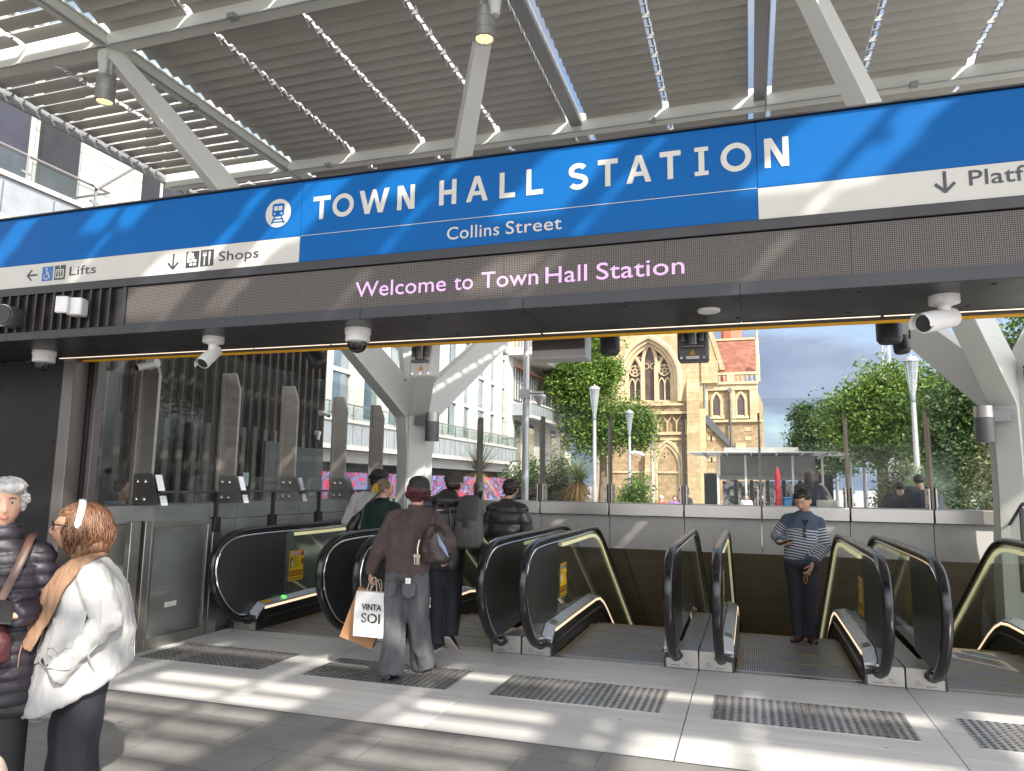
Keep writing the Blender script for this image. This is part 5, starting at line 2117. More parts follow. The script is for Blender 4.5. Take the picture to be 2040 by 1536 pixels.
p.box((-1.85, CY + 0.1, 12.03), (-1.15, CY + 0.75, 12.72))
p.build('parapet', m_trim, wing, smooth=False)
for xc in (-3.0 + 0.05, -0.62):
    p = MB()
    A4 = arch(xc - 0.32, xc + 0.32, 10.0, 10.75, 6)
    p.prism([(xc - .32, CY + .55, 8.75)] + [(x, CY + .55, z) for x, z in A4] + [(xc + .32, CY + .55, 8.75)], (0, 0.04, 0))
    o = p.build('lancet_window', m_lead, wing, smooth=False)
    p = MB()
    A5 = arch(xc - 0.47, xc + 0.47, 10.0, 10.98, 8)
    p.tube([(xc - .47, CY + .50, 8.6)] + [(x, CY + .50, z) for x, z in A5] + [(xc + .47, CY + .50, 8.6)], 0.15, 6, ry=0.15)
    p.prism([(xc - .75, CY + .2, 8.35), (xc - .75, CY + .62, 8.75), (xc - .75, CY + .62, 8.3)], (1.5, 0, 0))
    p.build('surround', m_trim, o, smooth=False)
p = MB()
p.prism([(-4.1, CY + 0.2, 8.6), (-3.75, CY + .2, 8.75), (-1.35, CY + .2, 5.6), (-1.35, CY + .2, 5.1), (-4.1, CY + .2, 8.0)], (0, 0.5, 0))
p.cyl((-1.62, CY + 0.2, 0), (-1.62, CY + 0.2, 11.4), 0.11, n=8)
p.box((-1.8, CY + .05, 11.0), (-1.44, CY + .34, 11.35))
p.build('drain_and_stair', M_STEEL_DK, wing, smooth=False)
p = MB()
p.prism([(-1.2, CY - .3, 0), (-1.2, CY - .3, 4.6), (-1.2, CY + .6, 6.0), (-1.2, CY + .6, 0)], (0.95, 0, 0))
p.prism([(1.0, CY + .7, 0), (1.75, CY + .7, 0), (1.75, CY + .7, 4.2), (1.45, CY + .7, 5.4), (1.45, CY + .7, 9.8), (1.021, CY + .7, 11.0)], (0, 2.0, 0))
p.build('buttress', m_gold, wing, smooth=False)
p = MB()
for z in (1.2, 2.1, 3.0, 4.1, 5.0, 6.2, 7.1):
    for x in (-3.95, -3.6):
        p.box((x, CY + 0.52, z), (x + 0.5 - 0.2 * (int(z * 3) % 2), CY + 0.62, z + 0.4))
    x = 0.1 - z * 0.06
    p.box((x, CY + 0.55, z), (x + 0.55, CY + 0.605, z + 0.38))
p.build('quoins', m_trim, wing, smooth=False)
p = MB()
p.prism([(-4.2, CY + 1.2, 12.9), (1.0, CY + 1.2, 12.9), (1.0, CY + 5.5, 17.0), (-4.2, CY + 5.5, 17.0)], (0, 0.02, 0.25))
chp('slate_roof', p, m_roof)
p = MB()
p.box((-4.2, CY + 5.3, 17.2), (1.0, CY + 5.6, 17.42))
p.prism([(1.001, CY + 0.9, 12.9), (1.001, CY + 5.7, 17.5), (1.001, CY + 5.7, 12.9)], (0.3, 0, 0))
p.cyl((1.15, CY + 5.4, 17.0), (1.15, CY + 5.4, 20.0), 0.13, 0.03, 8)
p.box((0.95, CY + .3, 12.0), (1.3, CY + .9, 14.6))
chp('roof_ridge', p, m_trim)
p = MB()
p.cyl((-1.75, CY + 24, 14), (-1.75, CY + 24, 21.8), 1.55, 1.32, 8)
p.cyl((-1.75, CY + 24, 21.801), (-1.75, CY + 24, 44), 1.32, 0.05, 8)
chp('spire', p, mat('red_spire', (0.42, 0.13, 0.075), 0.8, 0, 0.12, 1.0))

# ------------------------------------------------------------------ kiosk pavilion in the plaza
kx = thing('kiosk', 'grey concrete kiosk with a thin steel canopy and picture panels', 'kiosk', (1, 40, 0))
invk = Matrix.Translation((-1, -40, 0))


def kp(name, mb, m, par=None, bev=0):
    o = mb.build(name, m, par or kx, smooth=False, bev=bev)
    if par is None:
        o.matrix_parent_inverse = invk
    return o


kp('body', MB().box((-1.45, 40.2, 2.25), (3.2, 44, 3.28)), M_CONC)
kp('roof_block', MB().box((-1.25, 40.6, 3.42), (2.45, 44, 3.72)), M_CONC)
kp('lintel', MB().box((-1.5, 40.05, 2.02), (3.25, 40.19, 2.24)), M_CONC)
p = MB()
p.prism([(-2.9, 37.0, 3.30), (5.25, 37.0, 3.30), (5.25, 43.5, 3.38), (-2.9, 43.5, 3.38)], (0, 0, 0.035))
for x in [-2.2 + 1.15 * k for k in range(7)]:
    p.box((x, 37.2, 3.20), (x + 0.06, 43.2, 3.299))
kp('canopy', p, mat('canopy_steel', (0.60, 0.61, 0.62), 0.4, 0.3))
for x in (-1.5, -0.17, 2.02, 3.35, 4.6):
    kp('post', MB().cyl((x, 38.2, 0), (x, 38.2, 3.22), 0.055, n=10), M_WHITE)
m, t, b = nodes_of('picture_panel')
mp_ = add_coords(t, (1.2, 1, 1.0))
n_ = t.nodes.new('ShaderNodeTexNoise')
n_.inputs['Scale'].default_value = 2.2
n_.inputs['Detail'].default_value = 5
n_.inputs['Distortion'].default_value = 1.2
t.links.new(mp_.outputs['Vector'], n_.inputs['Vector'])
r_ = t.nodes.new('ShaderNodeValToRGB')
r_.color_ramp.elements[0].position = 0.42
r_.color_ramp.elements[0].color = (0.03, 0.03, 0.035, 1)
r_.color_ramp.elements[1].position = 0.60
r_.color_ramp.elements[1].color = (0.55, 0.56, 0.58, 1)
t.links.new(n_.outputs['Fac'], r_.inputs['Fac'])
t.links.new(r_.outputs['Color'], b.inputs['Base Color'])
m_pic = m
for k in range(6):
    x = -1.35 + k * 0.78
    kp('picture_panel', MB().box((x, 40.06, 0.05), (x + 0.56, 40.14, 1.95)), m_pic)
    kp('pier', MB().box((x + 0.57, 40.04, 0), (x + 0.77, 40.16, 2.01)), M_BLACK)
for (a, c) in ((-2.25, -1.55), (3.3, 3.95)):
    p = MB()
    x = a
    while x < c:
        p.box((x, 39.6, 0), (x + 0.06, 39.7, 2.35))
        x += 0.115
    p.box((a, 39.702, 0.1), (c, 39.73, 2.3))
    kp('slat_screen', p, M_BLACK)
um = thing('parasol', 'closed red parasol standing before the kiosk', 'parasol', (1.25, 36.5, 0))
MB().cyl((0, 0, 0), (0, 0, 2.6), 0.025, n=8).build('pole', M_WHITE, um)
p = MB()
p.lathe([(0.11, 0.75), (0.14, 0.9), (0.10, 1.2), (0.13, 1.5), (0.11, 1.9), (0.14, 2.1), (0.10, 2.35), (0.02, 2.6)], (0, 0, 0), 10)
p.build('cloth', mat('parasol_red', (0.33, 0.012, 0.025), 0.75), um)
p = MB()
p.box((-0.45, -0.3, 0), (0.45, 0.3, 1.12))
p.box((-0.48, -0.33, 1.121), (0.48, 0.33, 1.20))
tag(p.build('storage_bin', mat('bin_blue', (0.03, 0.13, 0.28), 0.5), None, (1.95, 36.6, 0), bev=0.03), 'blue bin behind the dark haired head of the striped sweater', 'bin')

# ------------------------------------------------------------------ street lamps, mast, antenna
m_pole = mat('pole_grey', (0.46, 0.47, 0.48), 0.4, 0.5, 0.05, 2.0)
m_cone = glass_mat('lamp_glass', (0.75, 0.80, 0.82), film=0.25, film_col=(0.8, 0.82, 0.84))


def lamp(x, y, h, lab):
    l_ = thing('street_lamp', lab, 'street lamp', (x, y, 0), group='torch shaped lamps in two rows on the plaza')
    MB().cyl((0, 0, 0), (0, 0, h - 1.5), 0.11, 0.075, 12).build('pole', m_pole, l_)
    p = MB()
    p.lathe([(0.085, h - 1.5), (0.10, h - 1.1), (0.225, h - 0.12), (0.215, h - 0.12), (0.06, h - 1.45)], (0, 0, 0), 16)
    p.build('lamp_cone', m_cone, l_)
    p = MB()
    p.lathe([(0.001, h - 0.119), (0.25, h - 0.119), (0.25, h - 0.03), (0.19, h - 0.025), (0.18, h + 0.02), (0.001, h + 0.02)], (0, 0, 0), 18)
    for k in range(8):
        a = k * PI / 4
        p.cyl((0.10 * math.cos(a), 0.10 * math.sin(a), h - 1.1), (0.222 * math.cos(a), 0.222 * math.sin(a), h - 0.12), 0.008, n=4)
    p.cyl((0, 0, h + 0.021), (0, 0, h + 0.12), 0.03, n=8)
    p.cyl((0, 0, h - 1.4), (0, 0, h - 0.75), 0.05, 0.03, n=8)
    p.build('cap', m_pole, l_)
    return l_


lamp(-6.5, 32, 6.0, 'torch shaped lamp in front of the plane tree, nearest of the left row')
l2 = lamp(-6.65, 43, 6.0, 'torch shaped lamp with a white camera, second in the left row')
lamp(-7.1, 57, 6.0, 'torch shaped lamp against the church door, farthest of the left row')
lamp(5.25, 27, 6.0, 'torch shaped lamp rising before the right trees, nearest of the right row')
l5 = lamp(5.3, 39, 6.0, 'torch shaped lamp beside the kiosk canopy end, middle of the right row')
lamp(5.5, 53, 6.0, 'torch shaped lamp above the kiosk canopy, farthest of the right row')
p = MB()
p.box((0.05, -0.12, 3.5), (0.25, 0.12, 3.62))
p.tube([(0.2, 0, 3.6), (0.6, -0.05, 3.5), (0.85, -0.1, 3.40)], [0.08, 0.11, 0.07], 10)
p.build('pole_camera', M_WPLAST, l2)
p = MB()
p.box((0.06, -0.05, 3.6), (0.5, 0.05, 4.3))
p.build('sign_box', M_WPLAST, l5)
mt = thing('steel_mast', 'tall grey mast with a small dome camera behind the far glass fence', 'mast', (-4.85, 16, 0.3))
MB().cyl((0, 0, 0), (0, 0, 9), 0.085, 0.06, 14).build('pole', m_pole, mt)
p = MB()
p.cyl((0, 0, 3.42), (0.42, -0.05, 3.42), 0.03, n=8)
p.box((-0.12, -0.13, 3.30), (0.10, -0.05, 3.50))
p.lathe([(0.001, 3.38), (0.14, 3.37), (0.15, 3.33), (0.09, 3.27), (0.07, 3.18), (0.001, 3.12)], (0.34, -0.05, 0), 14)
p.build('dome_camera', m_pole, mt)
p = MB()
h0, h1, wb, wt = 0, 102, 3.2, 1.2
for sx_ in (-1, 1):
    for sy_ in (-1, 1):
        p.cyl((sx_ * wb, sy_ * wb, h0), (sx_ * wt, sy_ * wt, h1), 0.28, n=5)
for k in range(16):
    z = h1 * k / 16
    z2 = h1 * (k + 1) / 16
    a = wb + (wt - wb) * k / 16
    c = wb + (wt - wb) * (k + 1) / 16
    p.cyl((-a, -a, z), (c, -c, z2), 0.16, n=4)
    p.cyl((a, -a, z), (-c, -c, z2), 0.16, n=4)
    p.cyl((-a, -a, z), (a, -a, z), 0.16, n=4)
p.cyl((0, 0, h1), (0, 0, h1 + 18), 0.3, 0.1, 5)
tag(p.build('lattice_tower', mat('lattice_grey', (0.35, 0.36, 0.38), 0.6), None, (70, 420, 0)), 'thin lattice antenna tower far away above the trees', 'tower')

# ------------------------------------------------------------------ trees and plants
m_bark = mat('bark', (0.16, 0.12, 0.085), 0.9, 0, 0.3, 5.0, (1, 1, 0.3), bump=0.4, bscale=14)
nr = np.random.default_rng(11)


def leaf_cloud(blobs, n_cl, per, size, spread, flat=0.4):
    """leaf clumps spread over the shell and through the volume of each lobe; the sprays stick out unevenly"""
    V, F = [], []
    tot = sum(r[0] * r[1] * r[2] for _, r in blobs)
    cnt = 0
    for c, r in blobs:
        m_ = max(4, int(n_cl * (r[0] * r[1] * r[2]) ** 0.667 / sum((q[0] * q[1] * q[2]) ** 0.667 for _, q in blobs)))
        d = nr.normal(size=(m_, 3))
        d /= np.linalg.norm(d, axis=1)[:, None]
        rad = nr.uniform(0.12, 1.0, m_) ** 0.55 * (1 + 0.20 * nr.normal(size=m_))
        cc = np.array(c) + d * rad[:, None] * np.array(r)
        k = int(per * 1.8)
        ctr = np.repeat(cc, k, axis=0) + nr.normal(size=(m_ * k, 3)) * spread * np.array([1, 1, 0.75])
        n_ = len(ctr)
        s = 0.72 * size * nr.uniform(0.5, 1.3, n_)
        nrm = nr.normal(size=(n_, 3))
        nrm[:, 2] = np.abs(nrm[:, 2]) + flat
        nrm /= np.linalg.norm(nrm, axis=1)[:, None]
        a = np.cross(nrm, nr.normal(size=(n_, 3)))
        a /= np.linalg.norm(a, axis=1)[:, None]
        b = np.cross(nrm, a)
        a *= s[:, None]
        b *= (s * nr.uniform(0.5, 0.8, n_))[:, None]
        q = np.stack([ctr - a, ctr - b * 0.9 + a * 0.1, ctr + a, ctr + b * 0.9 + a * 0.1], axis=1).reshape(-1, 3)
        V.append(q)
        F.append(np.arange(n_ * 4).reshape(-1, 4) + cnt)
        cnt += n_ * 4
    V = np.concatenate(V)
    F = np.concatenate(F)
    return V, F


def foliage(name, V, F, m, parent, base):
    me = bpy.data.meshes.new(name)
    me.from_pydata([tuple(v) for v in (V - np.array(base))], [], [tuple(f) for f in F])
    me.materials.append(m)
    o = bpy.data.objects.new(name, me)
    C.objects.link(o)
    o.parent = parent
    return o


def tree(base, h_trunk, r_trunk, blobs, lab, m, n_cl=700, per=14, size=0.22, spread=0.30, group=None, name='tree', cat='tree'):
    t_ = thing(name, lab, cat, base, group=group)
    p = MB()
    bx, by, bz = base
    p.tube([(0, 0, 0), (0.05, 0, h_trunk * 0.5), (0, 0.05, h_trunk)], [r_trunk * 1.25, r_trunk, r_trunk * 0.8], 9)
    for c, r in blobs:
        e = Vector((c[0] - bx, c[1] - by, c[2] - bz))
        mid = Vector((e.x * 0.35, e.y * 0.35, h_trunk + (e.z - h_trunk) * 0.45))
        p.tube(spline([(0, 0.02, h_trunk * 0.85), mid, e], 4), [r_trunk * 0.62 * (1 - 0.085 * k) for k in range(9)], 6)
        for q in range(3):
            e2 = e + Vector(((random.random() - .5) * r[0] * 1.3, (random.random() - .5) * r[1] * 1.3, (random.random() - .2) * r[2]))
            p.tube([mid, (mid + e2) / 2 + Vector((0, 0, 0.2)), e2], [r_trunk * 0.3, r_trunk * 0.2, r_trunk * 0.08], 5)
    p.build('trunk', m_bark, t_)
    V, F = leaf_cloud(blobs, n_cl, per, size, spread)
    foliage('crown', V, F, m, t_, base)
    return t_


m_leafA = leaf_mat('plane_leaf', (0.050, 0.11, 0.016), (0.18, 0.28, 0.045), 0.33)
m_leafB = leaf_mat('dark_leaf', (0.030, 0.07, 0.020), (0.105, 0.17, 0.045), 0.28)
m_leafC = leaf_mat('light_leaf', (0.06, 0.12, 0.018), (0.15, 0.24, 0.04), 0.32)
m_leafD = leaf_mat('olive_leaf', (0.065, 0.085, 0.030), (0.17, 0.19, 0.085), 0.2)
tree((-9.2, 48, 0), 4.0, 0.28, [((-10.6, 48, 12.5), (2.2, 2.2, 2.6)), ((-11.3, 48, 9.0), (1.9, 2.0, 2.6)), ((-9.9, 47.6, 8.6), (1.9, 2.0, 2.6)), ((-9.9, 47.6, 5.4), (2.0, 1.8, 1.9)), ((-7.5, 47, 5.4), (1.6, 1.5, 1.7)), ((-6.5, 47, 5.2), (.8, .9, 1.1)), ((-8.6, 47.5, 9.2), (.8, .8, 0.9))],
     'bright green plane tree in front of the church window', m_leafA, 2000, 15, 0.16, 0.30)
tree((5.6, 36, 0), 3.2, 0.26, [((5.6, 36, 5.7), (1.5, 1.6, 1.5)), ((7.2, 36, 5.3), (2.2, 2.0, 1.8)), ((6.0, 35.6, 4.3), (2.4, 1.8, 1.7)), ((4.9, 36, 4.6), (1.6, 1.6, 1.6)), ((7.8, 35.5, 4.0), (2.0, 1.8, 1.8))],
     'broad leafy tree behind the nearest right lamp', m_leafA, 1900, 16, 0.125, 0.26)
tree((4.0, 50, 0), 2.6, 0.2, [((4.6, 50, 5.4), (1.6, 1.6, 1.6)), ((3.6, 50, 4.6), (1.0, 1.2, 1.5)), ((5.2, 50, 4.0), (1.8, 1.6, 1.6)), ((3.3, 50, 6.3), (.55, .6, .8))],
     'smaller dark tree behind the kiosk canopy', m_leafB, 1100, 15, 0.14, 0.26)
tree((8.0, 29, 0), 2.4, 0.24, [((7.6, 29, 4.2), (2.0, 2.0, 1.8)), ((8.9, 29, 4.6), (2.0, 2.0, 2.2)), ((7.0, 28.6, 3.0), (1.7, 1.6, 1.5)), ((8.4, 28, 2.7), (1.8, 1.6, 1.5))],
     'dark dense tree between the right lamp and the right column', m_leafB, 1800, 16, 0.105, 0.22)
tree((11.0, 27, 0), 4.0, 0.24, [((9.8, 27, 8.2), (1.6, 1.8, 1.6)), ((11.4, 27, 8.6), (2.0, 2.0, 1.9)), ((10.2, 26.6, 6.2), (1.5, 1.5, 1.4)), ((12.2, 27, 6.4), (1.8, 1.8, 1.8))],
     'light green tree top between the arms of the right column', m_leafC, 1200, 14, 0.12, 0.28)
tree((16.5, 45, 0), 4.0, 0.3, [((16, 45, 8), (4.0, 3.0, 3.5)), ((13, 45, 6), (3.0, 2.5, 3.0)), ((12, 46, 3.5), (3.0, 2.0, 2.5))],
     'tall dark tree behind the right column', m_leafB, 900, 12, 0.24, 0.4)
# low shrubs
for (bx, by, hh, rr_, lab, m_) in ((-6.0, 20, 1.7, 0.72, 'dark small leaved shrub against the mast', m_leafB), (-4.9, 19.5, 1.75, 0.55, 'yellowish shrub beside the spiky grass tree', m_leafD), (-3.2, 22, 1.3, 0.5, 'pale low bush under the first left lamp', m_leafC),
                                   (3.35, 19, 1.55, 0.55, 'grey olive bush left of the right lamp pole', m_leafD), (5.4, 17.5, 1.9, 0.9, 'grey olive bush beside the right column', m_leafD), (5.9, 20, 2.6, 0.9, 'tall olive shrub behind the seated dark jackets', m_leafD), (4.7, 20.5, 1.2, 0.7, 'low dull green bush behind the seated dark jackets', m_leafB)):
    tree((bx, by, 0.28), hh * 0.45, 0.035, [((bx, by, hh), (rr_, rr_ * .8, 0.62)), ((bx + rr_ * 0.45, by, hh * 0.72), (rr_ * 0.7, rr_ * .6, 0.5)), ((bx - rr_ * 0.4, by + .1, hh * 0.78), (rr_ * 0.65, rr_ * .6, 0.55)), ((bx + rr_ * .2, by, hh * 1.22), (rr_ * .4, rr_ * .4, .4))], lab, m_, 220, 12, 0.062, 0.13, name='shrub', cat='shrub', group='shrubs beyond the far glass fence')


def grass_tree(x, y, z0, hz, rad, lab, m, n=420, droop=1.0, dry=0.35):
    t_ = thing('grass_tree', lab, 'plant', (x, y, z0), group='spiky grass trees beyond the far glass fence')
    MB().tube([(0, 0, 0), (0.02, 0, hz * .5), (0, 0, hz)], [0.11, 0.10, 0.12], 10).build('trunk', m_bark, t_)
    for part, cnt, mm_, lo, hi in (('green_spikes', n, m, 0.02, 1.0), ('dry_spikes', int(n * dry), mat('dry_spike', (0.42, 0.27, 0.10), 0.8, 0, 0.3, 4), -1.0, -0.25)):
        p = MB()
        for k in range(cnt):
            a = random.random() * 2 * PI
            e = math.asin(max(-0.98, min(0.98, lo + (hi - lo) * random.random())))
            L_ = rad * random.uniform(0.75, 1.1)
            d = Vector((math.cos(a) * math.cos(e), math.sin(a) * math.cos(e), math.sin(e)))
            s = d.cross(Vector((0, 0, 1)))
            s = (s.normalized() if s.length > 0.01 else Vector((1, 0, 0))) * rad * 0.0085
            pts = []
            for q in range(4):
                f_ = q / 3
                pts.append(Vector((0, 0, hz)) + d * L_ * f_ + Vector((0, 0, -droop * 0.28 * L_ * f_ * f_)))
            vs = []
            for q, pt in enumerate(pts):
                w_ = 1.0 - 0.8 * q / 3
                vs += [pt - s * w_, pt + s * w_]
            p.add(vs, [(0, 1, 3, 2), (2, 3, 5, 4), (4, 5, 7, 6)])
        p.build(part, mm_, t_, smooth=False)
    return t_


m_sp1 = leaf_mat('spike_green', (0.10, 0.15, 0.04), (0.30, 0.36, 0.12), 0.2)
m_sp2 = leaf_mat('spike_blue_green', (0.10, 0.16, 0.11), (0.26, 0.34, 0.24), 0.2)
m_sp3 = leaf_mat('spike_dull', (0.05, 0.055, 0.035), (0.12, 0.12, 0.08), 0.1)
grass_tree(-4.28, 19, 0.3, 1.45, 0.85, 'yellow green grass tree with a tan skirt beside the first left lamp', m_sp1, 520, 0.7, 0.7)
grass_tree(3.65, 18, 0.3, 1.15, 1.0, 'wide blue green grass tree behind the seated dark jackets', m_sp2, 600, 0.8, 0.7)
grass_tree(-8.2, 22, 0.3, 1.75, 1.3, 'dull thin spiked grass tree in front of the zinc balcony', m_sp3, 260, 0.3, 0.2)
grass_tree(-4.05, 24, 0.3, 0.75, 0.55, 'small bright grass tree between two left lamps', m_sp1, 240, 0.7, 0.3)
grass_tree(4.9, 18.6, 0.3, 1.0, 0.7, 'blue green grass tree half behind the dark jackets', m_sp2, 300, 0.8, 0.6)
# ------------------------------------------------------------------ people
def V3(*a):
    return Vector(a)


def remeshed(mb, voxel, smooth=3):
    """one continuous skin over overlapping closed shapes -> vertices, faces"""
    me = bpy.data.meshes.new('tmp')
    me.from_pydata(mb.v, [], mb.f)
    ob = bpy.data.objects.new('tmp', me)
    C.objects.link(ob)
    md = ob.modifiers.new('r', 'REMESH')
    md.mode = 'VOXEL'
    md.voxel_size = voxel
    if smooth:
        sm = ob.modifiers.new('s', 'SMOOTH')
        sm.factor = 0.5
        sm.iterations = smooth
    dg = bpy.context.evaluated_depsgraph_get()
    m2 = bpy.data.meshes.new_from_object(ob.evaluated_get(dg))
    bpy.data.objects.remove(ob)
    bpy.data.meshes.remove(me)
    return m2


def finish(name, me, m, parent=None, disp=None, attr=None):
    if disp:
        nrm = [v.normal.copy() for v in me.vertices]
        for v, n in zip(me.vertices, nrm):
            v.co = v.co + n * disp(v.co)
    if attr:
        a = me.attributes.new('t', 'FLOAT', 'POINT')
        a.data.foreach_set('value', [attr(v.co) for v in me.vertices])
    me.materials.clear()
    me.materials.append(m)
    me.polygons.foreach_set('use_smooth', [True] * len(me.polygons))
    me.update()
    me.name = name
    o = bpy.data.objects.new(name, me)
    C.objects.link(o)
    if parent is not None:
        o.parent = parent
    return o


def nz3(p, f):
    return noise.noise(Vector((p.x * f[0], p.y * f[1], p.z * f[2])))


def folds(amp=0.006, f=(9, 9, 4), f2=None, seed=0.0, zfade=None):
    """soft folds with sharper creases"""
    def d(p):
        q = Vector((p.x + seed, p.y - seed, p.z + seed * 0.5))
        a = 1 - abs(nz3(q, f)) * 2.2
        b = nz3(q, (f[0] * 2.3, f[1] * 2.3, f[2] * 2.3))
        r = amp * (a * 0.75 - 0.45 + 0.35 * b)
        if zfade:
            r *= max(0.15, min(1.6, zfade(p)))
        return r
    return d


def default_J(H):
    J = {'pel': V3(0, 0, .515), 'wai': V3(0, 0.004, .60), 'che': V3(0, 0.004, .73), 'neck': V3(0, -0.012, .835), 'head': V3(0, 0.012, .925)}
    for s, k in ((-1, 'l'), (1, 'r')):
        J['sh' + k] = V3(s * .105, -.008, .805)
        J['el' + k] = V3(s * .135, -.02, .625)
        J['wr' + k] = V3(s * .140, .03, .475)
        J['hip' + k] = V3(s * .050, 0, .51)
        J['kn' + k] = V3(s * .055, .012, .28)
        J['an' + k] = V3(s * .056, -.012, .045)
    return {k: v * H for k, v in J.items()}


def head_loft(mb, c, hh, M):
    """skull, jaw and face in one closed grid"""
    s = hh / 0.236
    rows, n = 26, 36
    g = lambda a, b: math.exp(-(a / b) ** 2)
    rings = []
    for i in range(rows + 1):
        t = PI * i / rows
        ring = []
        for k in range(n):
            a = 2 * PI * k / n
            st = max(math.sin(t), 2e-3)
            x, y, z = 0.077 * st * math.sin(a), 0.098 * st * math.cos(a), -0.118 * math.cos(t)
            if z < 0.0:
                q = min(1, -z / 0.118)
                x *= 1 - 0.30 * q ** 1.5
                if y < 0:
                    y *= 1 - 0.42 * q
                else:
                    y *= 1 + 0.14 * q * (1 - q)
            if z > 0.02:
                x *= 1.02
            if y > 0.01:
                fz = y / 0.1
                y += 0.004 * g(z - 0.030, 0.014) * fz
                y -= 0.011 * (g(x - 0.031, 0.016) + g(x + 0.031, 0.016)) * g(z - 0.012, 0.013) * fz
                nose = 0.026 * g(x, 0.0125) * (math.exp(-((z + 0.024) / 0.018) ** 2) if z < -0.024 else math.exp(-((z + 0.024) / 0.034) ** 2))
                y += nose * fz
                y += 0.004 * (g(x - 0.045, 0.02) + g(x + 0.045, 0.02)) * g(z + 0.018, 0.02)
                y += 0.006 * g(x, 0.024) * g(z + 0.055, 0.011) * fz
                y -= 0.004 * g(x, 0.022) * g(z + 0.0555, 0.0028) * fz
                y += 0.009 * g(x, 0.022) * g(z + 0.096, 0.016) * fz
            ring.append(M @ Vector((x * s, y * s, z * s)) + c)
        rings.append(ring)
    mb.loft(rings)
    for sg in (-1, 1):
        E = M @ Matrix.Rotation(R(18 * sg), 3, 'Z')
        mb.ball(c + M @ (Vector((sg * 0.077, -0.012, -0.006)) * s), (0.008 * s, 0.019 * s, 0.031 * s), 12, 0, E)


def hand_mb(wr, a, n, side, curl=0.5, s=1.0, spread=1.0, thumb=0.7):
    """palm, four fingers of different lengths with knuckle bends and a thumb from the side of the palm"""
    mb = MB()
    a = a.normalized()
    n = (n - a * n.dot(a)).normalized()
    l = a.cross(n) * side
    mb.tube([wr - a * .03 * s, wr, wr + a * .03 * s, wr + a * .065 * s, wr + a * .09 * s], [.026 * s, .026 * s, .036 * s, .041 * s, .036 * s], 14, ry=[.02 * s, .018 * s, .016 * s, .014 * s, .011 * s], upv=l)
    for off, L_, w_ in ((-.031, .062, .0078), (-.0105, .074, .0085), (.0105, .080, .0088), (.031, .070, .0084)):
        p = wr + a * (.082 - abs(off) * .25) * s + l * off * s * spread
        d = a.copy()
        pts = [p - d * .012 * s, p]
        for f, ang in ((.45, .55), (.32, .9), (.23, .7)):
            d = (Matrix.Rotation(curl * ang * (-side), 3, l) @ d) if False else (d * math.cos(curl * ang) + n * math.sin(curl * ang)).normalized()
            n_ = n
            p = p + d * L_ * f * s
            pts.append(p)
        r_ = [w_ * s * q for q in (1.0, 1.05, 1.0, .93, .75)]
        mb.tube(pts, r_, 8)
        mb.ball(pts[-1], r_[-1] * 0.98, 8)
    p = wr + a * .022 * s + l * .030 * s
    d = (a * .62 + l * .62 + n * .35 * (0.4 + curl)).normalized()
    pts = [p - d * .01 * s, p + d * .022 * s, p + d * .045 * s]
    d2 = (d * .7 + a * .5 + n * .5 * thumb).normalized()
    pts.append(pts[-1] + d2 * .030 * s)
    mb.tube(pts, [.012 * s, .0125 * s, .0105 * s, .008 * s], 8)
    mb.ball(pts[-1], .0082 * s, 8)
    return mb


m_skin = mat('skin_light', (0.52, 0.29, 0.20), 0.48, 0, 0.07, 14.0, alt=(0.60, 0.36, 0.26), bump=0.03, bscale=120)
m_skin2 = mat('skin_tan', (0.44, 0.245, 0.165), 0.48, 0, 0.08, 14.0)
m_eye = mat('eye_white', (0.62, 0.58, 0.54), 0.2, 0, 0)
m_iris = mat('iris_dark', (0.03, 0.02, 0.015), 0.15, 0, 0)
m_lip = mat('lip', (0.36, 0.12, 0.10), 0.4, 0, 0.1)


def hair_mat(name, c1, c2, streak=60):
    return mat(name, c1, 0.42, 0, 0.3, streak, (1, 1, 0.10), bump=0.35, bscale=streak * 1.6, alt=c2, detail=3)


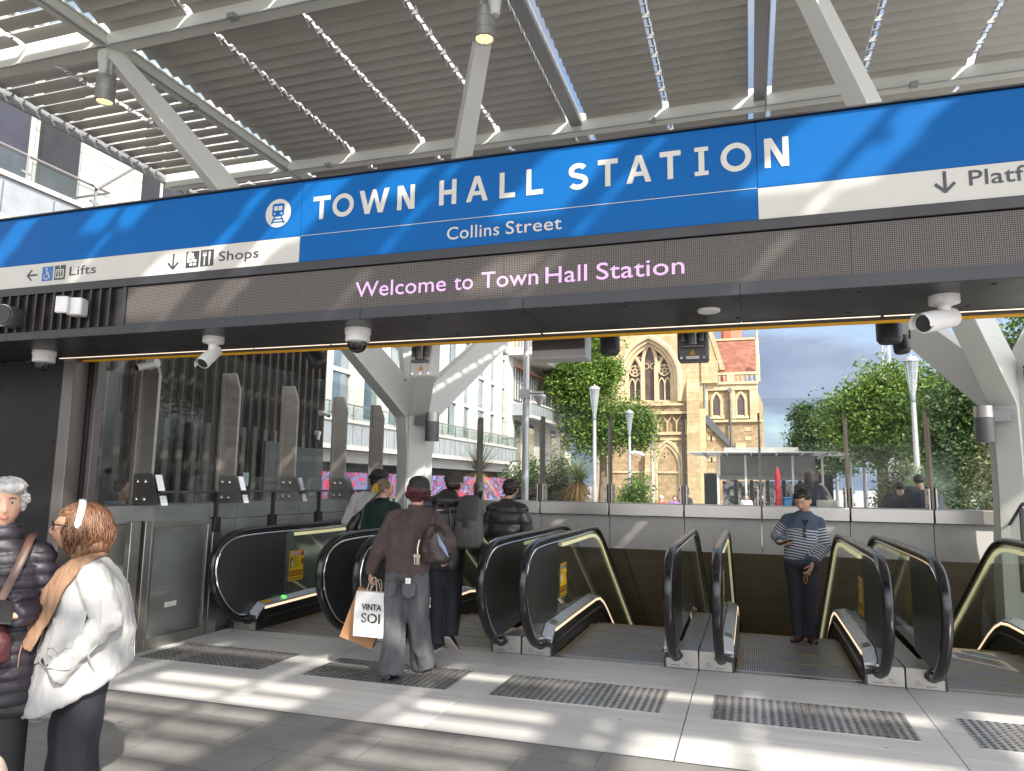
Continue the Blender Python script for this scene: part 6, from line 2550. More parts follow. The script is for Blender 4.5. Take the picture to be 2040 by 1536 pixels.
def make_person(label, loc, rotz, H, J=None, head=(0, 0, 0), hh=None, skin=None, hands=None, voxel=0.010, build=1.0, group=None, face=False, fem=False, z0=0.0):
    """continuous body mesh; clothing and hair are added to it as children"""
    skin = skin or m_skin
    D = default_J(H)
    if J:
        D.update(J)
    J = D
    NECK[0] = J['neck']
    hh = hh or 0.137 * H
    mb = MB()
    MH = (Matrix.Rotation(R(head[0]), 4, 'Z') @ Matrix.Rotation(R(head[1]), 4, 'X') @ Matrix.Rotation(R(head[2]), 4, 'Y')).to_3x3()
    head_loft(mb, J['head'], hh, MH)
    b = build
    nk = J['head'] + MH @ V3(0, -.018, -.06)
    mb.tube([J['neck'] - V3(0, 0, .06), J['neck'], nk], [.068 * b, .056 * b, .052 * b], 14)
    hw = H * 0.088 * b
    mb.loft([[J[q] + V3(math.cos(2 * PI * k / 16) * rx * H * b, math.sin(2 * PI * k / 16) * ry * H * b, dz) for k in range(16)] for q, rx, ry, dz in
             (('pel', .085, .06, -.05), ('pel', .092, .065, 0), ('wai', .075, .055, 0), ('che', .092, .06, 0), ('neck', .085, .05, -.05 * H), ('neck', .04, .038, -.005))])
    for k in 'lr':
        mb.tube([J['sh' + k] + (J['neck'] - J['sh' + k]) * .25, J['sh' + k], (J['sh' + k] + J['el' + k]) / 2, J['el' + k], (J['el' + k] * .6 + J['wr' + k] * .4), J['wr' + k]], [.05 * b, .05 * b, .043 * b, .036 * b, .036 * b, .024], 12)
        mb.ball(J['sh' + k], .052 * b, 12)
        mb.tube([J['hip' + k] + V3(0, 0, .03), J['hip' + k], (J['hip' + k] + J['kn' + k]) / 2, J['kn' + k], J['kn' + k] * .65 + J['an' + k] * .35 + V3(0, -.012, 0), J['an' + k]], [.075 * b, .08 * b, .068 * b, .05 * b, .05 * b, .033], 12)
    me = remeshed(mb, voxel, 2)
    if hands is not None:
        allv = [tuple(v.co) for v in me.vertices]
        allf = [tuple(p.vertices) for p in me.polygons]
        for hm in hands:
            h2 = remeshed(hm, 0.0042, 1)
            o = len(allv)
            allv += [tuple(v.co) for v in h2.vertices]
            allf += [tuple(i + o for i in p.vertices) for p in h2.polygons]
            bpy.data.meshes.remove(h2)
        me2 = bpy.data.meshes.new('person')
        me2.from_pydata(allv, [], allf)
        bpy.data.meshes.remove(me)
        me = me2
    o = finish('person', me, skin)
    o.location = (loc[0], loc[1], z0)
    o.rotation_euler = (0, 0, rotz)
    tag(o, label, 'person', group)
    if face:
        s = hh / 0.236
        for sg in (-1, 1):
            c = J['head'] + MH @ (V3(sg * .031, .0775, .011) * s)
            e = MB().ball(c, (.0125 * s, .0095 * s, .0085 * s), 12, 0, MH).build('eye', m_eye, o)
            MB().ball(c + MH @ V3(0, .0065 * s, 0), (.006 * s, .0042 * s, .006 * s), 10, 0, MH).build('iris', m_iris, e)
        p = MB()
        for dz, hwid in ((-.0515, .021), (-.0585, .019)):
            p.tube([J['head'] + MH @ (V3(x * hwid, .0955 - .010 * x * x, dz - .002 * x * x) * s) for x in (-1, -.5, 0, .5, 1)], [.001, .0042, .0048, .0042, .001], 8)
        p.build('lips', m_lip, o)
    return o, J, MH, hh


def brows(o, J, MH, hh, m, th=.0035):
    s = hh / 0.236
    for sg in (-1, 1):
        p = MB()
        p.tube([J['head'] + MH @ (V3(sg * x, y, z) * s) for x, y, z in ((.014, .0935, .030), (.030, .090, .035), (.047, .078, .029))], [th, th * 1.2, th * .5], 6, ry=[.002] * 3)
        p.build('eyebrow', m, o)


def torso(mb, J, rings, n=26, p=2.4):
    """rings: (z, half width, half depth, dx, dy)"""
    out = []
    for z, rx, ry, dx, dy in rings:
        ring = []
        for k in range(n):
            a = 2 * PI * k / n
            c, s = math.cos(a), math.sin(a)
            ring.append(V3(dx + rx * math.copysign(abs(c) ** (2 / p), c), dy + ry * math.copysign(abs(s) ** (2 / p), s), z))
        out.append(ring)
    mb.loft(out)


NECK = [None]


def sleeve(mb, sh, el, wr, r0, r1, r2, inner=None, n=14):
    if NECK[0] is not None:
        nk = NECK[0]
        a = nk + (sh - nk) * .22 + V3(0, 0, -.022)
        b = nk + (sh - nk) * .62 + V3(0, 0, -.006)
        mb.tube([a, b, sh], [r0 * .66, r0 * .90, r0 * .99], 12)
    inner = inner if inner is not None else V3(sh.x * 0.55, sh.y, sh.z + 0.005)
    pts = [inner, sh, sh * .5 + el * .5, el, el * .5 + wr * .5, wr]
    mb.tube(pts, [r0 * .92, r0, (r0 + r1) / 2, r1 * 1.04, (r1 + r2) / 2, r2], n)
    mb.ball(sh, r0 * 1.0, 12)
    mb.ball(el, r1 * 1.02, 12)


def trousers(mb, J, H, waist=(.155, .115), r=(.095, .085, .10), top=None, hem=0.02, dy=0.0):
    z1 = top or J['wai'].z
    pel = J['pel']
    torso(mb, J, [(pel.z - .06, waist[0] * 1.0, waist[1] * 1.0, pel.x, pel.y + dy), (pel.z, waist[0] * 1.06, waist[1] * 1.08, pel.x, pel.y + dy), (z1, waist[0], waist[1], pel.x, pel.y + dy)], 22, 2.2)
    for k in 'lr':
        h, kn, an = J['hip' + k], J['kn' + k], J['an' + k]
        e = V3(an.x, an.y + 0.01, max(hem, an.z - .03))
        mb.tube([h + V3(0, 0, .02), h - V3(0, 0, .05), h * .5 + kn * .5, kn, kn * .45 + e * .55, e], [r[0] * .95, r[0], (r[0] + r[1]) / 2, r[1], (r[1] + r[2]) / 2, r[2]], 16)


def shoe(parent, an, yawv=0.0, pitchv=0.0, L_=0.27, m=None, sole=None, z=0.0):
    m = m or M_BLACK
    M = (Matrix.Rotation(R(yawv), 4, 'Z') @ Matrix.Rotation(R(pitchv), 4, 'X')).to_3x3()
    c = V3(an.x, an.y, z)
    rings = []
    for y, w_, h in ((-.075, .018, .05), (-.07, .030, .075), (-.03, .035, .095), (.02, .037, .085), (.07, .043, .06), (.12, .045, .048), (.16, .038, .038), (.185, .016, .026)):
        q = L_ / .26
        rings.append([c + M @ (V3(w_ * math.cos(2 * PI * k / 14) * (1.0), y * q, 0.018 + (h - 0.018) * 0.5 + (h - 0.018) * 0.5 * math.sin(2 * PI * k / 14))) for k in range(14)])
    p = MB().loft(rings)
    so = p.build('shoe', m, parent)
    rings = []
    for y, w_ in ((-.08, .020), (-.074, .033), (-.03, .038), (.02, .036), (.07, .045), (.12, .047), (.165, .040), (.19, .018)):
        q = L_ / .26
        rings.append([c + M @ V3(sx * w_, y * q, zz) for sx, zz in ((-1, 0.002), (1, 0.002), (1, .020), (-1, .020))])
    MB().loft(rings).build('sole', sole or M_BLACK, so)
    return so


def hair_blob(name, parts, m, parent, voxel=0.008, amp=0.004, f=(40, 40, 9), sm=2, curl=False, extra=None):
    mb = MB()
    for c, r, M in parts:
        mb.ball(c, r, 18, 0, M)
    if extra:
        extra(mb)
    me = remeshed(mb, voxel, sm)
    d = (lambda p: amp * nz3(p, f) + amp * .7 * nz3(p, (f[0] * 2.1, f[1] * 2.1, f[2] * 2.1))) if not curl else (lambda p: amp * abs(nz3(p, f)) * 2 + amp * .6 * nz3(p, (f[0] * 2, f[1] * 2, f[2] * 2)))
    return finish(name, me, m, parent, d)


def decal(name, corners, m, par, src, nu=8, nv=8, off=.004, th=.003):
    """a patch lying on the surface of a garment"""
    from mathutils.bvhtree import BVHTree
    me = src.data
    bv = BVHTree.FromPolygons([v.co for v in me.vertices], [tuple(p.vertices) for p in me.polygons])
    a, b, c, d = [Vector(q) for q in corners]
    top, bot = [], []
    for j in range(nv + 1):
        for i in range(nu + 1):
            u, v = i / nu, j / nv
            q = a * (1 - u) * (1 - v) + b * u * (1 - v) + c * u * v + d * (1 - u) * v
            co, n, _, _ = bv.find_nearest(q)
            bot.append(co - n * th)
            top.append(co + n * off)
    k = nu + 1
    fs = [(j * k + i, j * k + i + 1, (j + 1) * k + i + 1, (j + 1) * k + i) for j in range(nv) for i in range(nu)]
    p = MB()
    N = len(top)
    p.add(top + bot, fs + [tuple(x + N for x in f[::-1]) for f in fs])
    rim = [i for i in range(nu)] + [nu + k * j for j in range(nv)] + [nv * k + i for i in range(nu, 0, -1)] + [k * j for j in range(nv, 0, -1)]
    p.add(top + bot, [(rim[i], rim[(i + 1) % len(rim)], rim[(i + 1) % len(rim)] + N, rim[i] + N) for i in range(len(rim))])
    return p.build(name, m, par)


def strands(name, c, MH, rad, t0, t1, az, n, w_, m, par, tail=0.0, curl=0.0, wob=.004, tilt=0.0, lift=.0):
    """locks of hair that run from the crown over the skull and hang down"""
    rg = random.Random(len(name) + n)
    p = MB()
    for _ in range(n):
        a = R(rg.uniform(*az))
        ta, tb = R(t0 + rg.uniform(0, 22)), R(t1 + rg.uniform(-14, 8))
        k = 1.0 + rg.uniform(-.02, .05) + lift
        ph, ph2 = rg.uniform(0, 6.3), rg.uniform(0, 6.3)
        pts = []
        for q in range(7):
            t = ta + (tb - ta) * q / 6
            aa = a + tilt * (q / 6) + .10 * math.sin(ph + q * .9)
            kk = k + wob * 10 * math.sin(ph2 + q * 1.1) * .1
            pts.append(V3(rad[0] * math.sin(t) * math.sin(aa) * kk, rad[1] * math.sin(t) * math.cos(aa) * kk, rad[2] * math.cos(t) * kk))
        if tail:
            e = pts[-1]
            L_ = tail * rg.uniform(.6, 1.1)
            o = V3(e.x, e.y, 0)
            o = o.normalized() if o.length > 1e-4 else V3(0, -1, 0)
            for q in range(1, 5):
                f = q / 4
                pts.append(e + V3(0, 0, -L_ * f) + o * (.018 * math.sin(PI * f) - curl * f * f) + V3(math.sin(ph + 4 * f) * wob, math.cos(ph2 + 4 * f) * wob, 0))
        pts = [c + MH @ q for q in pts]
        N = len(pts)
        ww = w_ * rg.uniform(.6, 1.3)
        p.tube(pts, [ww * (.5 + .5 * min(1, i / 2)) * (1 - .75 * max(0, (i - N * .6) / (N * .4))) for i in range(N)], 5)
    return p.build(name, m, par, sharp=80)


def straps(name, pts, w_, th, m, parent, upv=(1, 0, 0)):
    p = MB()
    p.tube(spline(pts, 6), w_, 8, ry=th, upv=upv)
    return p.build(name, m, parent)


m_denim = mat('washed_grey_denim', (0.060, 0.062, 0.068), 0.85, 0, 0.30, 4.0, (1.6, 1.6, 0.35), bump=0.25, bscale=160, alt=(0.125, 0.128, 0.136))
m_brown = mat('brown_knit', (0.062, 0.043, 0.040), 0.9, 0, 0.18, 6.0, bump=0.35, bscale=170, alt=(0.078, 0.055, 0.051))
m_blackc = mat('black_cloth', (0.012, 0.012, 0.014), 0.75, 0, 0.3, 5.0, bump=0.2, bscale=120, alt=(0.02, 0.02, 0.023))
m_blackn = mat('black_nylon', (0.014, 0.014, 0.016), 0.42, 0, 0.25, 4.0, bump=0.15, bscale=60)
m_navy = mat('dark_navy_cloth', (0.014, 0.014, 0.022), 0.75, 0, 0.3, 5.0, bump=0.15, bscale=120)

# ---- the brown sweater with the shopping bags
J = {'neck': V3(.045, .0, 1.415), 'head': V3(.055, .03, 1.585), 'che': V3(.0, .0, 1.24), 'wai': V3(-.01, 0, 1.02), 'pel': V3(-.02, -.01, .885),
     'shl': V3(-.175, -.01, 1.325), 'shr': V3(.215, -.01, 1.345), 'ell': V3(-.275, -.03, 1.08), 'wrl': V3(-.375, .0, .865),
     'elr': V3(.395, -.10, 1.155), 'wrr': V3(.345, .03, 1.035), 'hipl': V3(-.11, -.01, .86), 'hipr': V3(.075, -.01, .86),
     'knl': V3(-.10, -.06, .48), 'knr': V3(.07, .06, .47), 'anl': V3(-.07, -.17, .07), 'anr': V3(.065, .20, .07)}
hl = hand_mb(V3(-.375, .0, .862), V3(-.10, .05, -1), V3(.9, .2, -.1), 1, 1.25, 0.95)
hr = hand_mb(V3(.345, .03, 1.03), V3(-.25, .55, -.75), V3(-.8, -.2, .2), -1, 0.8, 0.95)
o, J, MH, hh = make_person('person in a brown sweater and wide grey jeans carrying shopping bags', (-2.85, 5.95), 0, 1.69, J, (8, -6, 0), None, m_skin2, [hl, hr])
P1 = o
mb = MB()
torso(mb, J, [(.845, .185, .120, -.02, -.005), (.90, .200, .132, -.02, -.005), (1.02, .205, .140, -.012, -.008), (1.18, .210, .143, 0, -.01), (1.30, .200, .132, .010, -.01), (1.37, .150, .105, .025, -.008), (1.41, .095, .080, .038, -.002), (1.43, .072, .068, .043, .0)])
sleeve(mb, J['shl'], J['ell'], J['wrl'], .078, .076, .055)
sleeve(mb, J['shr'], J['elr'], J['wrr'], .078, .076, .055)
sw = finish('sweater', remeshed(mb, .011, 4), m_brown, o, folds(.014, (8, 8, 4), seed=.3))
mb = MB()
torso(mb, J, [(.80, .172, .112, -.02, -.005), (.85, .186, .122, -.02, -.005), (.862, .18, .12, -.02, -.005)])
sw2 = finish('ribbed_hem', remeshed(mb, .011, 2), m_brown, sw, lambda p: .002 * math.sin(math.atan2(p.y, p.x) * 90))
for c_, q in ((J['wrl'], (J['ell'] - J['wrl']).normalized()), (J['wrr'], (J['elr'] - J['wrr']).normalized())):
    MB().tube([c_ - q * .025, c_ + q * .05], [.044, .055], 14).build('cuff', m_brown, sw)
MB().tube([V3(.043, .0, 1.40), V3(.045, .002, 1.455)], [.076, .068], 20).build('collar', m_brown, sw)
mb = MB()
trousers(mb, J, 1.69, (.165, .118), (.108, .098, .108), .87, .025)
jn = finish('jeans', remeshed(mb, .011, 4), m_denim, o, folds(.017, (9, 9, 2.6), seed=1.1, zfade=lambda p: 1.5 - p.z))
for sx in (-1, 1):
    p = MB()
    cx = -.02 + sx * .085
    p.prism([(cx - .06, -.146, .80), (cx + .06, -.146, .80), (cx + .058, -.150, .70), (cx, -.150, .67), (cx - .058, -.150, .70)], (0, .02, 0))
    p.build('pocket', m_denim, jn, bev=.004)
tag(MB().box((.045, -.176, .795), (.095, -.164, .845)).build('phone', M_WPLAST, None, (-2.85, 5.95, 0), bev=.006), 'white phone sticking out of the grey jeans pocket', 'phone')
shoe(o, J['anl'], 5, 0, .28, M_BLACK)
shoe(o, J['anr'], -4, 0, .28, M_BLACK)
hm = hair_mat('dark_red_hair', (0.045, 0.006, 0.010), (0.10, 0.014, 0.02))
hc = J['head']
hair_blob('hair', [(hc + V3(0, -.022, -.012), (.086, .093, .10), None), (hc + V3(0, -.055, -.07), (.070, .043, .045), None)], hm, o)
strands('hair_locks', hc + V3(0, -.022, .0), Matrix.Identity(3), (.092, .100, .104), 60, 112, (75, 285), 240, .0042, hm, o, .03, .0, .004, 0)
cp = MB()
cp.ball(hc + MH @ V3(0, -.012, .052), (.094, .112, .072), 24, 0, MH)
cp.loft([[hc + MH @ V3(r_ * .094 * math.cos(2 * PI * k / 24), -.012 + r_ * .112 * math.sin(2 * PI * k / 24), z) for k in range(24)] for r_, z in ((1.0, .05), (1.03, .03), (1.03, .008), (.9, .008))])
cp.build('cap', m_blackc, o)
p = MB()
p.loft([[hc + MH @ V3(x, .085 + d, .018 - abs(x) * .12 - d * .15) for x in (-.075, -.04, 0, .04, .075)] + [hc + MH @ V3(x, .085 + d, .012 - abs(x) * .12 - d * .15) for x in (.075, .04, 0, -.04, -.075)] for d in (0, .06)])
p.build('cap_brim', m_blackc, o)
# shoulder bag
m_leather = mat('brown_leather', (0.026, 0.016, 0.013), 0.45, 0, 0.35, 7.0, bump=0.4, bscale=35, rvar=.12)
bg_ = thing('shoulder_bag', 'slouchy dark brown shoulder bag with keys tucked under the brown sleeve', 'bag', (-2.55, 5.82, 1.05))
mb = MB()
mb.loft([[V3(-.02 + cx + w_ * math.cos(2 * PI * k / 18), d_ * math.sin(2 * PI * k / 18), z) for k in range(18)] for z, w_, d_, cx in ((-.085, .07, .05, .03), (-.06, .135, .085, .03), (.02, .15, .09, .02), (.12, .125, .08, .02), (.20, .085, .055, .01), (.245, .04, .03, -.01))])
bo = finish('pouch', remeshed(mb, .009, 2), m_leather, bg_, folds(.015, (10, 10, 6), seed=2))
straps('strap', [(-.05, .02, .20), (-.055, .03, .30), (-.05, .085, .40), (-.03, .17, .42), (.0, .26, .36), (.02, .26, .22)], .011, .005, m_leather, bg_)
p = MB()
for k in range(7):
    p.tube([(.05 + k * .012, -.085 - .002 * k, .17 - k * .015), (.08 + k * .013, -.098, .08 - k * .015)], .0035, 5)
p.build('blue_fringe', mat('blue_grey_papers', (0.25, 0.33, 0.48), 0.5), bg_)
p = MB()
p.tube([(-.125, -.06, .12), (-.135, -.075, .05), (-.13, -.08, .0)], .006, 6)
for dx in (-.018, .004, .02):
    p.box((-.135 + dx, -.095, -.085), (-.125 + dx, -.088, -.02))
    p.cyl((-.13 + dx, -.096, -.012), (-.13 + dx, -.087, -.012), .013, n=10)
p.build('keys', mat('key_metal', (0.55, 0.48, 0.38), .3, .9), bg_)
# paper bags
m_paper = mat('white_paper', (0.66, 0.65, 0.64), 0.6, 0, 0.05, 3.0, bump=.1, bscale=12)
m_kraft = mat('kraft_paper', (0.36, 0.185, 0.085), 0.7, 0, 0.1, 3.0, bump=.15, bscale=12)


def paper_bag(name, lab, loc, rz, tilt, w_, h, d, m):
    b_ = thing(name, lab, 'shopping bag', loc, group='paper shopping bags')
    b_.rotation_euler = (0, R(tilt), R(rz))
    p = MB()
    p.loft([[V3(-w_ / 2, -dd / 2, z), V3(0, -dd / 2 * bb, z), V3(w_ / 2, -dd / 2, z), V3(w_ / 2, dd / 2, z), V3(0, dd / 2 * bb, z), V3(-w_ / 2, dd / 2, z)] for z, dd, bb in ((-h, d, 1.0), (-h * .5, d * .95, 1.06), (-h * .15, d * .7, 1.05), (0, d * .5, 1.0))])
    bd = p.build('paper_body', m, b_, smooth=False, bev=.002)
    p = MB()
    for sy in (-1, 1):
        p.tube(spline([(-w_ * .17, sy * d * .24, -.02), (-w_ * .12, sy * d * .15, .07), (0, 0, .125), (w_ * .12, sy * d * .15, .07), (w_ * .17, sy * d * .24, -.02)], 5), .0035, 6)
    p.build('cord_handle', mat('cord', (.55, .48, .36), .8), b_)
    return b_


b_ = paper_bag('shopping_bag', 'white paper bag with black lettering beside the grey jeans', (-3.165, 5.90, .695), -4, 0, .31, .375, .13, m_paper)
p = MB()
yb = -.0672
put_text(p, 'VINTA', -.075, .125, -.150, -.095, yb, .03, 1.0, ref='V')
put_text(p, 'SOI', -.075, .115, -.255, -.175, yb, .02, 1.0)
m_prn = m_ink
o2 = p.build('bag_lettering', m_prn, b_, smooth=False)
p = MB()
for k in range(3):
    x = -.062 + k * .011
    p.add([(x, yb - .001, -.178), (x + .003, yb - .001, -.178), (x + .018, yb - .001, -.25), (x + .015, yb - .001, -.25)], [(0, 1, 2, 3)])
p.sheet((.012, .0155), (-.252, -.178), 'y', yb - .001)
p.sheet((.020, .0235), (-.252, -.178), 'y', yb - .0012)
p.build('bag_lettering_lines', m_paper, b_, smooth=False)
paper_bag('shopping_bag', 'tilted plain brown kraft paper bag behind the white one', (-3.23, 6.05, .66), 14, 19, .31, .45, .12, m_kraft)

# ---- the black jacket with the backpack
J = {'neck': V3(.055, .0, 1.47), 'head': V3(.07, .045, 1.655), 'shl': V3(-.195, 0, 1.43), 'shr': V3(.245, 0, 1.42), 'ell': V3(-.25, -.01, 1.13), 'wrl': V3(-.24, .14, .93), 'elr': V3(.33, .0, 1.12), 'wrr': V3(.27, .16, .96),
     'hipl': V3(-.07, 0, .90), 'hipr': V3(.10, 0, .90), 'knl': V3(-.04, -.0, .49), 'knr': V3(.09, .05, .50), 'anl': V3(-.04, -.07, .07), 'anr': V3(.10, -.03, .17), 'pel': V3(.015, 0, .92), 'wai': V3(.02, 0, 1.07), 'che': V3(.03, 0, 1.28)}
o, J, MH, hh = make_person('person in a black hooded jacket and brown cap with a grey backpack', (-2.97, 7.0), 0, 1.79, J, (-4, -4, 0), None, m_skin)
mb = MB()
torso(mb, J, [(.78, .19, .14, .015, 0), (.92, .205, .15, .015, 0), (1.10, .21, .15, .02, 0), (1.28, .225, .155, .03, 0), (1.40, .215, .135, .035, 0), (1.455, .15, .11, .045, 0), (1.50, .085, .085, .055, .005)])
sleeve(mb, J['shl'], J['ell'], J['wrl'], .095, .085, .062)
sleeve(mb, J['shr'], J['elr'], J['wrr'], .095, .085, .062)
mb.ball(V3(.045, -.075, 1.475), (.16, .10, .085), 18)
mb.ball(V3(.05, -.05, 1.53), (.105, .085, .06), 18)
jk = finish('jacket', remeshed(mb, .011, 4), m_blackn, o, folds(.014, (6, 6, 5), seed=4))
MB().tube([V3(-.215, -.152, 1.375), V3(-.07, -.178, 1.362), V3(.05, -.182, 1.36), V3(.20, -.162, 1.37)], .012, 8).build('hood_edge', m_blackn, jk)
p = MB()
p.box((-.03, -.186, 1.374), (.05, -.182, 1.381))
p.build('small_white_logo', M_WPLAST, jk)
mb = MB()
trousers(mb, J, 1.79, (.16, .12), (.105, .088, .078), .95, .05)
finish('trousers', remeshed(mb, .011, 4), m_navy, o, folds(.011, (9, 9, 4), seed=5, zfade=lambda p: 1.5 - p.z))
m_sole = mat('pale_sole', (.50, .44, .42), .6)
shoe(o, J['anl'], 4, 0, .29, M_BLACK, m_sole)
shoe(o, J['anr'] + V3(0, -.02, 0), -8, -42, .29, M_BLACK, m_sole, z=.075)
hc = J['head']
hair_blob('hair', [(hc + V3(0, -.02, -.01), (.083, .092, .085), None)], hair_mat('dark_brown_hair', (.018, .012, .009), (.04, .026, .018)), o)
cp = MB()
cp.ball(hc + MH @ V3(0, -.008, .045), (.094, .112, .082), 24, 0, MH)
cp.loft([[hc + MH @ V3(r_ * .094 * math.cos(2 * PI * k / 24), -.008 + r_ * .112 * math.sin(2 * PI * k / 24), z) for k in range(24)] for r_, z in ((1.0, .045), (1.03, .03), (1.04, .0), (.9, .0))])
cpo = cp.build('cap', mat('cap_brown', (.045, .032, .03), .85, 0, .2, 9, bump=.2, bscale=120), o)
MB().tube([hc + MH @ V3(.06 * math.cos(a), -.122 + .004 * math.sin(a), .028 + .034 * math.sin(a)) for a in [R(k * 22.5) for k in range(9)]], .005, 6).build('cap_strap', M_BLACK, cpo)
# backpack
bp_ = thing('backpack', 'grey canvas backpack hanging from the right shoulder of the black jacket', 'backpack', (-2.625, 6.79, 1.27))
m_canvas = mat('grey_canvas', (.085, .080, .074), .9, 0, .2, 5, bump=.3, bscale=140)
mb = MB()
torso(mb, None, [(-.255, .09, .06, 0, 0), (-.235, .135, .085, 0, 0), (-.10, .148, .10, 0, 0), (.08, .135, .09, 0, .0), (.20, .115, .07, .005, .01), (.245, .08, .05, .01, .015)], 24, 2.8)
bd = finish('pack', remeshed(mb, .009, 2), m_canvas, bp_, folds(.008, (9, 9, 5), seed=6))
mb = MB()
torso(mb, None, [(-.235, .08, .03, 0, -.085), (-.22, .10, .045, 0, -.085), (-.10, .10, .045, 0, -.09), (-.05, .07, .03, 0, -.085)], 20, 2.8)
finish('front_pocket', remeshed(mb, .008, 2), m_canvas, bd, folds(.004, (9, 9, 5), seed=7))
mb = MB()
torso(mb, None, [(.02, .105, .02, 0, -.085), (.12, .112, .03, 0, -.075), (.235, .10, .07, 0.005, -.01), (.262, .06, .05, .01, 0)], 20, 2.6)
finish('flap', remeshed(mb, .008, 2), mat('dark_grey_canvas', (.05, .047, .045), .9, 0, .2, 5, bump=.3, bscale=140), bd, folds(.006, (9, 9, 5), seed=8))
p = MB()
p.box((-.022, -.128, -.04), (.022, -.116, .11))
p.box((-.03, -.138, .0), (.03, -.124, .04))
p.build('buckle_strap', M_BLACK, bd, bev=.003)
p = MB()
p.tube([V3(-.015 + .018 * math.cos(R(a)), -.05, .30 + .026 * math.sin(R(a))) for a in range(0, 361, 30)], .004, 6)
p.tube([(-.015, -.05, .325), (-.01, -.02, .36)], .004, 6)
p.build('carabiner', M_CHROME, bd)
straps('shoulder_strap', [(.02, .04, .22), (.06, .10, .29), (.04, .19, .30), (.0, .26, .22)], .024, .006, M_BLACK, bp_)

# ---- the puffer jacket
J = {'neck': V3(.02, .0, 1.435), 'head': V3(.055, .03, 1.61), 'shl': V3(-.18, 0, 1.325), 'shr': V3(.21, 0, 1.325), 'ell': V3(-.255, -.01, 1.06), 'wrl': V3(-.22, .16, .93), 'elr': V3(.29, -.01, 1.07), 'wrr': V3(.22, .17, .92)}
o, J, MH, hh = make_person('person in a short black quilted puffer jacket with dark curly hair', (-2.98, 9.0), 0, 1.73, J, (-28, -4, 0), None, m_skin, z0=-.02)


def quilt(amp, pitch, z0=0.0, seed=0.0):
    def d(p):
        u = ((p.z - z0) / pitch) % 1.0
        return amp * (math.sqrt(max(0.0, math.sin(PI * u))) - .6) + .005 * nz3(p + Vector((seed, 0, 0)), (14, 14, 22))
    return d


m_puff = mat('black_puffer', (.017, .014, .016), .38, 0, .2, 4, bump=.15, bscale=40)
mb = MB()
torso(mb, J, [(.83, .205, .15, 0, 0), (.90, .225, .17, 0, 0), (1.1, .225, .17, 0, 0), (1.28, .222, .16, .01, 0), (1.37, .175, .13, .015, 0), (1.42, .12, .10, .018, 0), (1.49, .085, .085, .02, .01)])
sleeve(mb, J['shl'], J['ell'], J['wrl'], .098, .09, .065)
sleeve(mb, J['shr'], J['elr'], J['wrr'], .098, .09, .065)
finish('puffer_jacket', remeshed(mb, .011, 2), m_puff, o, quilt(.017, .165, .83))
mb = MB()
trousers(mb, J, 1.73, (.15, .11), (.098, .08, .075), .93, .04)
finish('trousers', remeshed(mb, .012, 3), m_blackc, o, folds(.008, (9, 9, 4), seed=9))
shoe(o, J['anl'])
shoe(o, J['anr'])
hc = J['head']
hair_blob('hair', [(hc + V3(-.005, -.02, .022), (.092, .105, .098), None), (hc + V3(.03, .05, .075), (.05, .05, .045), None), (hc + V3(-.01, -.06, -.03), (.07, .045, .06), None)], hair_mat('dark_curly_hair', (.012, .007, .007), (.03, .016, .014), 40), o, .007, .011, (38, 38, 38), 1, True)

# ---- the white sweatshirt and the green jacket, side by side
J = {'neck': V3(.01, .02, 1.50), 'head': V3(.055, .075, 1.675), 'shl': V3(-.215, 0, 1.42), 'shr': V3(.19, 0, 1.44), 'ell': V3(-.33, -.02, 1.14), 'wrl': V3(-.20, .15, .98), 'elr': V3(.25, 0, 1.13), 'wrr': V3(.2, .15, .98)}
o, J, MH, hh = make_person('person in a white sweatshirt with a black sling bag and thick black hair', (-4.63, 8.5), 0, 1.80, J, (-38, -14, 0), None, m_skin)
mb = MB()
torso(mb, J, [(.88, .19, .13, -.02, 0), (.95, .215, .145, -.02, 0), (1.12, .22, .15, -.015, 0), (1.30, .225, .15, -.01, 0), (1.42, .205, .125, 0, .005), (1.475, .13, .10, .005, .01), (1.51, .075, .075, .01, .02)])
sleeve(mb, J['shl'], J['ell'], J['wrl'], .092, .085, .06)
sleeve(mb, J['shr'], J['elr'], J['wrr'], .092, .085, .06)
finish('sweatshirt', remeshed(mb, .011, 4), mat('white_cotton', (.50, .50, .50), .85, 0, .05, 5, bump=.15, bscale=140), o, folds(.010, (8, 8, 5), seed=10))
mb = MB()
trousers(mb, J, 1.80, (.16, .12), (.105, .09, .085), .95, .04)
finish('trousers', remeshed(mb, .012, 3), m_navy, o, folds(.008, (9, 9, 4), seed=11))
shoe(o, J['anl'])
shoe(o, J['anr'])
hc = J['head']
hm = hair_mat('black_hair', (.007, .006, .007), (.020, .017, .018))
hair_blob('hair', [(hc + MH @ V3(0, -.022, .03), (.094, .105, .10), MH), (hc + MH @ V3(0, .05, .08), (.07, .055, .04), MH), (hc + MH @ V3(0, -.07, -.03), (.075, .045, .06), MH)], hm, o, .008, .007, (30, 30, 14))
strands('hair_locks', hc + MH @ V3(0, -.022, .03), MH, (.098, .109, .104), 4, 100, (-180, 180), 300, .0045, hm, o, .02, .0, .005, .3)
sb = thing('sling_bag', 'black and brown sling bag worn across the white sweatshirt', 'bag', (-4.63, 8.5, 0))
straps('strap', [(.14, -.10, 1.50), (.05, -.155, 1.40), (-.08, -.172, 1.26), (-.14, -.175, 1.18)], .028, .006, M_BLACK, sb, (.5, 0, .5))
mb = MB()
mb.tube([(-.06, -.17, 1.27), (-.12, -.19, 1.17), (-.18, -.20, 1.06), (-.21, -.18, .98)], [.025, .06, .075, .045], 14, ry=[.02, .04, .05, .03], upv=(.8, 0, -.4))
finish('pouch', remeshed(mb, .008, 2), m_blackn, sb, folds(.006, (12, 12, 9), seed=12))
mb = MB()
